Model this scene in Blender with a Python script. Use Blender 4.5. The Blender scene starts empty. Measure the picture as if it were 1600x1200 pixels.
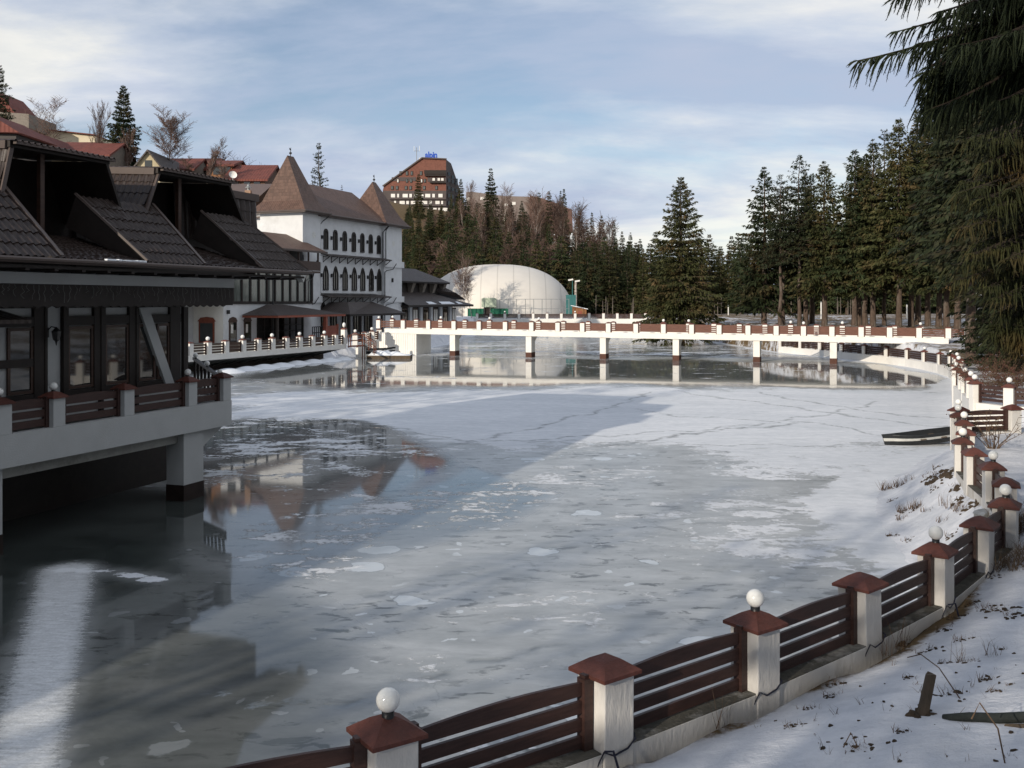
import bpy, math, random
import numpy as np
from mathutils import Vector, Matrix

S = bpy.context.scene
COL = S.collection
F, HX, HY, EYE = 1550.0, 800.0, 470.0, 5.2      # focal length in photo pixels, principal column, horizon row, eye height

# ---------------------------------------------------------------- camera
cam = bpy.data.cameras.new('camera')
cam.sensor_width = 36.0
cam.lens = F / 1600.0 * 36.0
cam.shift_y = -(600.0 - HY) / 1600.0
cam.clip_start = 0.1
cam.clip_end = 6000.0
camo = bpy.data.objects.new('camera', cam)
COL.objects.link(camo)
camo.location = (0, 0, EYE)
camo.rotation_euler = (math.radians(90), 0, 0)
S.camera = camo

# ---------------------------------------------------------------- sky and sun
SUN_AZ = (-0.60, -0.80)
SUN_EL = math.radians(18.0)
SKY_STRENGTH = 0.112
w = bpy.data.worlds.new('World')
S.world = w
w.use_nodes = True
nt = w.node_tree
nt.nodes.clear()
N = nt.nodes.new
L = nt.links.new
sky = N('ShaderNodeTexSky')
sky.sky_type = 'NISHITA'
sky.sun_disc = False
sky.sun_elevation = SUN_EL
sky.sun_rotation = math.atan2(SUN_AZ[0], SUN_AZ[1]) % (2 * math.pi)
sky.altitude = 900
sky.air_density = 1.0
sky.dust_density = 0.6
sky.ozone_density = 1.2
tc = N('ShaderNodeTexCoord')
sep = N('ShaderNodeSeparateXYZ')
L(tc.outputs['Generated'], sep.inputs[0])
zz = N('ShaderNodeMath'); zz.operation = 'MAXIMUM'; L(sep.outputs['Z'], zz.inputs[0]); zz.inputs[1].default_value = 0.0
za = N('ShaderNodeMath'); za.operation = 'ADD'; L(zz.outputs[0], za.inputs[0]); za.inputs[1].default_value = 0.17
dx = N('ShaderNodeMath'); dx.operation = 'DIVIDE'; L(sep.outputs['X'], dx.inputs[0]); L(za.outputs[0], dx.inputs[1])
dy = N('ShaderNodeMath'); dy.operation = 'DIVIDE'; L(sep.outputs['Y'], dy.inputs[0]); L(za.outputs[0], dy.inputs[1])
cmb = N('ShaderNodeCombineXYZ'); L(dx.outputs[0], cmb.inputs[0]); L(dy.outputs[0], cmb.inputs[1])
def cloud_noise(scale, detail, rough, dist, off, sc=(1, 1, 1)):
    mp = N('ShaderNodeMapping'); mp.inputs['Location'].default_value = off; mp.inputs['Scale'].default_value = sc
    L(cmb.outputs[0], mp.inputs[0])
    n = N('ShaderNodeTexNoise'); n.inputs['Scale'].default_value = scale; n.inputs['Detail'].default_value = detail
    n.inputs['Roughness'].default_value = rough; n.inputs['Distortion'].default_value = dist
    L(mp.outputs[0], n.inputs['Vector'])
    return n
def ramp(src, stops):
    r = N('ShaderNodeValToRGB')
    el = r.color_ramp.elements
    while len(el) < len(stops): el.new(0.5)
    for e, (p, c) in zip(el, stops):
        e.position = p; e.color = (c[0], c[1], c[2], 1) if hasattr(c, '__len__') else (c, c, c, 1)
    L(src, r.inputs[0])
    return r
n1 = cloud_noise(0.62, 10, 0.60, 0.25, (-14.9, -8.6, 0.0), (0.75, 1.0, 1))
n2 = cloud_noise(0.85, 8, 0.58, 0.25, (-15.37, -8.02, 2.0), (0.7, 1.15, 1))
cover = ramp(n1.outputs['Fac'], [(0.36, 0.10), (0.47, 0.72), (0.57, 1.0)])
shade = ramp(n2.outputs['Fac'], [(0.38, (0.58, 0.67, 0.86)), (0.475, (0.80, 0.86, 0.98)), (0.575, (1.16, 1.14, 1.08))])
cb = N('ShaderNodeVectorMath'); cb.operation = 'SCALE'; L(shade.outputs[0], cb.inputs[0]); cb.inputs['Scale'].default_value = 7.4
mixc = N('ShaderNodeMix'); mixc.data_type = 'RGBA'
low = ramp(zz.outputs[0], [(0.0, 0.90), (0.07, 0.72), (0.24, 0.05)])     # thicker cloud low over the horizon
cmax = N('ShaderNodeMath'); cmax.operation = 'MAXIMUM'; L(cover.outputs[0], cmax.inputs[0]); L(low.outputs[0], cmax.inputs[1])
L(cmax.outputs[0], mixc.inputs['Factor'])
L(sky.outputs[0], mixc.inputs['A']); L(cb.outputs[0], mixc.inputs['B'])
bg = N('ShaderNodeBackground'); bg.inputs['Strength'].default_value = SKY_STRENGTH
L(mixc.outputs['Result'], bg.inputs['Color'])
wo = N('ShaderNodeOutputWorld'); L(bg.outputs[0], wo.inputs['Surface'])

sl = bpy.data.lights.new('sun', 'SUN')
sl.energy = 4.2
sl.angle = math.radians(0.53)
sl.color = (1.0, 0.90, 0.76)
so = bpy.data.objects.new('sun', sl)
COL.objects.link(so)
sd = Vector((SUN_AZ[0] * math.cos(SUN_EL), SUN_AZ[1] * math.cos(SUN_EL), math.sin(SUN_EL)))
so.rotation_euler = (-sd).to_track_quat('-Z', 'Y').to_euler()
so.location = (-60, -80, 60)

S.view_settings.view_transform = 'Standard'
S.view_settings.look = 'None'
S.view_settings.exposure = 0.0
S.view_settings.gamma = 1.0
S.view_settings.use_curve_mapping = False
S.render.engine = 'CYCLES'
S.cycles.max_bounces = 6
S.cycles.use_denoising = True

# ---------------------------------------------------------------- helpers
def P(px, py, D):
    return Vector(((px - HX) / F * D, D, EYE - (py - HY) / F * D))
def G(px, D, z=0.0):
    return Vector(((px - HX) / F * D, D, z))
def ICE(px, py, z=0.0):
    D = (EYE - z) * F / (py - HY)
    return (px - HX) / F * D, D

MATS = {}
def mat(name, col, rough=0.75, var=0.18, scale=4.0, bump=0.0, bscale=30.0, spec=0.3, metal=0.0, stretch=(1, 1, 1), col2=None, thr=(0.45, 0.62), objrand=0.0):
    """Principled material: base colour varied by noise, optional second colour in blotches, fine bump."""
    m = bpy.data.materials.new(name); m.use_nodes = True
    t = m.node_tree; n = t.nodes; l = t.links
    b = n['Principled BSDF']
    b.inputs['Roughness'].default_value = rough
    b.inputs['Metallic'].default_value = metal
    b.inputs['Specular IOR Level'].default_value = spec
    tc = n.new('ShaderNodeTexCoord'); mp = n.new('ShaderNodeMapping'); mp.inputs['Scale'].default_value = stretch
    l.new(tc.outputs['Object'], mp.inputs[0])
    no = n.new('ShaderNodeTexNoise'); no.inputs['Scale'].default_value = scale; no.inputs['Detail'].default_value = 6; no.inputs['Roughness'].default_value = 0.65
    l.new(mp.outputs[0], no.inputs['Vector'])
    r = n.new('ShaderNodeValToRGB')
    a = [max(0, c * (1 - var)) for c in col]; c2 = [min(1, c * (1 + var)) for c in col]
    r.color_ramp.elements[0].position = 0.3; r.color_ramp.elements[0].color = (*a, 1)
    r.color_ramp.elements[1].position = 0.72; r.color_ramp.elements[1].color = (*c2, 1)
    l.new(no.outputs['Fac'], r.inputs[0])
    out = r.outputs[0]
    if col2:
        n2 = n.new('ShaderNodeTexNoise'); n2.inputs['Scale'].default_value = scale * 0.37; n2.inputs['Detail'].default_value = 8; n2.inputs['Roughness'].default_value = 0.7
        l.new(mp.outputs[0], n2.inputs['Vector'])
        r2 = n.new('ShaderNodeValToRGB'); r2.color_ramp.elements[0].position = thr[0]; r2.color_ramp.elements[1].position = thr[1]
        l.new(n2.outputs['Fac'], r2.inputs[0])
        mx = n.new('ShaderNodeMix'); mx.data_type = 'RGBA'
        l.new(r2.outputs[0], mx.inputs['Factor']); l.new(out, mx.inputs['A']); mx.inputs['B'].default_value = (*col2, 1)
        out = mx.outputs['Result']
    if objrand:
        oi = n.new('ShaderNodeObjectInfo')
        mr = n.new('ShaderNodeMapRange'); mr.inputs['To Min'].default_value = 1 - objrand; mr.inputs['To Max'].default_value = 1 + objrand
        l.new(oi.outputs['Random'], mr.inputs['Value'])
        vm = n.new('ShaderNodeVectorMath'); vm.operation = 'SCALE'
        l.new(out, vm.inputs[0]); l.new(mr.outputs[0], vm.inputs['Scale']); out = vm.outputs[0]
    l.new(out, b.inputs['Base Color'])
    if bump:
        nb = n.new('ShaderNodeTexNoise'); nb.inputs['Scale'].default_value = bscale; nb.inputs['Detail'].default_value = 5
        l.new(mp.outputs[0], nb.inputs['Vector'])
        bp = n.new('ShaderNodeBump'); bp.inputs['Strength'].default_value = bump; bp.inputs['Distance'].default_value = 0.02
        l.new(nb.outputs['Fac'], bp.inputs['Height']); l.new(bp.outputs[0], b.inputs['Normal'])
    MATS[name] = m
    return m

def tile_mat(name, col, pu, pv, rough=0.55, depth=0.03, colvar=0.2):
    """Roof tiles / planks from UVs in metres: columns every pu, rows every pv."""
    m = bpy.data.materials.new(name); m.use_nodes = True
    t = m.node_tree; n = t.nodes; l = t.links
    b = n['Principled BSDF']; b.inputs['Roughness'].default_value = rough; b.inputs['Specular IOR Level'].default_value = 0.35
    uv = n.new('ShaderNodeUVMap'); sx = n.new('ShaderNodeSeparateXYZ'); l.new(uv.outputs[0], sx.inputs[0])
    def mth(op, a, bv=None):
        k = n.new('ShaderNodeMath'); k.operation = op
        if isinstance(a, (int, float)): k.inputs[0].default_value = a
        else: l.new(a, k.inputs[0])
        if bv is not None:
            if isinstance(bv, (int, float)): k.inputs[1].default_value = bv
            else: l.new(bv, k.inputs[1])
        return k.outputs[0]
    cu = mth('SINE', mth('MULTIPLY', sx.outputs['X'], 2 * math.pi / pu))
    rv = mth('FRACT', mth('DIVIDE', sx.outputs['Y'], pv))
    h = mth('ADD', mth('MULTIPLY', cu, 0.5), mth('MULTIPLY', rv, -0.9))
    bp = n.new('ShaderNodeBump'); bp.inputs['Strength'].default_value = 0.9; bp.inputs['Distance'].default_value = depth
    l.new(h, bp.inputs['Height']); l.new(bp.outputs[0], b.inputs['Normal'])
    tcn = n.new('ShaderNodeTexCoord')
    no = n.new('ShaderNodeTexNoise'); no.inputs['Scale'].default_value = 0.9; no.inputs['Detail'].default_value = 8; no.inputs['Roughness'].default_value = 0.7
    l.new(tcn.outputs['Object'], no.inputs['Vector'])
    # each tile its own tone
    cell = n.new('ShaderNodeTexWhiteNoise'); cell.noise_dimensions = '2D'
    cx = n.new('ShaderNodeCombineXYZ')
    l.new(mth('FLOOR', mth('DIVIDE', sx.outputs['X'], pu)), cx.inputs[0]); l.new(mth('FLOOR', mth('DIVIDE', sx.outputs['Y'], pv)), cx.inputs[1])
    l.new(cx.outputs[0], cell.inputs['Vector'])
    f = mth('ADD', mth('MULTIPLY', cell.outputs['Value'], 0.45), mth('MULTIPLY', no.outputs['Fac'], 0.55))
    r = n.new('ShaderNodeValToRGB')
    r.color_ramp.elements[0].position = 0.25; r.color_ramp.elements[0].color = (*[c * (1 - colvar) for c in col], 1)
    r.color_ramp.elements[1].position = 0.75; r.color_ramp.elements[1].color = (*[c * (1 + colvar) for c in col], 1)
    l.new(f, r.inputs[0]); l.new(r.outputs[0], b.inputs['Base Color'])
    MATS[name] = m
    return m

def emit_free_glass(name, col, rough=0.04):
    m = mat(name, col, rough=rough, var=0.3, scale=1.5, spec=0.9)
    return m

class MB:
    """Collects faces of one mesh object."""
    def __init__(s): s.v = []; s.f = []; s.m = []
    def face(s, pts, m=0):
        k = len(s.v); s.v += [tuple(p) for p in pts]; s.f.append(tuple(range(k, k + len(pts)))); s.m.append(m); return s
    def mesh(s, vs, fs, m=0):
        k = len(s.v); s.v += [tuple(p) for p in vs]
        for f in fs: s.f.append(tuple(i + k for i in f)); s.m.append(m)
        return s
    def box(s, x0, x1, y0, y1, z0, z1, m=0):
        v = [(x0, y0, z0), (x1, y0, z0), (x1, y1, z0), (x0, y1, z0), (x0, y0, z1), (x1, y0, z1), (x1, y1, z1), (x0, y1, z1)]
        return s.mesh(v, [(0, 3, 2, 1), (4, 5, 6, 7), (0, 1, 5, 4), (1, 2, 6, 5), (2, 3, 7, 6), (3, 0, 4, 7)], m)
    def obox(s, c, a, b, d, m=0):
        c, a, b, d = map(Vector, (c, a, b, d))
        v = [c - a - b - d, c + a - b - d, c + a + b - d, c - a + b - d, c - a - b + d, c + a - b + d, c + a + b + d, c - a + b + d]
        return s.mesh(v, [(0, 3, 2, 1), (4, 5, 6, 7), (0, 1, 5, 4), (1, 2, 6, 5), (2, 3, 7, 6), (3, 0, 4, 7)], m)
    def beam(s, p, q, wd, ht, m=0):
        p, q = Vector(p), Vector(q); d = q - p
        up = Vector((0, 0, 1)) if abs(d.normalized().z) < 0.95 else Vector((0, 1, 0))
        side = d.cross(up).normalized(); u2 = side.cross(d).normalized()
        return s.obox((p + q) / 2, d / 2, side * wd / 2, u2 * ht / 2, m)
    def extr(s, poly, vec, m=0):
        n = len(poly); vec = Vector(vec); a = [Vector(p) for p in poly]; b = [p + vec for p in a]
        fs = [tuple(range(n - 1, -1, -1)), tuple(range(n, 2 * n))] + [(i, (i + 1) % n, n + (i + 1) % n, n + i) for i in range(n)]
        return s.mesh(a + b, fs, m)
    def tube(s, pts, rads, n=6, m=0, cap=True):
        pts = [Vector(p) for p in pts]; k0 = len(s.v); ref = Vector((0.31, 0.22, 0.92))
        for i, p in enumerate(pts):
            d = (pts[min(i + 1, len(pts) - 1)] - pts[max(i - 1, 0)]).normalized()
            a = d.cross(ref)
            if a.length < 0.05: a = d.cross(Vector((1, 0, 0)))
            a.normalize(); b = d.cross(a)
            for j in range(n):
                an = 2 * math.pi * j / n
                s.v.append(tuple(p + (a * math.cos(an) + b * math.sin(an)) * (rads[i] if hasattr(rads, '__len__') else rads)))
        for i in range(len(pts) - 1):
            for j in range(n):
                s.f.append((k0 + i * n + j, k0 + i * n + (j + 1) % n, k0 + (i + 1) * n + (j + 1) % n, k0 + (i + 1) * n + j)); s.m.append(m)
        if cap:
            s.f.append(tuple(k0 + j for j in range(n - 1, -1, -1))); s.m.append(m)
            e = k0 + (len(pts) - 1) * n
            s.f.append(tuple(e + j for j in range(n))); s.m.append(m)
        return s
    def lathe(s, prof, n=16, c=(0, 0, 0), m=0):
        k0 = len(s.v); c = Vector(c)
        for r, z in prof:
            for j in range(n):
                an = 2 * math.pi * j / n
                s.v.append((c.x + r * math.cos(an), c.y + r * math.sin(an), c.z + z))
        for i in range(len(prof) - 1):
            for j in range(n):
                s.f.append((k0 + i * n + j, k0 + i * n + (j + 1) % n, k0 + (i + 1) * n + (j + 1) % n, k0 + (i + 1) * n + j)); s.m.append(m)
        return s
    def data(s, name, mats, smooth=False):
        me = bpy.data.meshes.new(name)
        me.from_pydata(s.v, [], s.f)
        for mm in (mats if isinstance(mats, (list, tuple)) else [mats]): me.materials.append(mm)
        if len(s.f):
            me.polygons.foreach_set('material_index', s.m)
            if smooth: me.polygons.foreach_set('use_smooth', [True] * len(s.f))
        if len(s.f) < 60000:
            uvl = me.uv_layers.new(name='UVMap')
            co = []
            for p in me.polygons:
                nrm = p.normal
                u = Vector((-nrm.y, nrm.x, 0))
                if u.length < 0.05: u = Vector((1, 0, 0)); v = Vector((0, 1, 0))
                else: u.normalize(); v = nrm.cross(u)
                for i in p.vertices:
                    q = me.vertices[i].co
                    co += [q.dot(u), q.dot(v)]
            uvl.data.foreach_set('uv', co)
        return me
    def build(s, name, mats, parent=None, loc=(0, 0, 0), rz=0, smooth=False, bevel=0):
        return obj(name, s.data(name, mats, smooth), parent, loc, rz, bevel)

def obj(name, me, parent=None, loc=(0, 0, 0), rz=0, bevel=0):
    o = bpy.data.objects.new(name, me); COL.objects.link(o)
    o.location = loc; o.rotation_euler = (0, 0, rz)
    if parent is not None: o.parent = parent
    if bevel:
        bm = o.modifiers.new('bevel', 'BEVEL'); bm.width = bevel; bm.segments = 2; bm.limit_method = 'ANGLE'
    return o
def thing(name, label, cat, loc=(0, 0, 0), rz=0, group=None):
    return tag(obj(name, None, None, loc, rz), label, cat, group)
def tag(o, label, cat, group=None, kind=None):
    o['label'] = label; o['category'] = cat
    if group: o['group'] = group
    if kind: o['kind'] = kind
    return o
def structure(o): o['kind'] = 'structure'; return o
def stuff(o, label=None, cat=None):
    o['kind'] = 'stuff'
    if label: o['label'] = label; o['category'] = cat
    return o
def copy_tree(o, parent=None):
    c = o.copy(); COL.objects.link(c)
    if parent is not None: c.parent = parent
    for ch in o.children: copy_tree(ch, c)
    return c

class Frame:
    """Local frame of a building: x along its lake front (away from the camera), y inward, z up."""
    def __init__(s, ox, oy, ux, uy):
        n = math.hypot(ux, uy); s.o = Vector((ox, oy)); s.u = Vector((ux / n, uy / n)); s.v = Vector((-s.u.y, s.u.x))
        s.rz = math.atan2(s.u.y, s.u.x)
    def t(s, px, y=0.0):
        a = (px - HX) / F
        return (a * (s.o.y + s.v.y * y) - s.o.x - s.v.x * y) / (s.u.x - a * s.u.y)
    def pt(s, px, py, y=0.0):
        t = s.t(px, y); D = s.o.y + s.u.y * t + s.v.y * y
        return Vector((t, y, EYE - (py - HY) / F * D))
    def z(s, px, py, y=0.0): return s.pt(px, py, y).z
    def w(s, t, y, z=0.0):
        p = s.o + s.u * t + s.v * y
        return Vector((p.x, p.y, z))
# ---------------------------------------------------------------- materials
WHITE = mat('white_render', (0.74, 0.72, 0.68), 0.85, 0.06, 1.2, 0.25, 40, col2=(0.55, 0.52, 0.46), thr=(0.60, 0.80))
WHITE_OLD = mat('weathered_white_render', (0.60, 0.58, 0.55), 0.9, 0.10, 2.0, 0.5, 25, col2=(0.28, 0.24, 0.18), thr=(0.54, 0.72), stretch=(1, 1, 0.35))
WALLGREY = mat('pale_grey_render', (0.60, 0.61, 0.62), 0.85, 0.07, 1.0, 0.2, 40, col2=(0.50, 0.50, 0.50), thr=(0.52, 0.72))
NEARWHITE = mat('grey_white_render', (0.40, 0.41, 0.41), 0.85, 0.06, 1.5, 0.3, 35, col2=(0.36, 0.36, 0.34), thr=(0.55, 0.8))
CONCRETE = mat('rough_concrete', (0.30, 0.30, 0.28), 0.9, 0.2, 2.5, 0.5, 18, col2=(0.16, 0.15, 0.13), thr=(0.5, 0.7))
DARKWOOD = mat('dark_stained_wood', (0.050, 0.026, 0.018), 0.45, 0.35, 5.0, 0.3, 60, stretch=(0.4, 0.4, 3), spec=0.4)
FENCEWOOD = mat('fence_board_wood', (0.044, 0.021, 0.017), 0.5, 0.4, 6.0, 0.35, 70, stretch=(0.5, 0.5, 6), spec=0.35)
BRIDGEWOOD = mat('red_brown_board_wood', (0.125, 0.054, 0.037), 0.6, 0.3, 5.0, 0.2, 60, stretch=(0.6, 0.6, 4))
REDWOOD = mat('red_brown_timber', (0.22, 0.065, 0.04), 0.55, 0.25, 4.0, 0.2, 40)
BLACKWOOD = mat('black_brown_timber', (0.018, 0.013, 0.011), 0.55, 0.3, 4.0, 0.2, 40)
CAP = mat('terracotta_cap', (0.098, 0.034, 0.025), 0.62, 0.3, 9.0, 0.45, 60, col2=(0.07, 0.03, 0.024), thr=(0.52, 0.75), objrand=0.25)
CAPFAR = mat('terracotta_cap_far', (0.125, 0.046, 0.034), 0.7, 0.25, 6.0, objrand=0.2)
GLOBE = mat('opal_glass', (0.78, 0.78, 0.75), 0.12, 0.03, 3.0, spec=0.5)
BLACKMETAL = mat('black_metal', (0.015, 0.015, 0.016), 0.4, 0.2, 5.0, spec=0.5)
WIRE = mat('blue_black_cable', (0.016, 0.018, 0.034), 0.5, 0.1, 3)
GLASS = mat('dark_window_glass', (0.018, 0.020, 0.020), 0.03, 0.3, 1.5, spec=0.9)
GLASSGREY = mat('curtained_glass', (0.085, 0.10, 0.095), 0.08, 0.5, 2.2, spec=0.9, stretch=(2.5, 2.5, 0.3))
BRIGHTPANE = mat('pale_pane', (0.72, 0.70, 0.66), 0.3, 0.15, 1.0)
DARKROOF = tile_mat('brown_metal_tiles', (0.036, 0.025, 0.021), 0.19, 0.36, 0.42, 0.02, 0.12)
BROWNROOF = tile_mat('brown_roof_tiles', (0.108, 0.064, 0.048), 0.24, 0.36, 0.6, 0.045, 0.22)
GREYROOF = tile_mat('dark_grey_brown_tiles', (0.062, 0.050, 0.046), 0.3, 0.42, 0.6, 0.04)
REDROOF = tile_mat('red_roof_tiles', (0.145, 0.042, 0.030), 0.4, 0.5, 0.75, 0.04)
HOTELROOF = tile_mat('hotel_brown_cladding', (0.17, 0.070, 0.050), 0.5, 0.6, 0.8, 0.03, 0.12)
FLASH = mat('brown_flashing', (0.075, 0.054, 0.046), 0.45, 0.12, 2.0, spec=0.4)
BARK = mat('spruce_bark', (0.085, 0.060, 0.046), 0.95, 0.4, 6.0, 0.8, 25, stretch=(1, 1, 0.35), col2=(0.14, 0.12, 0.10), thr=(0.5, 0.65))
BIRCH = mat('birch_bark', (0.42, 0.37, 0.33), 0.85, 0.2, 5.0, 0.2, 20, col2=(0.12, 0.09, 0.08), thr=(0.5, 0.6), stretch=(1, 1, 2))
TWIG = mat('red_brown_twigs', (0.125, 0.080, 0.064), 0.9, 0.3, 1.0, objrand=0.35)
DRYGRASS = mat('dry_grass', (0.20, 0.145, 0.075), 0.95, 0.35, 3.0)
WEED = mat('dead_weed', (0.105, 0.068, 0.042), 0.95, 0.4, 4.0)
DIRT = mat('bare_soil', (0.050, 0.036, 0.024), 0.95, 0.4, 6.0, 0.8, 30)
REDBUSH = mat('red_brown_leaves', (0.085, 0.034, 0.026), 0.9, 0.4, 4.0)
BLUELETTER = mat('blue_sign_letters', (0.012, 0.07, 0.42), 0.4, 0.1, 1.0)
GREENTARP = mat('green_tarpaulin', (0.008, 0.095, 0.055), 0.7, 0.25, 1.5, 0.3, 6)
TEAL = mat('teal_screen', (0.035, 0.13, 0.13), 0.8, 0.2, 2)
PALEGREEN = mat('pale_green_sheet', (0.40, 0.46, 0.36), 0.7, 0.12, 1.5)
STEEL = mat('galvanised_steel', (0.30, 0.31, 0.31), 0.45, 0.2, 6.0, metal=0.6)
YELLOW = mat('pale_yellow_render', (0.42, 0.36, 0.24), 0.9, 0.1, 1.0)
CREAM = mat('cream_render', (0.58, 0.51, 0.38), 0.9, 0.08, 0.6)
ORANGEWOOD = mat('orange_pine_boards', (0.22, 0.10, 0.042), 0.7, 0.25, 2.0)
HOTELWALL = mat('hotel_grey_panels', (0.085, 0.070, 0.068), 0.85, 0.12, 0.3)
SNOWMAT = mat('clean_snow', (0.80, 0.83, 0.87), 0.75, 0.05, 3.0, 0.4, 12, spec=0.2)
STONE = mat('grey_masonry', (0.20, 0.175, 0.15), 0.9, 0.2, 3.0, 0.4, 10)
BOATDARK = mat('dark_boat_hull', (0.018, 0.020, 0.022), 0.4, 0.3, 5, spec=0.4)
BOATWHITE = mat('white_boat_band', (0.50, 0.50, 0.48), 0.6, 0.15, 5)
PIPE = mat('grey_green_pipe', (0.030, 0.034, 0.032), 0.75, 0.3, 8, 0.3, 40, spec=0.08)
OLDWOOD = mat('weathered_grey_wood', (0.10, 0.075, 0.052), 0.9, 0.3, 8, 0.7, 40, stretch=(1, 1, 0.3))
BROWNBASE = mat('brown_painted_base', (0.085, 0.038, 0.027), 0.8, 0.25, 5, 0.3, 30)

def needle_mat(name, a, b, brown, brown_amt):
    m = bpy.data.materials.new(name); m.use_nodes = True
    t = m.node_tree; n = t.nodes; l = t.links
    bs = n['Principled BSDF']; bs.inputs['Roughness'].default_value = 0.7; bs.inputs['Specular IOR Level'].default_value = 0.15
    tcn = n.new('ShaderNodeTexCoord'); oi = n.new('ShaderNodeObjectInfo')
    ad = n.new('ShaderNodeVectorMath'); ad.operation = 'ADD'; l.new(tcn.outputs['Object'], ad.inputs[0])
    sc = n.new('ShaderNodeVectorMath'); sc.operation = 'SCALE'; l.new(oi.outputs['Location'], sc.inputs[0]); sc.inputs['Scale'].default_value = 0.37
    l.new(sc.outputs[0], ad.inputs[1])
    n1 = n.new('ShaderNodeTexNoise'); n1.inputs['Scale'].default_value = 1.7; n1.inputs['Detail'].default_value = 5; l.new(ad.outputs[0], n1.inputs['Vector'])
    n2 = n.new('ShaderNodeTexNoise'); n2.inputs['Scale'].default_value = 0.55; n2.inputs['Detail'].default_value = 6; l.new(ad.outputs[0], n2.inputs['Vector'])
    r = n.new('ShaderNodeValToRGB'); r.color_ramp.elements[0].position = 0.32; r.color_ramp.elements[0].color = (*a, 1)
    r.color_ramp.elements[1].position = 0.68; r.color_ramp.elements[1].color = (*b, 1)
    l.new(n1.outputs['Fac'], r.inputs[0])
    r2 = n.new('ShaderNodeValToRGB'); r2.color_ramp.elements[0].position = 0.62 - 0.25 * brown_amt; r2.color_ramp.elements[1].position = 0.85 - 0.25 * brown_amt
    l.new(n2.outputs['Fac'], r2.inputs[0])
    mx = n.new('ShaderNodeMix'); mx.data_type = 'RGBA'; l.new(r2.outputs[0], mx.inputs['Factor']); l.new(r.outputs[0], mx.inputs['A']); mx.inputs['B'].default_value = (*brown, 1)
    mr = n.new('ShaderNodeMapRange'); mr.inputs['To Min'].default_value = 0.7; mr.inputs['To Max'].default_value = 1.35; l.new(oi.outputs['Random'], mr.inputs['Value'])
    vm = n.new('ShaderNodeVectorMath'); vm.operation = 'SCALE'; l.new(mx.outputs['Result'], vm.inputs[0]); l.new(mr.outputs[0], vm.inputs['Scale'])
    l.new(vm.outputs[0], bs.inputs['Base Color'])
    MATS[name] = m
    return m
NEEDLE = needle_mat('spruce_needles', (0.014, 0.023, 0.010), (0.040, 0.052, 0.021), (0.085, 0.058, 0.026), 0.5)
NEEDLEOLIVE = needle_mat('olive_spruce_needles', (0.018, 0.023, 0.009), (0.048, 0.050, 0.018), (0.078, 0.052, 0.024), 0.5)
NEEDLESHADE = needle_mat('deep_olive_needles', (0.014, 0.018, 0.007), (0.036, 0.038, 0.013), (0.075, 0.050, 0.020), 0.45)  # olive needles with shade put into the colour
NEEDLEDARK = needle_mat('shade_darkened_needles', (0.009, 0.014, 0.007), (0.026, 0.033, 0.015), (0.040, 0.031, 0.016), 0.5)  # colour darkened for the shade on the right-hand spruces

# dome membrane with welded seams across it
def dome_mat():
    m = mat('dome_membrane', (0.66, 0.62, 0.56), 0.6, 0.05, 0.25, 0.15, 1.2)
    t = m.node_tree; n = t.nodes; l = t.links; b = n['Principled BSDF']
    src = b.inputs['Base Color'].links[0].from_socket
    tc = n.new('ShaderNodeTexCoord'); sx = n.new('ShaderNodeSeparateXYZ'); l.new(tc.outputs['Object'], sx.inputs[0])
    def line(o, per):
        a = n.new('ShaderNodeMath'); a.operation = 'DIVIDE'; l.new(o, a.inputs[0]); a.inputs[1].default_value = per
        f = n.new('ShaderNodeMath'); f.operation = 'FRACT'; l.new(a.outputs[0], f.inputs[0])
        c = n.new('ShaderNodeMath'); c.operation = 'LESS_THAN'; l.new(f.outputs[0], c.inputs[0]); c.inputs[1].default_value = 0.07
        return c.outputs[0]
    k = n.new('ShaderNodeMath'); k.operation = 'MULTIPLY'; l.new(line(sx.outputs['X'], 2.9), k.inputs[0]); k.inputs[1].default_value = 0.35
    mx = n.new('ShaderNodeMix'); mx.data_type = 'RGBA'; l.new(k.outputs[0], mx.inputs['Factor']); l.new(src, mx.inputs['A']); mx.inputs['B'].default_value = (0.30, 0.28, 0.25, 1)
    l.new(mx.outputs['Result'], b.inputs['Base Color'])
    return m
DOMEMAT = dome_mat()

DARKBASE = mat('dark_base', (0.020, 0.012, 0.010), 0.6, 0.3, 5, 0.3, 30)  # near-black tone, darker than the brown bases
TWIGBARK = mat('dark_twig_bark', (0.030, 0.022, 0.016), 0.95, 0.3, 6.0)
BROWNBOARD = mat('dull_brown_boards', (0.10, 0.058, 0.040), 0.85, 0.25, 1.5)
# ---------------------------------------------------------------- lake outline, terrain, ice
# posts of the near fence, walked from the left of the frame along the bank (x, y), tops of the posts all at the same height
NEAR_POSTS = [(-4.85, 5.75), (-2.93, 6.68), (-0.97, 7.69), (0.84, 8.99), (2.53, 10.33), (4.14, 11.73), (5.64, 13.2), (6.94, 14.8), (8.07, 16.25), (9.0, 18.05),
              (9.64, 19.85), (10.1, 21.7), (10.62, 23.4), (11.45, 24.95), (12.25, 26.9), (12.9, 28.7), (13.65, 30.3), (15.5, 30.75)]
FAR_POSTS = [(21.9, 37.4), (19.35, 38.6), (18.75, 40.1), (19.4, 42.0), (20.25, 44.3), (20.9, 46.1), (21.6, 48.2), (22.8, 51), (24.4, 54.2), (25.9, 57.4), (27.3, 60.8), (28.6, 64.0), (29.9, 67.6),
             (30.7, 71.2), (31.2, 75.0), (31.3, 78.5), (31.0, 82.0), (30.4, 85.5), (29.6, 89.0), (28.8, 92.6), (28.0, 96.2), (27.1, 100)]
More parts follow.
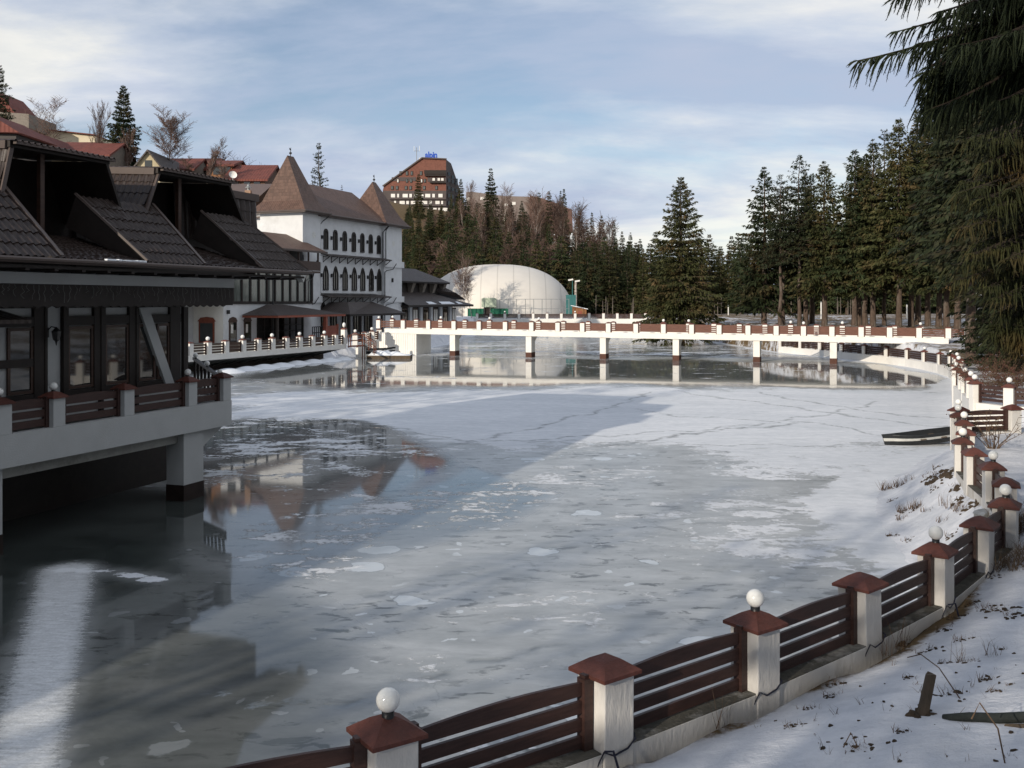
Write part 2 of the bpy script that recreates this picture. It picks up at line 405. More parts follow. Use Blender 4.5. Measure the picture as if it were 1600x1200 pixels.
LAKE = [(-25, -5), (-12, 2.2), (-6.8, 4.8), (-2.93, 6.70), (-0.97, 7.71), (0.84, 9.01), (2.53, 10.35), (4.14, 11.75), (5.60, 13.35), (6.6, 15.2), (7.3, 17.6), (7.9, 20.2), (8.8, 24.3), (10.4, 28.2), (12.4, 31.0),
        (14.0, 33.4), (16.5, 34.8), (18.4, 37.2), *FAR_POSTS[1:], (26.6, 112), (26, 126), (23.6, 146), (22.5, 165.5), (-6, 165.6), (-8.8, 115), (-11.6, 99.5), (-15.5, 93), (-18.8, 89.6), (-25.6, 72.4),
        (-26, 55), (-22, 38), (-23, 15)]
LKA = np.array(LAKE)
def lake_sd(x, y):
    """Signed distance to the lake edge, positive on land."""
    x = np.asarray(x, float); y = np.asarray(y, float)
    d = np.full(x.shape, 1e9); ins = np.zeros(x.shape, bool)
    n = len(LKA)
    for i in range(n):
        ax, ay = LKA[i]; bx, by = LKA[(i + 1) % n]
        ex, ey = bx - ax, by - ay; q = ex * ex + ey * ey
        tt = np.clip(((x - ax) * ex + (y - ay) * ey) / q, 0, 1)
        d = np.minimum(d, np.hypot(x - ax - tt * ex, y - ay - tt * ey))
        c = ((ay > y) != (by > y))
        with np.errstate(divide='ignore', invalid='ignore'):
            xi = ax + (y - ay) / (by - ay if by != ay else 1e-9) * ex
        ins ^= c & (x < xi)
    return np.where(ins, -d, d)
def sstep(a, b, x):
    t = np.clip((x - a) / (b - a), 0, 1); return t * t * (3 - 2 * t)
def lumps(x, y):
    return (np.sin(x * 1.3 + 0.7 * np.sin(y * 0.9)) * np.sin(y * 1.1 + 0.8 * np.sin(x * 0.7)) + 0.5 * np.sin(x * 3.1 + y * 1.7) * np.sin(y * 2.7 - x * 1.3)
            + 0.25 * np.sin(x * 7.3 - y * 3.3) * np.sin(y * 6.1 + x * 2.1))
def ground_h(x, y):
    x = np.asarray(x, float); y = np.asarray(y, float)
    d = lake_sd(x, y)
    base = 1.06 + 1.24 * sstep(48, 105, y) * sstep(-8, 4, x) + 1.35 * sstep(140, 165, y) * (1 - sstep(-8, 4, x)) + 0.1 * sstep(50, 90, y)
    wd = 0.25 + 1.9 * sstep(14.3, 16.5, y) * (1 - sstep(36, 39, y))
    z = np.where(d < 0, -0.5 * np.clip(-d / 0.6, 0, 1) - 0.02, base * sstep(0, wd, d))
    near = (1 - sstep(12, 26, y)) * sstep(-9, -5, x)
    z = z + np.where(d > 0, 0.30 * np.clip(d - 0.35, 0, 9) * near, 0)
    z = z + np.where(d > 0.3, lumps(x, y) * 0.06 * sstep(0.3, 1.5, d) * (1 + 2 * sstep(60, 140, y)), 0)
    tt = x / np.maximum(y, 8.0)
    # slope behind the lake on the left (village) and behind the dome (hotel hill)
    A = np.interp(tt, [-0.9, -0.50, -0.42, -0.30, -0.24, -0.18, -0.13, -0.02, 0.05, 0.105, 0.16, 0.3], [26, 24, 22.5, 20.5, 20, 28, 41, 33, 21, 8, 3, 3])
    d0 = np.interp(tt, [-0.5, -0.28, -0.20, -0.12, 0.0, 0.1], [84, 100, 170, 205, 205, 230])
    d1 = np.interp(tt, [-0.5, -0.28, -0.20, -0.12, 0.0, 0.1], [140, 150, 360, 385, 375, 380])
    z = z + A * sstep(0, 1, (y - d0) / (d1 - d0)) * (d > 0)
    return z
def gz(x, y): return float(ground_h(np.array([x]), np.array([y]))[0])

def grid_mesh(name, xs, ys, zf):
    X, Y = np.meshgrid(xs, ys); Z = zf(X, Y)
    nx, ny = len(xs), len(ys)
    me = bpy.data.meshes.new(name)
    co = np.stack([X, Y, Z], -1).reshape(-1, 3)
    i = np.arange(nx - 1)[None, :] + nx * np.arange(ny - 1)[:, None]
    fs = np.stack([i, i + 1, i + nx + 1, i + nx], -1).reshape(-1, 4)
    me.vertices.add(len(co)); me.vertices.foreach_set('co', co.ravel())
    me.loops.add(fs.size); me.loops.foreach_set('vertex_index', fs.ravel().astype(np.int32))
    me.polygons.add(len(fs)); me.polygons.foreach_set('loop_start', (np.arange(len(fs)) * 4).astype(np.int32)); me.polygons.foreach_set('loop_total', np.full(len(fs), 4, np.int32))
    me.polygons.foreach_set('use_smooth', np.ones(len(fs), bool))
    me.update(calc_edges=True); me.validate()
    return me, X.ravel(), Y.ravel()
def attr(me, name, vals):
    a = me.attributes.new(name, 'FLOAT', 'POINT'); a.data.foreach_set('value', np.asarray(vals, np.float32))

def poly_w(pts, soft):
    """Weight function of a world polygon, 1 inside, fading over `soft` metres."""
    pa = np.array(pts)
    def f(x, y):
        d = np.full(x.shape, 1e9); ins = np.zeros(x.shape, bool); n = len(pa)
        for i in range(n):
            ax, ay = pa[i]; bx, by = pa[(i + 1) % n]; ex, ey = bx - ax, by - ay
            t = np.clip(((x - ax) * ex + (y - ay) * ey) / (ex * ex + ey * ey), 0, 1)
            d = np.minimum(d, np.hypot(x - ax - t * ex, y - ay - t * ey))
            c = ((ay > y) != (by > y))
            xi = ax + (y - ay) / ((by - ay) if by != ay else 1e-9) * ex
            ins ^= c & (x < xi)
        sd = np.where(ins, -d, d)
        return 1 - sstep(-soft, soft, sd)
    return f
def line_d(pts, x, y):
    d = np.full(x.shape, 1e9)
    for (ax, ay), (bx, by) in zip(pts[:-1], pts[1:]):
        ex, ey = bx - ax, by - ay
        t = np.clip(((x - ax) * ex + (y - ay) * ey) / (ex * ex + ey * ey), 0, 1)
        d = np.minimum(d, np.hypot(x - ax - t * ex, y - ay - t * ey))
    return d
def PX(*pts): return [ICE(a, b) for a, b in pts]

# terrain: one sheet out to the horizon
xs = np.concatenate([np.array([-4000, -2000, -1000, -600]), np.arange(-420, -120, 12.0), np.arange(-120, -40, 4.0), np.arange(-40, -6, 1.2), np.arange(-6, 33, 0.22), np.arange(33, 60, 1.0), np.arange(60, 420, 12.0), np.array([600, 1000, 2000, 4000])])
ys = np.concatenate([np.array([-3000, -1000, -300, -120, -60, -40, -30, -24, -18, -12, -8, -4]), np.arange(-2, 6, 0.8), np.arange(6, 44, 0.22), np.arange(44, 102, 0.4), np.arange(102, 120, 1.0), np.arange(120, 260, 3.0), np.arange(260, 620, 12.0), np.array([700, 900, 1400, 2500, 5000])])
me, X, Y = grid_mesh('ground', xs, ys, ground_h)
dl = lake_sd(X, Y)
tt = X / np.maximum(Y, 8.0)
grassy = 0.12 + 0.50 * sstep(60, 100, Y) * sstep(8, 16, X) + 1.0 * sstep(190, 260, Y) * sstep(0.2, 0.0, tt) + 0.9 * sstep(95, 125, Y) * (tt < -0.22)
grassy = np.where((Y < 44) & (X < 30), 0.13 + 0.55 * (1 - sstep(0.25, 0.7, dl)) * (Y < 15.0), grassy)
grassy = grassy + 0.33 * (1 - sstep(0.0, 0.9, np.abs(line_d(NEAR_POSTS[6:], X, Y)))) * (Y < 44)
grassy = grassy + 0.42 * sstep(19, 23, X) * sstep(36, 40, Y) * (1 - sstep(72, 84, Y)) * (dl > 0.3)
attr(me, 'bare', np.clip(grassy, 0, 1.2))
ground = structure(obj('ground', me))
def ground_mat():
    m = bpy.data.materials.new('snowy_ground'); m.use_nodes = True
    t = m.node_tree; n = t.nodes; l = t.links; b = n['Principled BSDF']; b.inputs['Roughness'].default_value = 0.85; b.inputs['Specular IOR Level'].default_value = 0.15
    g = n.new('ShaderNodeNewGeometry')
    def noise(sc, det=6, ro=0.65, st=(1, 1, 1)):
        mp = n.new('ShaderNodeMapping'); mp.inputs['Scale'].default_value = st; l.new(g.outputs['Position'], mp.inputs[0])
        k = n.new('ShaderNodeTexNoise'); k.inputs['Scale'].default_value = sc; k.inputs['Detail'].default_value = det; k.inputs['Roughness'].default_value = ro
        l.new(mp.outputs[0], k.inputs['Vector']); return k.outputs['Fac']
    def math_(op, a, bb):
        k = n.new('ShaderNodeMath'); k.operation = op
        for i, v in enumerate((a, bb)):
            if isinstance(v, (int, float)): k.inputs[i].default_value = v
            else: l.new(v, k.inputs[i])
        return k.outputs[0]
    at = n.new('ShaderNodeAttribute'); at.attribute_name = 'bare'
    f = math_('ADD', math_('MULTIPLY', noise(0.16, 9, 0.72, (0.5, 1.4, 1)), 0.6), math_('MULTIPLY', noise(1.6, 8, 0.75), 0.55))
    k = math_('ADD', f, math_('MULTIPLY', at.outputs['Fac'], 0.5))
    r = n.new('ShaderNodeValToRGB'); r.color_ramp.elements[0].position = 0.80; r.color_ramp.elements[1].position = 0.90
    l.new(k, r.inputs[0])
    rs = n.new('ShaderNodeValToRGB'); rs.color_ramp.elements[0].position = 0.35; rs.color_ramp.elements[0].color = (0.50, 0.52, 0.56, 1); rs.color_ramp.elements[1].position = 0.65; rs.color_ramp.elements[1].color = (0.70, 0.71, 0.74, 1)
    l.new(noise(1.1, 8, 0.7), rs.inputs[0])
    rg = n.new('ShaderNodeValToRGB'); rg.color_ramp.elements[0].position = 0.3; rg.color_ramp.elements[0].color = (0.060, 0.042, 0.024, 1); rg.color_ramp.elements[1].position = 0.7; rg.color_ramp.elements[1].color = (0.19, 0.13, 0.065, 1)
    l.new(noise(2.3, 7, 0.7), rg.inputs[0])
    mx = n.new('ShaderNodeMix'); mx.data_type = 'RGBA'; l.new(r.outputs[0], mx.inputs['Factor']); l.new(rs.outputs[0], mx.inputs['A']); l.new(rg.outputs[0], mx.inputs['B'])
    l.new(mx.outputs['Result'], b.inputs['Base Color'])
    h = math_('ADD', math_('MULTIPLY', noise(3.0, 8, 0.6), 1.0), math_('MULTIPLY', noise(22, 4), 0.22))
    bp = n.new('ShaderNodeBump'); bp.inputs['Strength'].default_value = 0.55; bp.inputs['Distance'].default_value = 0.09
    l.new(h, bp.inputs['Height']); l.new(bp.outputs[0], b.inputs['Normal'])
    return m
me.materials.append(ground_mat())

# ice: amounts of snow cover, of frost and of rubble/slush, and thin cracks, stored per vertex
xs = np.concatenate([np.arange(-36, -12, 0.5), np.arange(-12, 22, 0.13), np.arange(22, 34, 0.4)])
ys = np.concatenate([np.arange(-7, 6, 0.6), np.arange(6, 62, 0.13), np.arange(62, 100, 0.35), np.arange(100, 166, 1.5)])
me, X, Y = grid_mesh('lake_ice', xs, ys, lambda x, y: 0 * x)
wob = 0.9 * np.sin(X * 0.61 + Y * 0.23) + 0.6 * np.sin(Y * 0.53 - X * 0.31) + 0.3 * np.sin(X * 1.7 + Y * 1.1)
Xw, Yw = X + 0.5 * wob, Y + 0.8 * wob
snow = np.full(X.shape, 0.47); frost = np.full(X.shape, 0.88); rough = np.full(X.shape, 0.30)
def lay(arr, wgt, val): arr[:] = arr * (1 - wgt) + val * wgt
# wet ice round the bridge and beyond
wk = poly_w(PX((330, 592), (500, 562), (600, 556), (1000, 562), (1490, 572), (1500, 606), (1300, 606), (1000, 600), (650, 604), (520, 606)), 2.0)(Xw, Yw)
lay(snow, wk, 0.45); lay(frost, wk, 0.30); lay(rough, wk, 0.03)
wk = sstep(88, 96, Y); lay(snow, wk, 0.52); lay(frost, wk, 0.6); lay(rough, wk, 0.10)
# snow field across the middle
wk = poly_w(PX((340, 622), (520, 611), (690, 613), (1000, 606), (1490, 612), (1500, 690), (1300, 706), (1100, 704), (900, 693), (760, 690), (600, 668), (480, 650), (370, 646)), 2.6)(Xw, Yw)
lay(snow, wk, 0.76); lay(frost, wk, 0.9); lay(rough, wk, 0.5)
# crusty bright area to the right
wk = poly_w(PX((1120, 704), (1300, 690), (1480, 690), (1420, 770), (1380, 790), (1280, 760), (1150, 745)), 2.0)(Xw, Yw)
lay(snow, wk, 0.63); lay(frost, wk, 0.85)
wk = poly_w(PX((1060, 760), (1390, 770), (1420, 880), (1250, 900), (1090, 830)), 1.0)(Xw, Yw)
lay(snow, wk, 0.55); lay(frost, wk, 0.9)
# broken open water beside the terrace
wk = poly_w(PX((300, 655), (390, 652), (520, 656), (680, 690), (700, 725), (640, 760), (560, 800), (470, 850), (370, 890), (300, 800)), 0.7)(Xw, Yw)
lay(snow, wk, 0.51); lay(frost, wk, 0.34); lay(rough, wk, 0.03)
# pale patches painted for the sky's reflection on the smooth ice's far edge
wk = poly_w(PX((560, 800), (720, 730), (900, 760), (760, 830), (560, 880), (430, 915), (400, 890)), 0.5)(Xw, Yw)
lay(snow, wk, 0.50); lay(frost, wk, 0.35); lay(rough, wk, 0.05)
# smooth dark ice in front of and under the terrace
wk = poly_w([(-40, -8), (-3.2, 9.0), (-1.2, 12.0), (-1.9, 15.2), (-4.2, 18.6), (-7.4, 20.4), (-7.4, 27), (-40, 30)], 1.0)(X + 0.35 * wob, Y + 0.35 * wob)
lay(snow, wk, 0.30); lay(frost, wk, 0.20); lay(rough, wk, 0.035)
wk = poly_w([(-40, -8), (-8, 12), (-6.2, 19.5), (-7.2, 27), (-40, 30)], 1.2)(X, Y); lay(frost, wk, 0.0); lay(snow, wk * (Y > 12), 0.15)  # no frost under the terrace, so the ice colour carries its darkness
# near right: grey matt ice with long streaks
wk = poly_w([(-4.2, 8.2), (-2.0, 10.5), (3.0, 14.0), (8, 19), (7, 13), (-1, 7)], 0.9)(Xw, Yw)
lay(snow, wk, 0.48); lay(frost, wk, 0.85); lay(rough, wk, 0.32)
# swept trail of frost
trail = PX((105, 890), (90, 960), (72, 1040), (52, 1120), (25, 1230))
jig = 0.12 * np.sin(X * 13 + Y * 5) + 0.10 * np.sin(Y * 17 - X * 9)
trailw = np.interp(Y, [8, 19.5], [0.48, 0.72])
tr_w = 1 - sstep(0.35 * trailw, 1.25 * trailw, line_d(trail, X, Y)); lay(frost, tr_w * 0.7, 0.9)
wk = 1 - sstep(0.05, 0.55, line_d(PX((100, 890), (170, 893), (245, 905)), X, Y)); lay(snow, wk * 0.8, 0.7); lay(frost, wk * 0.6, 0.7)
# snow lying along the edge of the lake
wk = (1 - sstep(0.2, 1.5, -lake_sd(X, Y) + 0.4 * wob)) * ((Y > 16) | (X > 2)); lay(snow, wk, 0.80); lay(frost, wk, 0.9)
crack = np.zeros(X.shape)
for pts, wd in ((((1012, 612), (985, 627), (940, 640), (860, 662), (800, 676), (740, 690), (640, 700)), 0.16), (((560, 706), (770, 690), (900, 683), (1060, 674), (1180, 664), (1300, 646), (1370, 628)), 0.15), (((900, 700), (1010, 690), (1100, 674), (1250, 662)), 0.22),
                (((1000, 640), (1060, 650), (1160, 655), (1290, 662), (1420, 690)), 0.13), (((1060, 612), (1130, 622), (1240, 636), (1360, 655), (1490, 668)), 0.18), (((1180, 612), (1260, 628), (1400, 648), (1492, 655)), 0.16), (((800, 688), (1000, 692), (1200, 696), (1385, 696)), 0.10),
                (((470, 658), (600, 668), (740, 690)), 0.12), (((400, 1092), (560, 1082), (700, 1062), (800, 1030), (880, 1000), (960, 990)), 0.05), (((1180, 880), (1215, 905), (1265, 918)), 0.035), (((880, 962), (925, 985), (965, 993)), 0.045), (((400, 1095), (300, 1100), (150, 1110)), 0.04)):
    q = PX(*pts)
    crack = np.maximum(crack, 1 - sstep(0.1 * wd, 1.3 * wd, line_d(q, X + 0.16 * np.sin(Y * 2.3) + 0.10 * np.sin(X * 3.1), Y + 0.30 * np.sin(X * 1.9) + 0.12 * np.sin(X * 5.3 + Y))))
attr(me, 'snow', snow); attr(me, 'frost', frost); attr(me, 'coarse', rough); attr(me, 'crack', crack); attr(me, 'trail', tr_w)
ice = structure(obj('lake_ice', me))
def ice_mat():
    m = bpy.data.materials.new('lake_ice'); m.use_nodes = True
    t = m.node_tree; n = t.nodes; l = t.links
    n.clear()
    out = n.new('ShaderNodeOutputMaterial')
    g = n.new('ShaderNodeNewGeometry')
    def noise(sc, det=6, ro=0.6, st=(1, 1, 1), dist=0.0, off=(0, 0, 0)):
        mp = n.new('ShaderNodeMapping'); mp.inputs['Scale'].default_value = st; mp.inputs['Location'].default_value = off; l.new(g.outputs['Position'], mp.inputs[0])
        k = n.new('ShaderNodeTexNoise'); k.inputs['Scale'].default_value = sc; k.inputs['Detail'].default_value = det; k.inputs['Roughness'].default_value = ro; k.inputs['Distortion'].default_value = dist
        l.new(mp.outputs[0], k.inputs['Vector']); return k.outputs['Fac']
    def M(op, *a):
        k = n.new('ShaderNodeMath'); k.operation = op
        for i, v in enumerate(a):
            if isinstance(v, (int, float)): k.inputs[i].default_value = v
            else: l.new(v, k.inputs[i])
        return k.outputs[0]
    def ramp_(src, stops):
        r = n.new('ShaderNodeValToRGB'); e = r.color_ramp.elements
        while len(e) < len(stops): e.new(0.5)
        for q, (p, c) in zip(e, stops): q.position = p; q.color = (*c, 1) if hasattr(c, '__len__') else (c, c, c, 1)
        l.new(src, r.inputs[0]); return r.outputs[0]
    def at(nm):
        k = n.new('ShaderNodeAttribute'); k.attribute_name = nm; return k.outputs['Fac']
    def mixc(f, a, b):
        k = n.new('ShaderNodeMix'); k.data_type = 'RGBA'; l.new(f, k.inputs['Factor'])
        for s_, v in (('A', a), ('B', b)):
            if hasattr(v, '__len__'): k.inputs[s_].default_value = (*v, 1)
            else: l.new(v, k.inputs[s_])
        return k.outputs['Result']
    big = noise(0.22, 8, 0.62, (0.75, 1.25, 1), 0.6)
    mid = noise(1.15, 7, 0.62, (0.8, 1.3, 1), 0.8, (3, 9, 0))
    fine = noise(6.0, 6, 0.65)
    patt = M('ADD', M('ADD', M('MULTIPLY', big, 0.42), M('MULTIPLY', mid, 0.36)), M('MULTIPLY', fine, 0.22))
    key = M('ADD', patt, M('MULTIPLY', M('SUBTRACT', at('snow'), 0.5), 0.75))
    snowmask = ramp_(key, [(0.535, 0.0), (0.565, 1.0)])
    # thaw pools, seen as rounded patches with a darker rim
    vo = n.new('ShaderNodeTexVoronoi'); vo.feature = 'F1'; vo.inputs['Scale'].default_value = 0.85; vo.inputs['Randomness'].default_value = 1.0
    wv = n.new('ShaderNodeVectorMath'); wv.operation = 'ADD'
    nz = n.new('ShaderNodeTexNoise'); nz.inputs['Scale'].default_value = 1.4; nz.inputs['Detail'].default_value = 4; l.new(g.outputs['Position'], nz.inputs['Vector'])
    vs = n.new('ShaderNodeVectorMath'); vs.operation = 'SCALE'; l.new(nz.outputs['Color'], vs.inputs[0]); vs.inputs['Scale'].default_value = 0.9
    l.new(g.outputs['Position'], wv.inputs[0]); l.new(vs.outputs[0], wv.inputs[1]); l.new(wv.outputs[0], vo.inputs['Vector'])
    vsep = n.new('ShaderNodeSeparateColor'); l.new(vo.outputs['Color'], vsep.inputs[0])
    size = M('MULTIPLY', M('MAXIMUM', M('SUBTRACT', vsep.outputs[0], 0.55), 0.0), 0.75)
    pd = M('SUBTRACT', vo.outputs['Distance'], size)
    pool = ramp_(pd, [(0.0, 1.0), (0.015, 0.0)]); 
    rim = M('MULTIPLY', ramp_(M('ABSOLUTE', M('SUBTRACT', pd, 0.012), 0.0), [(0.0, 1.0), (0.022, 0.0)]), ramp_(size, [(0.01, 0.0), (0.05, 1.0)]))
    vo2 = n.new('ShaderNodeTexVoronoi'); vo2.feature = 'F1'; vo2.inputs['Scale'].default_value = 2.3; l.new(wv.outputs[0], vo2.inputs['Vector'])
    vs2 = n.new('ShaderNodeSeparateColor'); l.new(vo2.outputs['Color'], vs2.inputs[0])
    pd2 = M('SUBTRACT', vo2.outputs['Distance'], M('MULTIPLY', M('MAXIMUM', M('SUBTRACT', vs2.outputs[1], 0.62), 0.0), 0.8))
    dens = ramp_(noise(0.28, 4, 0.6, (1, 1, 1), 0, (9, 3, 1)), [(0.42, 0.0), (0.52, 1.0)])
    pool2 = M('MULTIPLY', ramp_(pd2, [(0.0, 1.0), (0.02, 0.0)]), dens)
    ve = n.new('ShaderNodeTexVoronoi'); ve.feature = 'DISTANCE_TO_EDGE'; ve.inputs['Scale'].default_value = 0.16
    wv3 = n.new('ShaderNodeVectorMath'); wv3.operation = 'ADD'; vs3 = n.new('ShaderNodeVectorMath'); vs3.operation = 'SCALE'; l.new(nz.outputs['Color'], vs3.inputs[0]); vs3.inputs['Scale'].default_value = 2.2
    l.new(g.outputs['Position'], wv3.inputs[0]); l.new(vs3.outputs[0], wv3.inputs[1]); l.new(wv3.outputs[0], ve.inputs['Vector'])
    hair = M('MULTIPLY', ramp_(ve.outputs['Distance'], [(0.0, 1.0), (0.006, 0.0)]), ramp_(noise(0.7, 4), [(0.45, 0.0), (0.6, 0.7)]))
    # colours
    icecol = ramp_(noise(0.5, 7, 0.65, (1, 1, 1), 0.5, (7, 2, 0)), [(0.3, (0.022, 0.027, 0.026)), (0.7, (0.062, 0.072, 0.068))])
    frostcol = ramp_(noise(0.9, 9, 0.7, (0.7, 1.4, 1), 0.3), [(0.3, (0.40, 0.42, 0.425)), (0.7, (0.60, 0.615, 0.62))])
    fr = M('MULTIPLY', at('frost'), ramp_(noise(0.8, 8, 0.7, (0.6, 1.3, 1), 0.5, (1, 5, 3)), [(0.25, 0.6), (0.6, 1.0)]))
    spk = M('MULTIPLY', ramp_(noise(2.6, 6, 0.62, (0.7, 1.35, 1), 0.4, (5, 1, 8)), [(0.56, 0.0), (0.62, 1.0)]), ramp_(noise(0.35, 4, 0.6, (1, 1, 1), 0, (2, 2, 2)), [(0.42, 0.1), (0.60, 0.75)]))
    fr = M('MULTIPLY', fr, M('SUBTRACT', 1.0, spk))
    c1 = mixc(fr, icecol, frostcol)
    c1 = mixc(M('MULTIPLY', pool, M('MULTIPLY', at('frost'), 0.8)), c1, (0.66, 0.71, 0.75))
    c1 = mixc(M('MULTIPLY', pool2, M('MULTIPLY', at('frost'), 0.8)), c1, (0.68, 0.72, 0.75))
    c1 = mixc(M('MULTIPLY', hair, 0.6), c1, (0.16, 0.18, 0.19))
    c1 = mixc(M('MULTIPLY', rim, M('MULTIPLY', at('frost'), 0.75)), c1, (0.17, 0.19, 0.20))
    snowcol = ramp_(M('ADD', M('MULTIPLY', noise(2.6, 9, 0.72, (0.8, 1.3, 1)), 0.55), M('MULTIPLY', noise(0.3, 6, 0.65, (0.6, 1.5, 1), 0.5, (4, 4, 1)), 0.45)), [(0.3, (0.50, 0.53, 0.56)), (0.52, (0.68, 0.70, 0.73)), (0.68, (0.82, 0.83, 0.85))])
    col = mixc(snowmask, c1, snowcol)
    stk = M('ADD', M('MULTIPLY', noise(7.0, 7, 0.7, (0.55, 2.2, 1)), 0.6), M('MULTIPLY', noise(24.0, 4, 0.7), 0.4))
    trl = ramp_(M('ADD', stk, M('MULTIPLY', M('SUBTRACT', at('trail'), 0.5), 0.55)), [(0.50, 0.0), (0.86, 0.85)])
    trl = M('MULTIPLY', trl, ramp_(at('trail'), [(0.02, 0.0), (0.2, 1.0)]))
    col = mixc(trl, col, (0.80, 0.82, 0.84))
    snowmask = M('MAXIMUM', snowmask, trl)
    crk = M('MULTIPLY', at('crack'), ramp_(noise(2.2, 5), [(0.40, 0.05), (0.58, 1.0)]))
    col = mixc(M('MULTIPLY', crk, 0.66), col, (0.11, 0.125, 0.13))
    ro = M('ADD', at('coarse'), M('MULTIPLY', fine, 0.025))
    ro = M('ADD', M('MULTIPLY', ro, M('SUBTRACT', 1.0, snowmask)), M('MULTIPLY', snowmask, 0.8))
    b = n.new('ShaderNodeBsdfPrincipled'); b.inputs['IOR'].default_value = 1.33
    l.new(col, b.inputs['Base Color']); l.new(ro, b.inputs['Roughness'])
    l.new(M('ADD', 0.06, M('MULTIPLY', M('SUBTRACT', 1.0, snowmask), 0.5)), b.inputs['Specular IOR Level'])
    hh = M('ADD', M('MULTIPLY', snowmask, M('ADD', 0.6, M('MULTIPLY', noise(9.0, 6, 0.7), 0.9))), M('MULTIPLY', noise(0.8, 3), 0.05))
    hh = M('ADD', hh, M('MULTIPLY', crk, -0.6))
    bp = n.new('ShaderNodeBump'); bp.inputs['Strength'].default_value = 0.35; bp.inputs['Distance'].default_value = 0.03
    l.new(hh, bp.inputs['Height']); l.new(bp.outputs[0], b.inputs['Normal'])
    l.new(b.outputs[0], out.inputs['Surface'])
    return m
me.materials.append(ice_mat())
# ---------------------------------------------------------------- fences: white pillars with tiled caps, boards between
def pillar_data(name, wd, z0, z1, cap_h, capmat, whitemat, over=0.055):
    """body, cap, globe meshes; origin at the foot level 0."""
    h = wd / 2
    b = MB().box(-h, h, -h, h, z0, z1).data(name, whitemat)
    c = MB(); o = h + over; e = z1 + 0.035
    c.box(-o, o, -o, o, z1 + 0.002, e)
    q = h * 0.55; zt = z1 + cap_h
    lo = [(-o, -o, e), (o, -o, e), (o, o, e), (-o, o, e)]; mid = [(-q, -q, e + cap_h * 0.55), (q, -q, e + cap_h * 0.55), (q, q, e + cap_h * 0.55), (-q, q, e + cap_h * 0.55)]
    for i in range(4):
        j = (i + 1) % 4
        c.face([lo[i], lo[j], mid[j], mid[i]]); c.face([mid[i], mid[j], (0, 0, zt)])
    cd = c.data('cap', capmat)
    return b, cd, zt
def globe_data(r, neck):
    m = MB()
    prof = [(r * math.sin(a), r - r * math.cos(a) + neck) for a in [math.pi * k / 10 for k in range(11)]]
    m.lathe(prof, 18, (0, 0, 0), 0)
    m.lathe([(r * 0.52, -0.02), (r * 0.52, neck + r * 0.10), (r * 0.2, neck + r * 0.12)], 12, (0, 0, 0), 1)
    return m.data('globe_lamp', [GLOBE, BLACKMETAL], smooth=True)
def board_panel(p, q, z0, z1, nb, gap, th, arch=0.05, upright=0.0, mats=None, topz=None):
    """Horizontal boards between two points (relative to p); the top board is arched; uprights at both ends."""
    m = MB(); p = Vector(p); q = Vector(q); d = Vector((q.x - p.x, q.y - p.y, 0)); Lh = d.length; u = d / Lh; v = Vector((-u.y, u.x, 0)) * th / 2
    dz = q.z - p.z; bh = (z1 - z0 - gap * (nb - 1)) / nb; n = 8
    def at(s, z): return u * (s * Lh) + Vector((0, 0, z + dz * s))
    for k in range(nb):
        a, b = z0 + k * (bh + gap), z0 + k * (bh + gap) + bh
        for i in range(n):
            s0, s1 = i / n, (i + 1) / n
            e0 = arch * math.sin(math.pi * s0) if k == nb - 1 else 0; e1 = arch * math.sin(math.pi * s1) if k == nb - 1 else 0
            A, B, C, D = at(s0, a), at(s1, a), at(s1, b + e1), at(s0, b + e0)
            m.face([A - v, B - v, C - v, D - v]); m.face([B + v, A + v, D + v, C + v]); m.face([D - v, C - v, C + v, D + v]); m.face([A + v, B + v, B - v, A - v])
    if upright:
        for s in (0.0, 1.0):
            c = at(s, (z0 + z1 - 0.04) / 2) + u * (upright / 2 if s == 0 else -upright / 2)
            m.obox(c, u * upright / 2, v.normalized() * (th / 2 + 0.035), Vector((0, 0, (z1 - z0) / 2 + 0.06)))
            m.obox(c + Vector((0, 0, (z1 - z0) / 2 + 0.075)), u * upright * 0.36, v.normalized() * (th / 2 + 0.02), Vector((0, 0, 0.015)))
    return m.data('rail_panel', mats)

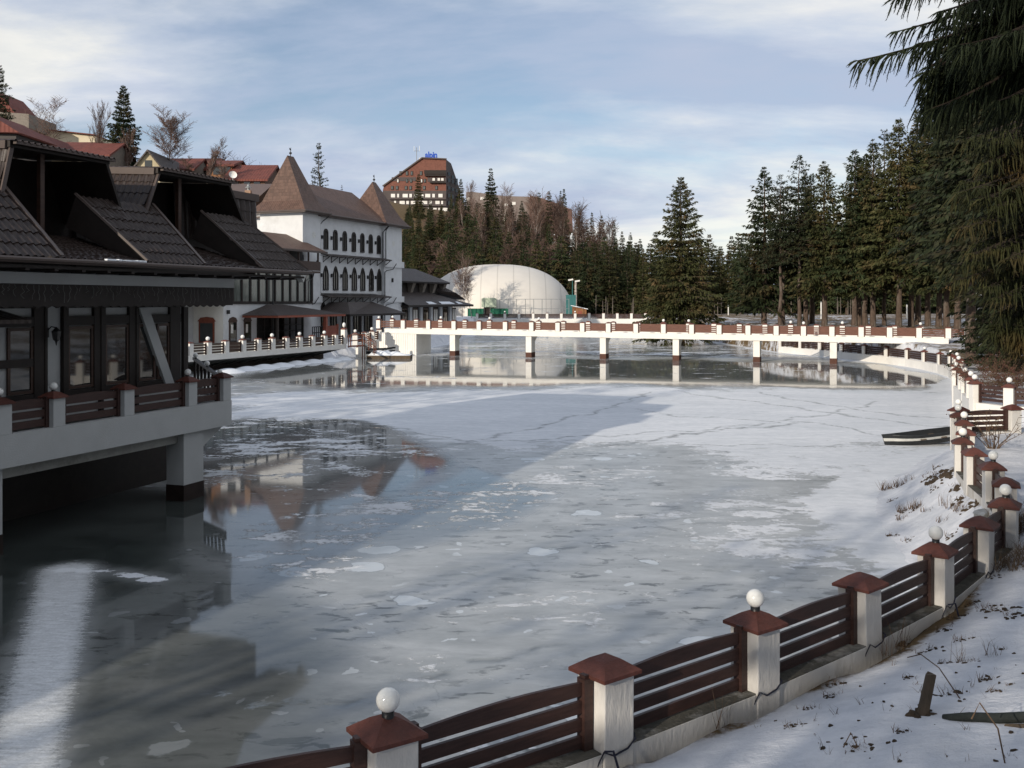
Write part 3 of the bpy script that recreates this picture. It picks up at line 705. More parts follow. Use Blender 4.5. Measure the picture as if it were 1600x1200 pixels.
def fence(root, pts, zfoot, post, cap, globe, zt, globes, pw, wall, panel, wallmat, boardmat, posts=None, skip=(), ledge=None):
    """pts: world (x, y, z) of the pillars' datum; wall = (z0, z1, width) or None; panel = (z0, z1, boards, gap, thickness, arch, upright)."""
    o = Vector(root.location)
    n = len(pts)
    for i, p in enumerate(pts):
        a = Vector(pts[max(i - 1, 0)]); b = Vector(pts[min(i + 1, n - 1)]); ang = math.atan2(b.y - a.y, b.x - a.x)
        po = obj('post', post, root, Vector(p) - o, ang, 0.012); lean_ = random.Random(i * 7 + n)
        po.rotation_euler = (lean_.gauss(0, .008), lean_.gauss(0, .008), ang + lean_.gauss(0, .02))
        cp_ = obj('cap', cap, po, (0, 0, 0), lean_.gauss(0, .03)); cp_.rotation_euler.x = lean_.gauss(0, .006)
        if i in globes: obj('globe_lamp', globe, po, (0, 0, zt))
    for i in range(n - 1):
        if i in skip: continue
        p, q = Vector(pts[i]), Vector(pts[i + 1]); d = (q - p); d.z = 0; u = d.normalized()
        a = p + u * pw * 0.5; b = q - u * pw * 0.5
        if (b - a).length > 0.15:
            obj('rail_panel', board_panel(a, b, *panel, mats=boardmat), root, a - o)
    if wall:
        m = MB(); hw = wall[2] / 2
        for i in range(n - 1):
            if i in skip: continue
            p, q = Vector(pts[i]), Vector(pts[i + 1]); d = q - p; d.z = 0; u = d.normalized(); v = Vector((-u.y, u.x, 0)) * hw
            a = p + u * (pw * 0.49) - o; b = q - u * (pw * 0.49) - o
            z0, z1 = Vector((0, 0, wall[0])), Vector((0, 0, wall[1]))
            c = [a - v + z0, b - v + z0, b + v + z0, a + v + z0, a - v + z1, b - v + z1, b + v + z1, a + v + z1]
            m.mesh(c, [(0, 3, 2, 1), (4, 5, 6, 7), (0, 1, 5, 4), (1, 2, 6, 5), (2, 3, 7, 6), (3, 0, 4, 7)])
        m.build('base_wall', wallmat, root)
        if ledge:
            for i in range(n - 1):
                p, q = Vector(pts[i]), Vector(pts[i + 1]); d = q - p; d.z = 0; u = d.normalized()
                a = p + u * (pw * 0.5) - o; b = q - u * (pw * 0.5) - o; zc = Vector((0, 0, wall[1] + 0.006))
                MB().obox((a + b) / 2 + zc, (b - a) / 2, Vector((-u.y, u.x, 0)) * (hw - 0.012), (0, 0, 0.009)).build('ledge', ledge, root)

# near fence along the snowy bank
PN, CN, ZTN = pillar_data('post', 0.36, 0.10, 1.83, 0.17, CAP, WHITE_OLD)
GN = globe_data(0.094, 0.035)
r = thing('pillar_fence', 'long white pillar fence with brown boards and globe lamps along the snowy near bank', 'fence', (NEAR_POSTS[3][0], NEAR_POSTS[3][1], 0))
fence(r, [(x, y, 0.0) for x, y in NEAR_POSTS], 0, PN, CN, GN, ZTN - 0.02, {0, 2, 4, 6, 8, 10, 12, 14, 15, 16}, 0.36, (-0.3, 1.19, 0.34), (1.225, 1.80, 4, 0.045, 0.035, 0.04, 0.10), WHITE_OLD, FENCEWOOD, ledge=mat('mossy_ledge', (0.085, 0.080, 0.066), 0.95, 0.4, 6, 0.8, 30, col2=(0.30, 0.29, 0.27), thr=(0.52, 0.7)))
for i in range(2, 8):                      # the dark cable looped along the feet of the posts
    (x0, y0), (x1, y1) = NEAR_POSTS[i], NEAR_POSTS[i + 1]
    u = Vector((x1 - x0, y1 - y0, 0)).normalized(); v = Vector((u.y, -u.x, 0)); c = Vector((x0, y0, 0)) - Vector(r.location) + Vector((0, 0, 0.0))
    h = 0.195; cb = MB()
    pts = [c - u * h * 1.3 + v * h * 0.7 + Vector((0, 0, 1.05)), c - u * h + v * h + Vector((0, 0, 1.23)), c - u * 0.4 * h + v * (h + .005) + Vector((0, 0, 1.17)), c + u * 0.5 * h + v * (h + .005) + Vector((0, 0, 1.19)), c + u * h + v * h + Vector((0, 0, 1.25)), c + u * h * 1.3 + v * 0.6 * h + Vector((0, 0, 1.26))]
    cb.tube(pts, 0.009, 6)
    cb.build('cable', WIRE, r)
    if i in (3, 6):
        MB().tube([c - u * 1.0 * h + v * 1.05 * h + Vector((0, 0, 1.24)), c - u * .9 * h + v * 1.5 * h + Vector((0, 0, 1.27)), c - u * .7 * h + v * 1.65 * h + Vector((0, 0, 1.10)), c - u * 0.6 * h + v * 1.5 * h + Vector((0, 0, 0.9))], 0.012, 6).build('cable_end', WIRE, r)

# far part of the same fence, from the little inlet round the right shore to beneath the bridge
PF, CF, ZTF = pillar_data('post', 0.36, 0.0, 1.83, 0.17, CAPFAR, WHITE)
r = thing('pillar_fence', 'white pillar fence following the far right shore and passing under the bridge', 'fence', (*FAR_POSTS[6], 0))
zz_ = lambda y: -0.50 * sstep(50, 76, y)
fence(r, [(x, y, float(zz_(y))) for x, y in FAR_POSTS], 0, PF, CF, globe_data(0.11, 0.03), ZTF - 0.02, {1, 2, 3, 4, 6, 8, 10, 12, 14}, 0.36, (-0.3, 1.10, 0.34), (1.2, 1.80, 4, 0.05, 0.035, 0.03, 0.08), WHITE, FENCEWOOD)

# low white wall with boards along the far shore in front of the dome
PD, CD, ZTD = pillar_data('post', 0.42, 1.2, 3.10, 0.12, CAPFAR, WHITE, 0.03)
xa, xb = G(745, 165).x, G(1009, 165).x
pts = [(xa + (xb - xa) * i / 12, 165.6, 0) for i in range(13)]
r = thing('pillar_fence', 'straight white pillar fence on the far shore before the white dome', 'fence', (pts[6][0], 165.6, 0))
fence(r, pts, 0, PD, CD, globe_data(0.14, 0.02), ZTD, {2, 7}, 0.42, (-0.3, 2.2, 0.4), (2.28, 3.0, 4, 0.03, 0.04, 0.0, 0.06), WHITE, FENCEWOOD)

# ---------------------------------------------------------------- bridge
BA, BB = Vector((-12.4, 96.4)), Vector((34.6, 78.6))
FB = Frame(BA.x, BA.y, BB.x - BA.x, BB.y - BA.y)
BL = (BB - BA).length; BW = 3.4
def bz(t): return 2.52 - 0.30 * t / BL
bridge = thing('footbridge', 'long white footbridge with red brown railings spanning the frozen lake on thin piers', 'bridge', (BA.x, BA.y, 0), FB.rz)
d = MB(); nseg = 24
for i in range(nseg):
    a, b = BL * i / nseg, BL * (i + 1) / nseg
    za, zb = bz(a), bz(b)
    for y0, y1, dz0, dz1 in ((0, 0.3, -0.48, 0.0), (BW - 0.3, BW, -0.48, 0.0), (0.3, BW - 0.3, -0.40, -0.12)):
        v = [(a, y0, za + dz0), (b, y0, zb + dz0), (b, y1, zb + dz0), (a, y1, za + dz0), (a, y0, za + dz1), (b, y0, zb + dz1), (b, y1, zb + dz1), (a, y1, za + dz1)]
        fs = [(0, 3, 2, 1), (4, 5, 6, 7), (0, 1, 5, 4), (2, 3, 7, 6)]
        d.mesh(v, fs)
d.build('deck', WHITE, bridge)
ab = MB(); x0, x1 = FB.t(568, 0), FB.t(650, 0)
ab.box(x0, x1, 0.06, BW - 0.06, -0.4, bz(0) - 0.485)
x = x0 + 0.15
while x < x1 - 0.1:
    ab.box(x, x + 0.09, 0.03, 0.07, 0.0, bz(0) - 0.50); x += 0.24
ab.build('abutment', WHITE, bridge)
for px in (707, 826, 942, 1056, 1182, 1302, 1420):
    t = FB.t(px, 0.15); zt = bz(t) - 0.485
    p = MB().extr([(t - 0.27, 0.12, zt), (t - 0.27, 0.12, 0.45), (t - 0.27, 1.15, 0.45), (t - 0.27, 1.15, zt - 0.5), (t - 0.27, 1.9, zt)][::-1], (0.54, 0, 0))
    pr = p.build('pier', WHITE, bridge)
    MB().box(t - 0.285, t + 0.285, 0.105, 1.165, -0.4, 0.45).build('pier_foot', BROWNBASE, pr)
PB, CB, ZTB = pillar_data('post', 0.40, 0.0, 0.80, 0.13, CAPFAR, WHITE, 0.03)
GB = globe_data(0.13, 0.02)
front = [592, 630.5, 670, 709.7, 749, 790, 831, 872, 910.4, 951, 994, 1037, 1081, 1124, 1169, 1213, 1255.6, 1300, 1345.6, 1390, 1436, 1481.6, 1511]
def bridge_rail(xs_, y, globes):
    for i, t in enumerate(xs_):
        po = obj('post', PB, bridge, (t, y, bz(t)))
        obj('cap', CB, po)
        if i in globes: obj('globe_lamp', GB, po, (0, 0, ZTB - 0.02))
    for a, b in zip(xs_[:-1], xs_[1:]):
        if b - a < 0.6: continue
        m = MB()
        n = 4
        for k in range(n):
            z0 = 0.10 + k * 0.165
            va = Vector((a + 0.2, y, bz(a) + z0 + 0.07)); vb = Vector((b - 0.2, y, bz(b) + z0 + 0.07))
            m.beam(va, vb, 0.035, 0.112)
        for xx in (a + 0.25, b - 0.25): m.box(xx - 0.04, xx + 0.04, y - 0.05, y + 0.05, bz(xx), bz(xx) + 0.78)
        m.build('rail_panel', BRIDGEWOOD, bridge)
ft = [FB.t(p, 0.15) for p in front]
bridge_rail(ft, 0.16, {0, 16})
rear = [FB.t(613.5 + 37.6 * k + 0.08 * k * k, BW - 0.15) for k in range(24)]
rear = [t for t in rear if t < BL - 0.5]
bridge_rail(rear, BW - 0.16, {0, 2, 4, 6, 11, 12, 16, 18, 21})
# ---------------------------------------------------------------- near restaurant on its terrace over the ice
FN = Frame(-7.74, 27.4, 0.363, 1.0)
TL = FN.t(-60, 0) - 24.0                     # terrace runs on unseen towards the camera, lengthened to shade the near ice
Y_W = 1.2
near = thing('lakeside_restaurant', 'dark timbered restaurant with brown tiled mansard roof and two deep open dormers', 'restaurant', (FN.o.x, FN.o.y, 0), FN.rz)
deckz = 2.46
xe = FN.t(291, Y_W)                          # far corner of the house
# walls
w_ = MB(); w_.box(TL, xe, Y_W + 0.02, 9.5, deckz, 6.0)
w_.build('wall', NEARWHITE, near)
# timber frame on the lake front
def zf(py, px=200, y=Y_W): return FN.z(px, py, y)
tf = MB()
def member(pxa, pxb, z0, z1, dy=0.05, m=0): tf.box(FN.t(pxa, Y_W), FN.t(pxb, Y_W), Y_W - dy, Y_W + 0.03, z0, z1, m)
zl0, zl1 = 5.06, 5.62                          # dark lintel board with fairy lights
zh0, zh1 = 4.86, 5.03                          # white strip above the doors
zp0 = 2.46
for a, b in ((-60, -8), (50, 67), (96, 104), (144, 162), (199, 214), (263, 279), (284, 291)):
    member(a, b, 3.02 if b < 280 else deckz, zh1, 0.07)
member(-60, 66, 3.72, 3.9 - 0.0, 0.055); 
for a, b in ((-60, 66), (97, 280)):
    member(a, b, 4.62, 4.84, 0.06); member(a, b, 2.86, 3.10, 0.06); member(a, b, 5.03, 5.10, 0.08)
for a, b in ((66, 70), (95, 99), (154, 158), (209, 213)): member(a, b, deckz, 5.06, 0.09)
tf.build('timber_frame', BLACKWOOD, near)
# diagonal pale brace
br = MB(); a0, a1 = FN.pt(218, 481, Y_W - 0.12), FN.pt(233, 481, Y_W - 0.12); b0, b1 = FN.pt(261, 604, Y_W - 0.12), FN.pt(274, 603, Y_W - 0.12)
br.extr([a0, b0, b1, a1], (0, 0.10, 0)); br.build('brace', NEARWHITE, near)
# windows: pane in a dark frame
for a, b, za, zb in ((-58, -10, 3.12, 4.60), (10, 50, 3.12, 4.60), (104, 144, 3.12, 4.60), (162, 199, 3.12, 4.60), (214, 241, 3.12, 4.60), (244, 263, 3.12, 4.60)):
    x0, x1 = FN.t(a, Y_W), FN.t(b, Y_W)
    f = MB(); k = 0.07
    f.box(x0, x0 + k, Y_W - 0.045, Y_W, za, zb).box(x1 - k, x1, Y_W - 0.045, Y_W, za, zb).box(x0 + k, x1 - k, Y_W - 0.045, Y_W, za, za + k).box(x0 + k, x1 - k, Y_W - 0.045, Y_W, zb - k, zb)
    fo = f.build('window', DARKWOOD, near)
    MB().box(x0 + k, x1 - k, Y_W - 0.02, Y_W + 0.01, za + k, zb - k).build('pane', GLASS, fo)
# overhanging upper floor: white beam, dark carved board, soffit
xb_ = FN.t(366, 0)
MB().box(TL, xb_, 0.0, 0.22, 5.56, 5.80).build('beam', NEARWHITE, near)
fb = MB().box(TL, xb_ - 0.02, 0.03, 0.16, 5.08, 5.555)
x = TL
while x < xb_ - 0.3:                          # scalloped carving along the bottom edge
    fb.extr([(x, 0.028, 5.10), (x + 0.14, 0.028, 5.04), (x + 0.28, 0.028, 5.10)], (0, 0.06, 0)); x += 0.28
fb.build('carved_board', BLACKWOOD, near)
MB().box(TL, xb_ - 0.03, 0.23, Y_W + 0.02, 5.58, 5.70).build('soffit', BLACKWOOD, near)
fl = MB(); random.seed(7); x = FN.t(5, 0)
while x < xb_ - 0.2:                          # unlit fairy-light icicles
    l_ = random.uniform(0.12, 0.42); y0 = -0.004
    pts = [(x, y0, 5.54)]
    for k in range(4): pts.append((x + random.uniform(-0.06, 0.06), y0 - 0.012, 5.54 - l_ * (k + 1) / 4))
    fl.tube(pts, 0.0045, 3); x += random.uniform(0.12, 0.2)
fl.build('fairy_lights', mat('fairy_light_wire', (0.16, 0.16, 0.15), 0.5), near)
# wall lantern
lp = FN.pt(88, 524, Y_W - 0.22)
ln = MB(); ln.tube([(lp.x - 0.05, Y_W, lp.z + 0.10), (lp.x - 0.05, Y_W - 0.12, lp.z + 0.2), (lp.x, Y_W - 0.2, lp.z + 0.18)], 0.014, 6)
ln.lathe([(0.0, 0.20), (0.03, 0.17), (0.10, 0.10), (0.105, 0.085), (0.075, -0.10), (0.03, -0.14), (0.012, -0.22), (0.0, -0.24)], 6, (lp.x, lp.y, lp.z))
ln.box(lp.x - 0.10, lp.x - 0.02, Y_W - 0.03, Y_W, lp.z - 0.05, lp.z + 0.18)
ln.build('wall_lantern', BLACKMETAL, near)
# little snowy porch roof at the left edge
pr = MB(); q0, q1 = FN.pt(-40, 470, Y_W), FN.pt(52, 487, Y_W - 1.0)
pr.mesh([(q0.x - 2, Y_W, 5.02), (q1.x, Y_W, 5.02), (q1.x, 0.25, 4.80), (q0.x - 2, 0.25, 4.80), (q0.x - 2, Y_W, 4.94), (q1.x, Y_W, 4.94), (q1.x, 0.25, 4.72), (q0.x - 2, 0.25, 4.72)], [(0, 1, 2, 3)[::-1], (4, 5, 6, 7), (0, 1, 5, 4), (1, 2, 6, 5), (2, 3, 7, 6), (3, 0, 4, 7)])
pr.build('porch_roof', DARKROOF, near)
# mansard roof: corrugated lower slope in raised strips, sunken niches under the dormers
EY, EZ, KY, KZ = -0.85, 6.06, 0.75, 7.62        # eave line and knee line (y, z)
UY, UZ = 1.25, 8.60                            # top of the upper face
def onslope(t, f, lift=0.0): return Vector((t, EY + (KY - EY) * f, EZ + (KZ - EZ) * f + lift))
def corrug(m, quad, period=0.19, amp=0.026, step=0.36, drop=0.022, thick=0.03, mi=0):
    """Wavy tile sheet over a quad [a(low left), b(low right), c(high right), d(high left)]."""
    a, b, c, d = map(Vector, quad)
    nrm = (b - a).cross(d - a).normalized()
    if nrm.z < 0: nrm = -nrm
    wl = max((b - a).length, (c - d).length); nu = max(4, int(wl / period * 6)); hl = (d - a).length; rows = max(1, int(round(hl / step)))
    k0 = len(m.v)
    for j in range(rows):
        for e in (0, 1):
            v = (j + e) / rows; off = thick + (drop if e == 0 else 0.0)
            lo, hi = a.lerp(d, v), b.lerp(c, v)
            for i in range(nu + 1):
                p = lo.lerp(hi, i / nu); ph = (p - a).dot((b - a).normalized()) / period
                m.v.append(tuple(p + nrm * (off + amp * math.sin(2 * math.pi * ph))))
    W_ = nu + 1
    for r_ in range(2 * rows - 1):
        for i in range(nu):
            m.f.append((k0 + r_ * W_ + i, k0 + r_ * W_ + i + 1, k0 + (r_ + 1) * W_ + i + 1, k0 + (r_ + 1) * W_ + i)); m.m.append(mi)
    return m
def teave(px): return FN.t(px, EY)
def tknee(px): return FN.t(px, KY)
strips = [((TL, teave(97)), (TL, tknee(3))), ((teave(231), teave(320)), (tknee(118), tknee(238))), ((teave(411), teave(481)), (tknee(314), tknee(375)))]
for (e0, e1), (k0, k1) in strips:
    slope = MB()
    corrug(slope, [onslope(e0, 0), onslope(e1, 0), onslope(k1, 1), onslope(k0, 1)], drop=0.03)
    a, b, c, d = onslope(e0, 0), onslope(e1, 0), onslope(k1, 1), onslope(k0, 1)
    slope.face([a, d, d + Vector((0, 0.3, -0.7)), a + Vector((0, 0.1, -0.10))], 2); slope.face([b, c, c + Vector((0, 0.3, -0.7)), b + Vector((0, 0.1, -0.10))], 2)  # niche cheeks coloured black-brown for the shade within
    slope.beam(onslope(e1, 0, 0.07), onslope(k1, 1, 0.07), 0.10, 0.05, 1); slope.beam(onslope(e0, 0, 0.07), onslope(k0, 1, 0.07), 0.10, 0.05, 1)
    slope.build('lower_roof', [DARKROOF, FLASH, BLACKWOOD], near, smooth=False)
for (e0, e1), (k0, k1) in (((teave(97), teave(231)), (tknee(3), tknee(118))), ((teave(320), teave(411)), (tknee(238), tknee(314)))):
    lo = [Vector((e0, EY, EZ - 0.02)), Vector((e1, EY, EZ - 0.02)), Vector((k1 + 0.5, KY + 0.5, EZ + 0.62)), Vector((k0, KY + 0.5, EZ + 0.62))]
    nich = MB(); corrug(nich, lo, amp=0.022); nich.build('niche_roof', DARKROOF, near)
sp_ = MB(); random.seed(3)                      # last snow lying in the gutter of the first niche
x0_, x1_ = teave(163), teave(222)
for k in range(10):
    xa_ = x0_ + (x1_ - x0_) * k / 10; r_ = random.uniform(0.04, 0.10)
    sp_.obox((xa_ + r_, EY - 0.05, EZ + 0.035), (r_ * 1.3, 0, 0), (0, 0.05, 0), (0, 0, random.uniform(0.012, 0.028)))
sp_.build('snow_patch', SNOWMAT, near, bevel=0.01)
gt = MB(); gt.tube([(TL, EY - 0.09, EZ - 0.05), (teave(481) + 0.05, EY - 0.09, EZ - 0.02)], 0.05, 8); gt.box(TL, teave(481), EY - 0.02, EY + 0.02, EZ - 0.10, EZ - 0.02)
gt.build('gutter', STEEL if False else FLASH, near)
ev = MB(); ev.box(TL, teave(481) - 0.1, EY + 0.05, 0.4, EZ - 0.20, EZ - 0.14)
x = TL
while x < teave(470):
    ev.box(x, x + 0.10, EY + 0.02, 0.2, EZ - 0.25, EZ - 0.2); x += 0.75
ev.build('eaves', BLACKWOOD, near)
# upper face with the dormers
TE = tknee(376)                                # far end of the upper roof
def U(px, py, y=None):
    """point on the steep upper face"""
    y = 0.85 if y is None else y
    return FN.pt(px, py, y)
zt_l = UZ
def face_at(t, z):                              # steep upper face: leans back a little with height
    return Vector((t, 0.80 + 0.42 * (z - KZ) / (UZ - KZ), z))
hoods = []
for (tl, tr), (bl, brr) in (((25, 170), (-2, 198)), ((254, 361), (221, 391))):
    hoods.append((FN.t(tl, 0.5), FN.t(tr, 0.5), FN.t(bl, 0.5), FN.t(brr, 0.5)))
TR = FN.t(403, 2.2)
up = MB(); corrug(up, [Vector((hoods[1][1] - 0.3, 2.2, 7.0)), Vector((TR, 2.2, 7.0)), Vector((TR, 2.3, UZ)), Vector((hoods[1][1] - 0.3, 2.3, UZ))], period=0.30, amp=0.035, step=0.5)
up.build('upper_roof', DARKROOF, near)
for a, b, y in ((hoods[1][1] + 0.25, TR + 0.04, 2.28),):
    MB().box(a, b, y - 0.10, y + 0.5, UZ - 0.16, UZ + 0.06).build('ridge_cap', FLASH, near)
body = MB(); body.box(TL, TR, 2.6, 9.2, 5.9, UZ - 0.02); body.box(TR - 0.02, TR + 0.03, 2.3, 9.2, 6.0, UZ)
body.build('attic', BLACKWOOD, near)
for k, (tl, tr, bl, brr) in enumerate(hoods):
    dm = MB()
    zt = 8.52; za = 7.0
    A, B = Vector((tl, 0.62, zt)), Vector((tr, 0.62, zt)); C, D_ = Vector((brr, 0.55, za)), Vector((bl, 0.55, za))
    dm.beam(A, D_, 0.10, 0.06, 1); dm.beam(B, C, 0.12, 0.07, 0); dm.beam(A + Vector((-0.1, 0, 0.02)), B + Vector((0.1, 0, 0.02)), 0.12, 0.14, 0)
    dm.beam(A + Vector((-0.05, -0.14, 0.05)), B + Vector((0.16, -0.14, 0.05)), 0.09, 0.07, 1)
    # cheeks running back into the attic, ceiling, back wall, posts; blackened for inner shade
    bk_ = Vector((0, 3.0, 0.18))
    for p, q in ((A, D_), (B, C)):
        dm.mesh([p, q, q + bk_, p + bk_, p + Vector((.04, 0, 0)), q + Vector((.04, 0, 0)), q + bk_ + Vector((.04, 0, 0)), p + bk_ + Vector((.04, 0, 0))], [(0, 1, 2, 3), (7, 6, 5, 4)], 0)
    dm.mesh([(tl - .1, .5, zt), (tr + .1, .5, zt), (tr + .1, 2.9, zt + .16), (tl - .1, 2.9, zt + .16)], [(0, 1, 2, 3)], 0)
    dm.box(min(tl, bl) - 0.1, max(tr, brr) + 0.1, 2.46, 2.58, 5.9, zt + 0.05, 0)
    m_ = (tl + tr) / 2 - 0.2
    dm.box(m_ - 0.06, m_ + 0.06, 0.95, 1.06, 6.6, zt - 0.02, 2)
    dm.box(tl + 0.35, tl + 0.45, 1.6, 1.7, 6.6, zt - 0.02, 0)
    dmo = dm.build('dormer', [BLACKWOOD, FLASH, DARKWOOD], near)
    ck = MB(); e_ = Vector((-0.03, 0.02, 0)); corrug(ck, [D_ + e_, D_ + bk_ + e_, A + bk_ + e_, A + e_], period=0.20, amp=0.022, step=0.36, drop=0.022); ck.build('dormer_cheek', DARKROOF, dmo)
    MB().beam(A + Vector((-0.10, 0.03, 0.0)), A + bk_ + Vector((-0.10, 0, 0.0)), 0.10, 0.17).build('flashing', FLASH, dmo)
    sheet = MB(); corrug(sheet, [A + Vector((-0.12, -0.20, 0.05)), B + Vector((0.14, -0.20, 0.05)), B + Vector((0.14, 2.8, 0.22)), A + Vector((-0.12, 2.8, 0.22))], period=0.17, amp=0.035, step=3.0, drop=0)
    sheet.build('dormer_roof', DARKROOF, dmo)
sp = FN.pt(474, 434, -0.6)
fld = MB(); fld.extr([(sp.x - 0.16, sp.y, sp.z + 0.08), (sp.x + 0.16, sp.y, sp.z + 0.08), (sp.x + 0.02, sp.y, sp.z - 0.14)], (0, 0.18, 0)); fld.beam((sp.x, sp.y + 0.1, sp.z + 0.06), (sp.x - 0.2, sp.y + 0.5, sp.z + 0.24), 0.04, 0.04)
fld.build('eaves_lamp', mat('lamp_housing', (0.5, 0.5, 0.48), 0.4), near)

# terrace deck on piers
deck = thing('lake_terrace', 'grey white concrete terrace with boarded pillar railing standing on a pier in the ice', 'terrace', (FN.o.x, FN.o.y, 0), FN.rz)
xr = FN.t(362, 0)
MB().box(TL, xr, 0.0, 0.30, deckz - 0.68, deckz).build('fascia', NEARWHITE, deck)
MB().box(TL, xr - 0.01, 0.31, 9.4, deckz - 0.30, deckz - 0.006).build('slab', CONCRETE, deck)
MB().box(TL, FN.t(283, 0.2), 0.31, 0.72, deckz - 0.95, deckz - 0.31).build('edge_beam', CONCRETE, deck)
sb = MB(); t0 = FN.t(283, 0.2); t1 = FN.t(314, 0.2)
for t in (t0, t0 - 6.5): sb.box(t + 0.02, t + 0.5, 0.73, 9.2, deckz - 1.0, deckz - 0.31)
sb.mesh([(t1, 0.25, deckz - 0.69), (xr, 0.25, deckz - 0.69), (t1, 0.25, deckz - 1.25), (t1, 1.0, deckz - 0.69), (xr, 1.0, deckz - 0.69), (t1, 1.0, deckz - 1.25)], [(0, 1, 2), (3, 5, 4), (0, 3, 4, 1), (1, 4, 5, 2), (2, 5, 3, 0)])
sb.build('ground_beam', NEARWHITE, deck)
for t in (t0, t0 - 6.5):
    MB().box(TL, FN.t(292, 2.6), 2.6, 9.0, -0.4, deckz - 0.32).build('under_deck_shade_wall', BLACKWOOD, deck) if t == t0 else None  # wall added and coloured black for the dark under the terrace
    c = MB().box(t, t + (t1 - t0), 0.12, 0.66, 0.42, deckz - 0.69).build('pier', NEARWHITE, deck)
    MB().box(t - 0.01, t + (t1 - t0) + 0.01, 0.11, 0.67, -0.4, 0.42).build('pier_foot', DARKBASE, c)
    MB().box(t - 0.35, t + 0.1, 3.0, 3.5, -0.4, deckz - 1.0).build('pier', CONCRETE, deck)
PK, CK, ZTK = pillar_data('post', 0.34, 0.0, 0.62, 0.16, CAP, NEARWHITE, 0.05)
GK = globe_data(0.085, 0.03)
ps = [FN.t(-115, 0.2), FN.t(-2, 0.2), FN.t(83, 0.2), FN.t(193, 0.2), FN.t(293, 0.2), xr - 0.17]
ps = [2 * ps[0] - ps[1], *ps]
for i, t in enumerate(ps):
    po = obj('post', PK, deck, (t, 0.19, deckz), 0, 0.01); obj('cap', CK, po)
    if i in (2, 3, 5): obj('globe_lamp', GK, po, (0, 0, ZTK - 0.02))
for a, b in zip(ps[:-1], ps[1:]):
    obj('rail_panel', board_panel(Vector((a + 0.17, 0.19, deckz)), Vector((b - 0.17, 0.19, deckz)), 0.04, 0.60, 3, 0.045, 0.035, 0.05, 0.09, FENCEWOOD), deck, (a + 0.17, 0.19, deckz))

# dark stair with balusters going down from the terrace to the shore
st = thing('stair_railing', 'black wooden stair with balusters and globe lamps going down behind the terrace corner', 'stairs', (*FN.w(xr, 2.0).xy, 0), 0)
o = Vector(st.location)
top, bot = G(308, 33.5, 3.05), G(352, 30.2, 2.42)
top, bot = P(303, 560, 34.0), P(356, 598, 30.0)
top2, bot2 = P(303, 602, 34.0), P(352, 640, 30.0)
m = MB(); m.beam(top - o, bot - o, 0.10, 0.09)
m.beam(top2 - o, bot2 - o, 0.08, 0.26); m.build('handrail', BLACKWOOD, st)
for k in range(9):
    f = (k + 0.3) / 9; MB().beam(top.lerp(bot, f) - o, top2.lerp(bot2, f) - o, 0.07, 0.07).build('baluster', BLACKWOOD, st)
tr_ = MB()
side = Vector((-1.0, -0.2, 0)).normalized()
for k in range(8):
    c = top2.lerp(bot2, k / 8) - o; tr_.obox(c + side * 0.55 + Vector((0, 0, 0.02)), side * 0.52, Vector((side.y, -side.x, 0)) * 0.16, Vector((0, 0, 0.025)))
tr_.build('tread', CONCRETE, st)
for f in (0.05, 0.42, 0.78):
    p = top.lerp(bot, f) - o; obj('globe_lamp', GK, st, (p.x, p.y, p.z + 0.03))
# ---------------------------------------------------------------- white two-towered hotel on the left shore
FM = Frame(-22.15, 105.0, 0.367, 0.930)
main = thing('towered_hotel', 'white three storey lakeside hotel with two pointed brown tower roofs and rows of arched windows', 'hotel', (FM.o.x, FM.o.y, 0), FM.rz)
T1, T2, T3 = 3.46, 17.66, 22.3
EA = 14.75
w_ = MB()
w_.box(0, T1, 0, 5.4, 0.5, EA).box(T2, T3, 0, 5.4, 0.5, EA).box(T1, T2, 0.35, 10, 0.5, EA).box(0.6, T1, 5.4, 10, 0.5, 12.5).box(T2, T3 - 0.5, 5.4, 10, 0.5, 12.5)
# white string courses round the towers
for a, b in ((-0.12, T1 + 0.1), (T2 - 0.1, T3 + 0.25)):
    for z in (9.35, 5.0): w_.box(a, b, -0.22, 0.0, z, z + 0.75)
w_.build('wall', WALLGREY, main)
w_ = MB(); w_.box(T1 + 0.05, T2 - 1.4, -0.02, 0.34, 6.05, 10.2)       # bay carried out over the ground floor
w_.build('bay', WALLGREY, main)
# roofs
rf = MB(); oh = 0.8
def pyr(m, x0, x1, y0, y1, z0, zf, z1, fl, rid, mi=0):
    a = [(x0, y0, z0), (x1, y0, z0), (x1, y1, z0), (x0, y1, z0)]
    b = [(x0 + fl, y0 + fl, zf), (x1 - fl, y0 + fl, zf), (x1 - fl, y1 - fl, zf), (x0 + fl, y1 - fl, zf)]
    cx, cy = (x0 + x1) / 2, (y0 + y1) / 2; c = [(cx - rid, cy, z1), (cx + rid, cy, z1)]
    for i in range(4): m.face([a[i], a[(i + 1) % 4], b[(i + 1) % 4], b[i]], mi)
    m.face([b[0], b[1], c[1], c[0]], mi); m.face([b[1], b[2], c[1]], mi); m.face([b[2], b[3], c[0], c[1]], mi); m.face([b[3], b[0], c[0]], mi)
    m.box(x0 + 0.05, x1 - 0.05, y0 + 0.05, y1 - 0.05, z0 - 0.22, z0 - 0.004, 1)
t1 = MB(); pyr(t1, -oh, T1 + oh, -oh, 5.4 + oh, EA, EA + 1.15, 20.9, 0.95, 0.6)
r1 = t1.build('tower_roof', [BROWNROOF, FLASH], main)
t2 = MB(); pyr(t2, T2 - oh, T3 + oh, -oh, 5.4 + oh, EA - 0.15, EA + 1.0, 20.1, 0.95, 0.45)
r2 = t2.build('tower_roof', [BROWNROOF, FLASH], main)
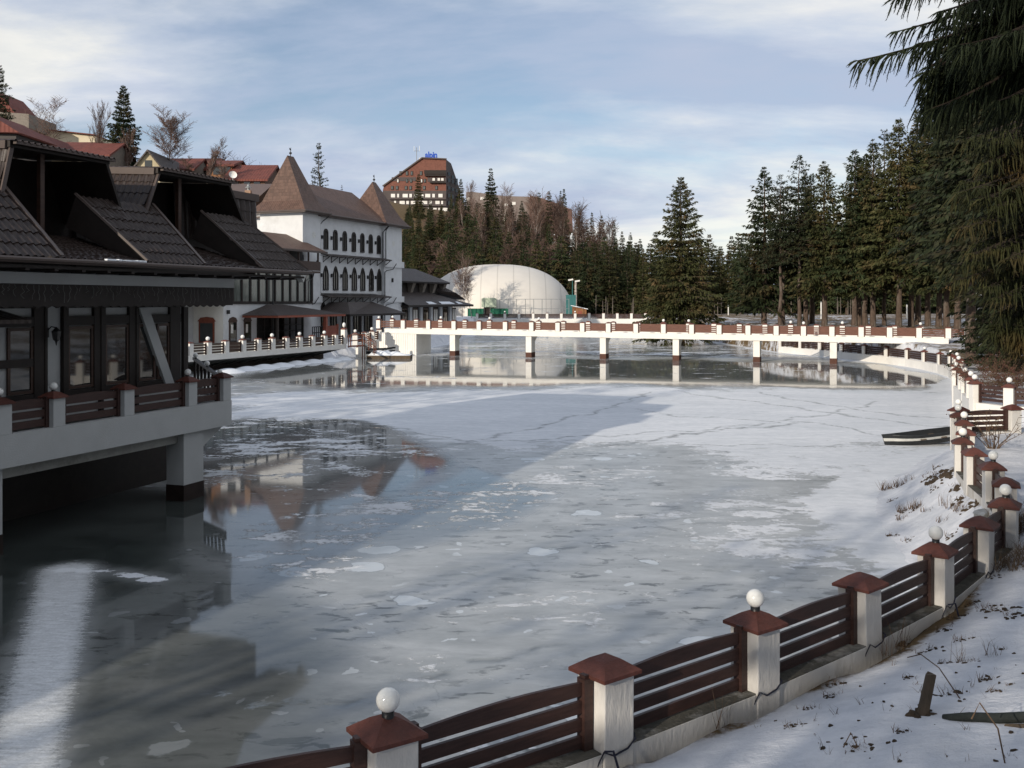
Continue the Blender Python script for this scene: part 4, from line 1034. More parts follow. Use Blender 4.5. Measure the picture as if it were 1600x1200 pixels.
for ro, cx, z in ((r1, T1 / 2, 21.0), (r2, (T2 + T3) / 2, 20.2)):
    f = MB().lathe([(0.05, -0.1), (0.05, 0.25), (0.16, 0.35), (0.18, 0.5), (0.05, 0.62), (0.03, 0.95)], 8, (cx, 2.7, z))
    f.extr([(cx - 0.22, 2.69, z + 0.9), (cx + 0.2, 2.69, z + 0.86), (cx + 0.1, 2.69, z + 1.05), (cx + 0.14, 2.69, z + 1.32), (cx - 0.02, 2.69, z + 1.12), (cx - 0.28, 2.69, z + 1.2)], (0, 0.03, 0))
    fo_ = f.build('weathercock', BLACKMETAL, ro); fo_.scale = (0.75, 1, 0.72); fo_.location = (cx * 0.25, 0, z * 0.28 - 0.1)
m = MB()
RZ = 18.7
m.face([(T1 - 0.6, -0.45, EA - 0.1), (T2 + 0.6, -0.45, EA - 0.1), (T2 + 0.6, 0.5, EA + 0.75), (T1 - 0.6, 0.5, EA + 0.75)])
m.face([(T1 - 0.6, 0.5, EA + 0.75), (T2 + 0.6, 0.5, EA + 0.75), (T2 + 0.6, 4.9, RZ), (T1 - 0.6, 4.9, RZ)])
m.face([(T1 - 0.6, 10.6, EA - 0.1), (T1 - 0.6, 4.9, RZ), (T2 + 0.6, 4.9, RZ), (T2 + 0.6, 10.6, EA - 0.1)])
m.box(T1 - 0.5, T2 + 0.5, -0.4, 10.4, EA - 0.34, EA - 0.12, 1)
m.build('main_roof', [BROWNROOF, FLASH], main)
gt = MB(); gt.tube([(T1 - 0.4, -0.55, EA - 0.14), (T2 + 0.4, -0.55, EA - 0.14)], 0.10, 6)
for x0, x1, zz0 in ((-oh, T1 + oh, EA), (T2 - oh, T3 + oh, EA - 0.15)):
    gt.tube([(x0, 5.4 + oh, zz0 - .04), (x0, -oh - 0.08, zz0 - .04), (x1, -oh - 0.08, zz0 - .04), (x1, 5.4 + oh, zz0 - .04)], 0.10, 6)
gt.build('gutter', FLASH, main)
dp = MB()
for x, yy in ((T1 + 0.08, 0.2), (T2 - 0.12, 0.2), (T2 + 0.1, -0.1)):
    dp.tube([(x + (0.9 if x < 5 else 0.5), -0.5, EA - 0.25), (x + 0.3, -0.1, EA - 0.8), (x, yy - 0.1, EA - 1.2), (x, yy - 0.1, 10.3)], 0.06, 6)
for x in (0.12, T2 + 0.05):
    for z in (8.9, 4.7): dp.tube([(x + 2.2, -0.5, z + 0.9), (x + 1.6, -0.35, z + 0.2), (x + 0.1, -0.3, z), (x, -0.1, z - 0.2), (x, -0.1, z - 3.5)], 0.055, 6)
dp.build('downpipe', BLACKMETAL, main)
# arched windows
def arch(cx, z0, z1, hw, kind, y):
    pts = [(cx - hw, y, z0), (cx + hw, y, z0)]
    zs = z1 - (hw * 1.25 if kind == 0 else hw * 1.9)
    n = 6
    for k in range(n + 1):
        f = k / n
        if kind == 0: pts.append((cx + hw * math.cos(f * math.pi / 2), y, zs + (z1 - zs) * math.sin(f * math.pi / 2)))
        else: pts.append((cx + hw * (1 - f) ** 0.62 * (1 if f < 1 else 0), y, zs + (z1 - zs) * (f ** 0.85)))
    for k in range(n - 1, -1, -1):
        f = k / n
        if kind == 0: pts.append((cx - hw * math.cos(f * math.pi / 2), y, zs + (z1 - zs) * math.sin(f * math.pi / 2)))
        else: pts.append((cx - hw * (1 - f) ** 0.62, y, zs + (z1 - zs) * (f ** 0.85)))
    return pts
def arched_window(parent, cx, z0, z1, hw, kind, y, fm=BLACKWOOD, pm=GLASS):
    f = MB(); outer = arch(cx, z0 - 0.05, z1 + 0.08, hw, kind, y); inner = arch(cx, z0 + 0.1, z1 - 0.12, hw - 0.13, kind, y); n = len(outer)
    for i in range(n):
        j = (i + 1) % n
        a, b, c, d = map(Vector, (outer[i], outer[j], inner[j], inner[i])); f.face([a, b, c, d])
        bk = Vector((0, 0.12, 0)); f.face([b, a, a + bk, b + bk]); f.face([d, c, c + bk, d + bk])
    f.box(cx - 0.03, cx + 0.03, y - 0.01, y + 0.05, z0 + 0.1, z1 - 0.13)
    fo = f.build('window', fm, parent)
    MB().face([Vector(p) + Vector((0, 0.07, 0)) for p in inner]).build('pane', pm, fo)
    return fo
up_x = [509.7, 524.3, 539, 553.2, 566.5, 579.6, 592.2]
for px in up_x:
    x = FM.t(px, 0.27); arched_window(main, x, 10.95, 13.1, 0.43, 0, 0.23)
    MB().box(x - 0.95, x - 0.80, 0.1, 0.34, 12.0, 12.4).build('wall_lantern', BLACKMETAL, main)
for px in [509.4, 524.8, 539.6, 554, 567.2, 580.6, 592.8]:
    x = FM.t(px, -0.1); arched_window(main, x, 6.42, 9.0, 0.52, 1, -0.14)
    MB().box(x - 0.98, x - 0.83, -0.25, -0.02, 7.8, 8.2).build('wall_lantern', BLACKMETAL, main)
for px in (505.5, 521.5):
    x = FM.t(px, 0.27); arched_window(main, x, 1.9, 5.0, 0.55, 1, 0.23)
for z in (7.5, 3.2): MB().box(T2 + 1.9, T2 + 2.1, -0.2, 0, z, z + .5).build('wall_lantern', BLACKMETAL, main)
# slim roofs on brackets above and below the bay
for z, y1 in ((10.2, -0.02), (5.72, 0.34)):
    lg = MB(); lg.mesh([(T1, y1, z + 0.20), (T2 + 0.2, y1, z + 0.20), (T2 + 0.2, -1.0, z - 0.02), (T1, -1.0, z - 0.02), (T1, y1, z + 0.08), (T2 + 0.2, y1, z + 0.08), (T2 + 0.2, -1.0, z - 0.14), (T1, -1.0, z - 0.14)], [(3, 2, 1, 0), (4, 5, 6, 7), (0, 1, 5, 4), (1, 2, 6, 5), (2, 3, 7, 6), (3, 0, 4, 7)])
    lo = lg.build('ledge_roof', DARKROOF, main)
    for k in range(9):
        x = T1 + 0.4 + k * 1.72
        b = MB(); b.beam((x, -0.03, z - 0.12), (x, -0.95, z - 0.12), 0.07, 0.07).beam((x, -0.9, z - 0.15), (x, -0.05, z - 0.75), 0.07, 0.07).beam((x, -0.05, z - 0.1), (x, -0.05, z - 0.8), 0.07, 0.07)
        b.build('bracket', BLACKWOOD, lo)
# medallions and painted scroll work on the towers
dc = MB()
for cx in (T1 / 2 + 0.4, T2 + 2.4):
    dc.mesh([(cx + 0.36 * math.cos(a), -0.015, 12.3 + 0.36 * math.sin(a)) for a in [k * math.pi / 8 for k in range(16)]], [tuple(range(15, -1, -1))])
    for s in (-1, 1): dc.box(cx + s * 0.7 - 0.3, cx + s * 0.7 + 0.3, -0.012, 0, 10.9, 11.0); 
dc.build('medallion', mat('grey_painted_relief', (0.60, 0.60, 0.58), 0.9, 0.25, 6), main)
# entrance porch
x0, x1 = FM.t(532, -3), FM.t(621, -3)
po = MB(); za, zb = 5.05, 3.75
po.mesh([(x0, -4.2, zb), (x1, -4.2, zb), (x1, 0.3, zb), (x0, 0.3, zb), (x0 + 3.2, -2.0, za), (x1 - 1.5, -0.5, za), (x0 + 3.0, 0.3, za)], [(0, 1, 5, 4), (1, 2, 5), (0, 4, 6, 3), (4, 5, 6)])
po.box(x0 + 0.1, x1 - 0.1, -4.1, 0.2, zb - 0.22, zb - 0.01, 1)
pf = po.build('porch_roof', [GREYROOF, BLACKWOOD], main)
cl = MB()
for k in range(6):
    x = x0 + 0.5 + (x1 - x0 - 1.0) * k / 5; MB().box(x - 0.10, x + 0.10, -3.9, -3.7, 1.4, zb - 0.2).build('column', BLACKWOOD, pf)
for k in range(5):
    x = x0 + 1.4 + k * 2.5; arched_window(main, x, 1.6, 4.6, 0.62, 1, 0.2, BLACKWOOD, GLASSGREY)

# ---------------------------------------------------------------- glazed restaurant between the terrace and the hotel
FR = Frame(-21.0, 104.0, 0.367, 0.930)
res = thing('glazed_restaurant', 'white ground floored restaurant with dark glazed upper storey and brown lean-to roof beside the hotel', 'restaurant', (FR.o.x, FR.o.y, 0), FR.rz)
xa, xm, xo, xz = FR.t(349, 0), FR.t(401, 0), FR.t(475, 0), 0.0
w_ = MB()
w_.box(xa, xm, 0, 9, 0.5, 4.9).box(xm, xz, 3.0, 9, 0.5, 4.9).box(xm, xz, 0, 3.0, 3.6, 4.9).box(xo, xz, 0, 3.0, 0.5, 3.6)
w_.box(xa - 12, xa, 3.4, 12, 0.5, 4.9)
w_.build('wall', WALLGREY, res)
MB().face([(xa - 0.004, 0.02, 1.0), (xa - 0.004, 3.38, 1.0), (xa - 0.004, 3.38, 4.88), (xa - 0.004, 0.02, 4.88)][::-1]).build('side_wall', WHITE, res)  # sunlit end painted whiter than the other walls
# the end wall facing the camera with a carved red brown window
sw = MB(); sx = xa - 0.03
sw.box(sx - 0.05, sx, 0.95, 2.7, 1.3, 3.35); sw.extr([(sx - 0.06, 0.8, 3.3), (sx - 0.06, 2.85, 3.3), (sx - 0.06, 2.5, 3.65), (sx - 0.06, 1.8, 3.72), (sx - 0.06, 1.1, 3.65)], (0.05, 0, 0))
swo = sw.build('window', REDWOOD, res)
MB().box(sx - 0.075, sx - 0.05, 1.12, 2.53, 1.45, 3.15).build('pane', GLASS, swo)
for pa, pb in ((357.5, 369.5), (381, 392)):
    x0, x1 = FR.t(pa, 0), FR.t(pb, 0)
    wf = MB().box(x0, x1, -0.05, 0.0, 1.3, 3.3).extr([(x0 - 0.1, -0.06, 3.28), (x1 + 0.1, -0.06, 3.28), (x1 - 0.1, -0.06, 3.6), ((x0 + x1) / 2, -0.06, 3.72), (x0 + 0.1, -0.06, 3.6)], (0, 0.06, 0)).build('window', DARKWOOD, res)
    MB().box(x0 + 0.15, x1 - 0.15, -0.075, -0.05, 1.45, 3.2).build('pane', GLASS, wf)
    MB().box(x0 + 0.2, x0 + 0.2 + 0.3 * (x1 - x0), -0.09, -0.075, 2.2, 3.0).build('blind', BRIGHTPANE, wf)
# open veranda with furniture shadows: lattice of dark posts
vr = MB()
k = 0; x = xm + 0.2
while x < xo - 0.1:
    vr.box(x, x + 0.12, 0.05, 0.2, 1.0, 3.6); vr.box(x, min(x + 1.1, xo), 0.08, 0.14, 2.15, 2.25); vr.box(x, min(x + 1.1, xo), 0.08, 0.14, 2.75, 2.82); x += 1.1
vr.box(xm, xo, 2.6, 2.9, 1.0, 3.6)
vr.build('veranda_lattice', BLACKWOOD, res)
MB().box(xm, xo, -0.02, 0.0, 3.55, 3.95).build('awning_board', mat('grey_canvas', (0.13, 0.12, 0.10), 0.9, 0.2, 2), res)
for px in (355, 397, 424): x = FR.t(px, 0); MB().box(x - 0.1, x + 0.1, -0.25, 0, 4.0, 4.35).build('wall_lantern', BLACKMETAL, res)
# upper storey: mullions and curtained glass, balcony above
x0 = xa - 12
fr = MB(); fr.box(x0, xz, -0.12, 0.0, 4.9, 5.15).box(x0, xz, -0.12, 0.0, 7.9, 8.35)
MB().box(x0, xz - 0.05, -0.02, 6, 5.15, 7.9).build('glazing', GLASSGREY, res)
x = x0
while x < xz:
    fr.box(x, x + 0.22, -0.12, 0.03, 5.15, 7.9); x += 1.32
fr.box(xz - 0.25, xz, -0.14, 6, 4.9, 8.35)
fr.build('mullions', BLACKWOOD, res)
bc = MB(); bx = FR.t(440, 0)
bc.box(x0, xz + 0.9, -0.5, 0.2, 8.1, 8.3)
bc.box(x0, xz + 0.9, -0.5, -0.42, 8.35, 9.3); x = x0
while x < xz + 0.8: bc.box(x, x + 0.14, -0.5, -0.35, 9.3, 10.35); x += 1.8
bc.build('balcony', DARKWOOD, res)
MB().box(x0, xz, 1.2, 6, 8.3, 10.4).build('upper_wall', BLACKWOOD, res)
rr = MB()
a = [(x0, -1.0, 10.35), (xz + 1.4, -1.0, 10.35), (xz + 1.4, 3.5, 12.3), (xz - 6.0, 3.5, 12.3), (x0, 3.5, 12.3)]
rr.face(a); rr.face([(x0, -1.0, 10.2), (xz + 1.4, -1.0, 10.2), (xz + 1.4, 3.5, 12.1), (x0, 3.5, 12.1)][::-1], 1); rr.beam((x0, -1.02, 10.28), (xz + 1.4, -1.02, 10.28), 0.12, 0.2, 1)
rr.build('roof', [BROWNROOF, FLASH], res)
dpp = MB(); x = FR.t(424.5, -0.1); dpp.tube([(x, -0.25, 1.4), (x, -0.25, 8.0)], 0.07, 6); x = FR.t(488, -0.1); dpp.tube([(x, -0.3, 8.1), (x - 0.1, -0.2, 7.6), (x - 0.9, -0.2, 7.2), (x - 0.9, -0.2, 5.0)], 0.06, 6); dpp.build('downpipe', BLACKMETAL, res)
# canopy on a red post
cn = thing('canopy', 'low dark tiled canopy on a red timber post in front of the glazed restaurant', 'canopy', (*FR.w(FR.t(488, -2.5), -2.5).xy, 0), FR.rz)
cx = FR.t(488, -2.5)
q = [FR.pt(434, 491, -4.5), FR.pt(541, 491.5, -4.5), FR.pt(490, 492, 0.0), FR.pt(455, 477, -1.5)]
L0, L1 = FR.t(434, -4.3) - cx, FR.t(541, -4.3) - cx
c = MB(); zl, zh = 3.85, 4.85
c.mesh([(L0, -1.8, zl), (L1, -1.8, zl), (L1 - 1.0, 2.3, zl), (L0, 2.3, zl), (L0 + 3.4, 1.8, zh), (L0 + 6.0, 1.8, zh)], [(0, 1, 5, 4), (1, 2, 5), (0, 4, 3), (2, 3, 4, 5)])
c.build('roof', GREYROOF, cn)
MB().box(L0 + 0.1, L1 - 0.1, -1.78, 2.2, zl - 0.22, zl - 0.01).build('edge_beam', REDWOOD, cn)
MB().box(-0.16, 0.16, -1.7, -1.4, 1.2, zl - 0.2).build('post', REDWOOD, cn)
MB().box(L0 + 0.4, L0 + 0.6, -1.5, -1.3, 1.2, zl - 0.2).build('post', BLACKWOOD, cn)
# balustrade and red bench block beside it
bs = thing('balustrade', 'short red brown carved timber balustrade beside the red canopy post', 'balustrade', (*FR.w(FR.t(515, -3), -3).xy, 1.3), FR.rz)
a, b = FR.t(506, -3) - FR.t(515, -3), FR.t(527, -3) - FR.t(515, -3)
MB().box(a, b, -0.05, 0.05, 0.1, 1.35).box(a - 0.1, a + 0.12, -0.1, 0.1, 0, 1.7).box(b - 0.12, b + 0.1, -0.1, 0.1, 0, 1.5).build('panel', REDWOOD, bs)
lt = MB(); a2 = FR.t(488, -3) - FR.t(515, -3); x = a2
while x < a - 0.2: lt.box(x, x + 0.08, -0.03, 0.03, 0.1, 1.3); x += 0.35
lt.box(a2, a, -0.04, 0.04, 0.65, 0.75).box(a2, a, -0.04, 0.04, 1.25, 1.33); lt.build('lattice', BLACKWOOD, bs)

# lake promenade with its row of pillars
FT = Frame(-21.75, 71.0, 14.95 - 8.1 - 0.05, 17.0)
FT = Frame(G(325, 71).x, 71.0, G(537.5, 88).x - G(325, 71).x, 17.0)
prom = thing('promenade', 'white edged promenade with pillar railing and globe lamps along the left shore below the hotel', 'promenade', (FT.o.x, FT.o.y, 0), FT.rz)
PL = (Vector((G(537.5, 88).x, 88)) - FT.o).length; pz = 1.35
MB().box(-22, PL + 0.4, 0.0, 0.35, pz - 0.42, pz).build('fascia', WHITE, prom)
MB().box(-22, PL + 0.4, 0.35, 14, pz - 0.35, pz - 0.01).build('paving', CONCRETE, prom)
un = MB(); x = -22
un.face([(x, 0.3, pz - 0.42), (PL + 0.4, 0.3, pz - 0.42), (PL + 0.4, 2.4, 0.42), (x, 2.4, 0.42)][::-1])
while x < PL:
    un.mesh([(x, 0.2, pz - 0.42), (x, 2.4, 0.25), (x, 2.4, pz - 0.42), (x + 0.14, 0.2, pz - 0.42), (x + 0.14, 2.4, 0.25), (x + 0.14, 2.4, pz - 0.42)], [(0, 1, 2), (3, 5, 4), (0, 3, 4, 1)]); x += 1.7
un.build('underside', mat('dark_concrete', (0.13, 0.13, 0.12), 0.9, 0.25, 2.0), prom)  # darker concrete than the paving
MB().box(-22, PL + 0.4, 2.38, 3.4, -0.4, 0.5).build('gap_shade_wall', DARKBASE, prom)  # black wall put in for the dark gap under the promenade
PP, CPc, ZTP = pillar_data('post', 0.40, 0.0, 0.86, 0.12, CAPFAR, WHITE, 0.03)
GP = globe_data(0.15, 0.02)
pp = [278, 296, 324.7, 352, 379, 403, 425, 447, 468, 487.7, 506.7, 523.7, 537.5]
pt_ = [FT.t(p, 0.2) for p in pp]
gl = {2, 4, 6, 8, 10}
for i, t in enumerate(pt_):
    tall = i == len(pt_) - 1
    po_ = obj('post', PP, prom, (t, 0.2, pz)); po_.scale = (1, 1, 1.5 if tall else 1); obj('cap', CPc, po_)
    if i in gl or tall: obj('globe_lamp', GP, po_, (0, 0, ZTP - 0.02))
for i, (a, b) in enumerate(zip(pt_[:-1], pt_[1:])):
    obj('rail_panel', board_panel(Vector((a + 0.2, 0.2, pz)), Vector((b - 0.2, 0.2, pz)), 0.05, 0.76, 4 if i % 3 else 3, 0.07 if i not in (3,) else 0.01, 0.04, 0.0, 0.06, DARKWOOD), prom, (a + 0.2, 0.2, pz))
# ramp wall with pillars climbing to the bridge head
ramp_ = thing('pillar_fence', 'short white pillar fence climbing from the promenade to the left bridge head', 'fence', (G(572, 93).x, 93, 0))
o = Vector(ramp_.location)
rp = [P(555, 537 - 0, 91.5), P(569, 535, 92.6), P(581, 533, 94), P(592.5, 530, 95.3)]
PRm, CRm, ZRm = pillar_data('post', 0.45, -0.2, 0.9, 0.12, CAPFAR, WHITE, 0.03)
for i, p in enumerate(rp):
    q = obj('post', PRm, ramp_, p - o); obj('cap', CRm, q)
    if i in (0, 2): obj('globe_lamp', GP, q, (0, 0, ZRm - 0.02))
for a, b in zip(rp[:-1], rp[1:]):
    u = (b - a).normalized(); a2, b2 = a + u * 0.25, b - u * 0.25
    obj('rail_panel', board_panel(a2, b2, 0.08, 0.78, 4, 0.05, 0.04, 0.0, 0.06, BRIDGEWOOD), ramp_, a2 - o)
m = MB(); 
for a, b in zip(rp[:-1], rp[1:]):
    u = Vector((b.x - a.x, b.y - a.y, 0)).normalized() * 0.24; v = Vector((-u.y, u.x, 0)) * 0.6
    a2, b2 = a + u - o, b - u - o
    lo, hi = Vector((0, 0, -a.z - 0.2)), Vector((0, 0, 0.0))
    m.mesh([a2 - v + lo, b2 - v + lo, b2 + v + lo, a2 + v + lo, a2 - v, b2 - v, b2 + v, a2 + v], [(4, 5, 6, 7), (0, 1, 5, 4), (1, 2, 6, 5), (2, 3, 7, 6), (3, 0, 4, 7)])
m.build('base_wall', WHITE, ramp_)
# iron landing stair, pontoon and the little boat under snow
ls = thing('landing_stair', 'rusty brown iron stair with handrails leading down to the ice beside the bridge abutment', 'stairs', (G(557, 89).x, 89, 0))
o = Vector(ls.location)
a0, a1, b0, b1 = P(546, 541, 89), P(568, 540, 89.6), P(570, 540, 89.7), P(586, 552, 88)
m = MB(); m.obox((a0 + a1) / 2 - o, (a1 - a0) / 2, (0, 0.6, 0), (0, 0, 0.05)); m.build('landing', REDWOOD, ls)
for k in range(6):
    c = b0.lerp(b1, (k + 0.5) / 6) - o; MB().obox(c, (0.13, 0, 0), (0, 0.55, 0), (0, 0, 0.03)).build('tread', BLACKWOOD, ls)
m = MB()
for s in (-0.6, 0.6):
    off = Vector((0, s, 0)); up_ = Vector((0, 0, 1.0))
    m.tube([a0 - o + off + up_, a1 - o + off + up_, b1 - o + off + up_], 0.04, 6); m.tube([a0 - o + off + up_ * 0.5, a1 - o + off + up_ * 0.5, b1 - o + off + up_ * 0.5], 0.03, 6)
    for p in (a0, a1, b0.lerp(b1, 0.5), b1): m.tube([p - o + off + Vector((0, 0, -p.z if p in (a1,) else -0.1)), p - o + off + up_], 0.045, 6)
m.build('handrail', mat('rusty_iron', (0.14, 0.05, 0.03), 0.8, 0.4, 6), ls)
pn = thing('pontoon', 'low dark wooden pontoon topped with snow at the foot of the bridge abutment', 'pontoon', (G(610, 90).x, 90, 0))
MB().box(-2.0, 1.9, -1.0, 1.0, -0.1, 0.28).build('float', OLDWOOD, pn)
sn = MB(); nx, ny = 16, 8
vs = []; fs = []
for j in range(ny + 1):
    for i in range(nx + 1):
        x, y = -1.95 + 3.8 * i / nx, -0.95 + 1.9 * j / ny; e = math.sin(math.pi * i / nx) ** 0.5 * math.sin(math.pi * j / ny) ** 0.5
        vs.append((x, y, 0.285 + e * (0.14 + 0.10 * math.sin(x * 3 + y * 2) + (0.35 if x < -0.2 else 0.1))))
for j in range(ny):
    for i in range(nx): fs.append((j * (nx + 1) + i, j * (nx + 1) + i + 1, (j + 1) * (nx + 1) + i + 1, (j + 1) * (nx + 1) + i))
sn.mesh(vs, fs); sn.build('snow', SNOWMAT, pn, smooth=True)
def boat(name, label, loc, rz, Lb, wb, h, tiltx=0.0, roll=0.0, snow=False):
    b = thing(name, label, 'boat', loc, rz); b.rotation_euler = (roll, tiltx, rz)
    n = 14; rings = []; m = MB(); prof = 7
    for i in range(n + 1):
        f = i / n; x = -Lb / 2 + Lb * f; ww = wb / 2 * (1 - max(0, (f - 0.45) / 0.55) ** 2.2) * (0.86 + 0.14 * min(1, f / 0.3)); sheer = h + 0.28 * h * max(0, (f - 0.5) / 0.5) ** 2 + 0.0
        ring = []
        for k in range(prof):
            a = k / (prof - 1); ring.append((x + (0.12 * Lb * 0.4 * a if f > 0.95 else 0), max(ww, 0.02) * (a ** 0.45), sheer * a ** 1.4))
        rings.append(ring)
    vs = [p for r_ in rings for p in r_] + [(p[0], -p[1], p[2]) for r_ in rings for p in r_]
    off = (n + 1) * prof
    fs, ms = [], []
    for i in range(n):
        for k in range(prof - 1):
            a, b_, c, d = i * prof + k, (i + 1) * prof + k, (i + 1) * prof + k + 1, i * prof + k + 1
            mi = 1 if k == prof - 3 else 0
            m.mesh([vs[a], vs[b_], vs[c], vs[d]], [(0, 1, 2, 3)], mi); m.mesh([vs[a + off], vs[d + off], vs[c + off], vs[b_ + off]], [(0, 1, 2, 3)], mi)
    for i in range(n):
        for k in range(1, prof - 1):
            q = [(x, y * 0.93, z + 0.02) for x, y, z in (vs[i * prof + k], vs[i * prof + k + 1], vs[(i + 1) * prof + k + 1], vs[(i + 1) * prof + k])]
            m.face(q, 0); m.face([(x, -y, z) for x, y, z in reversed(q)], 0)
    tr = [rings[0][k] for k in range(prof)]; m.face(tr + [(p[0], -p[1], p[2]) for p in reversed(tr)], 0)
    m.build('hull', [BOATDARK, BOATWHITE], b)
    g = MB(); rim = [rings[i][-1] for i in range(n + 1)]; g.tube(rim, 0.022, 6); g.tube([(p[0], -p[1], p[2]) for p in rim], 0.022, 6); g.tube([rim[0], (rim[0][0], -rim[0][1], rim[0][2])], 0.025, 6); g.build('gunwale', BOATDARK, b)
    for f in (4, 8): 
        x = rings[f][0][0]; ww = rings[f][-1][1]; MB().box(x - 0.10, x + 0.10, -ww, ww, h * 0.62, h * 0.68).build('thwart', OLDWOOD, b)
    return b
boat('rowing_boat', 'small pale rowing boat lying by the snowy pontoon left of the bridge', (G(594, 91.5).x, 91.5, 0.30), 0.25, 2.6, 1.1, 0.5)
boat('rowing_boat', 'dark rowing boat with a broad white band frozen in beside the right bank fence', (*ICE(1441, 694), -0.02), math.radians(188), 2.75, 1.05, 0.42, 0.10, 0.0)
# snow lying on the ice along the promenade
for k, (px, py, s) in enumerate(((353, 583, 1.3), (383, 579, 1.2), (410, 576, 1.3), (437, 573, 1.2), (462, 569.5, 1.2), (487, 567, 1.2), (512, 565, 1.2), (533, 562.5, 1.1))):
    x, y = ICE(px, py)
    m = MB(); n = 14; vs = []
    for j in range(5):
        f = j / 4
        for i in range(n): a = 2 * math.pi * i / n; vs.append((math.cos(a) * s * 1.25 * (1 - f), math.sin(a) * s * 0.9 * (1 - f) , 0.55 * s * 0.5 * (1 - (1 - f) ** 1.7) - 0.03))
    fs = [(j * n + i, j * n + (i + 1) % n, (j + 1) * n + (i + 1) % n, (j + 1) * n + i) for j in range(4) for i in range(n)]
    m.mesh(vs, fs)
    tag(m.build('snow_heap', SNOWMAT, None, (x, y + 0.5, 0), FT.rz, smooth=True), 'low white snow heap lying on the ice below the promenade edge', 'snow heap', 'snow heaps below the promenade')

# ---------------------------------------------------------------- low wing right of the hotel
wing = thing('timber_wing', 'low building with dark two tier roof and square clerestory openings right of the hotel', 'building', (FM.o.x, FM.o.y, 0), FM.rz)
wx0, wx1 = T3 + 0.05, FM.t(726, 0)
MB().box(wx0, wx1 - 1.5, 1.2, 9, 0.5, 4.7).build('wall', BLACKWOOD, wing)
for k in range(6):
    x = wx0 + 1.2 + k * (wx1 - wx0 - 4) / 5
    MB().box(x - 0.35, x + 0.35, 0.9, 1.22, 0.5, 4.5).build('column', WALLGREY, wing)
    f = MB().box(x + 0.9, x + 2.3, 1.1, 1.19, 2.0, 4.2).build('window', DARKWOOD, wing)
    MB().box(x + 1.02, x + 1.5, 1.07, 1.1, 2.2, 4.0).box(x + 1.65, x + 2.15, 1.07, 1.1, 2.2, 4.0).build('pane', BRIGHTPANE if k % 2 else GLASS, f)
lr = MB(); lz = FM.z(700, 476.5, -1.0); 
lr.mesh([(wx0 - 0.4, -1.2, lz), (wx1 + 0.8, -1.2, lz), (wx1 + 0.8, 9.5, lz), (wx0 - 0.4, 9.5, lz), (wx0, 3.0, 6.4), (wx1 - 6, 3.0, 6.4), (wx1 - 6, 6, 6.4), (wx0, 6, 6.4)], [(0, 1, 5, 4), (1, 2, 6, 5), (2, 3, 7, 6)])
lr.box(wx0 - 0.3, wx1 + 0.7, -1.1, 9.4, lz - 0.25, lz - 0.01, 1)
lr.build('lower_roof', [GREYROOF, BLACKWOOD], wing)
cx1 = FM.t(692, 3)
MB().box(wx0, cx1, 3.3, 6, 6.2, 8.1).build('clerestory', BLACKWOOD, wing)
for px in (642, 660, 676, 691):
    x = FM.t(px, 3); MB().mesh([(x - 0.5, 2.3, 8.0), (x + 0.5, 2.3, 8.0), (x + 0.3, 2.9, 6.3), (x - 0.3, 2.9, 6.3), (x - 0.5, 3.3, 8.0), (x + 0.5, 3.3, 8.0), (x + 0.3, 3.3, 6.3), (x - 0.3, 3.3, 6.3)], [(0, 1, 2, 3)[::-1], (1, 5, 6, 2), (0, 3, 7, 4)]).build('pilaster', STONE, wing)
ur = MB(); uz = FM.z(680, 441, 2)
ur.mesh([(wx0, 1.9, uz), (cx1 + 0.4, 1.9, uz), (cx1 - 2, 6.5, uz + 2.0), (wx0, 6.5, uz + 2.0), (wx0, 12, uz), (cx1 + 0.4, 12, uz)], [(0, 1, 2, 3), (1, 5, 2), (3, 2, 5, 4)]); ur.box(wx0, cx1 + 0.3, 2.0, 11.9, uz - 0.2, uz - 0.01, 1)
ur.build('upper_roof', [GREYROOF, BLACKWOOD], wing)
sn_ = MB()
for a_, b_ in ((0.30, 0.42), (0.50, 0.72), (0.78, 0.86)):
    xa_, xb_ = wx0 + (wx1 - wx0) * a_, wx0 + (wx1 - wx0) * b_; sn_.mesh([(xa_, -0.9, lz + 0.20), (xb_, -0.9, lz + 0.20), (xb_ - 0.4, -0.3, lz + 0.46), (xa_ + 0.3, -0.3, lz + 0.46), (xa_, -0.9, lz + 0.12), (xb_, -0.9, lz + 0.12)], [(0, 1, 2, 3), (4, 5, 1, 0)])
sn_.build('snow_patch', SNOWMAT, wing)
er = MB(); a = FM.pt(692, 449, 4); b = FM.pt(727, 469, 1)
er.mesh([(cx1 + 0.2, 1.0, 6.35), (wx1 + 0.5, 0.0, 5.35), (wx1 + 0.5, 8.0, 5.35), (cx1 + 0.2, 8, 6.35), (cx1 + 0.2, 4.5, 7.9), (wx1 - 3.5, 4.5, 6.9)], [(0, 1, 5, 4), (1, 2, 5), (2, 3, 4, 5), (0, 4, 3)])
er.build('end_roof', GREYROOF, wing)
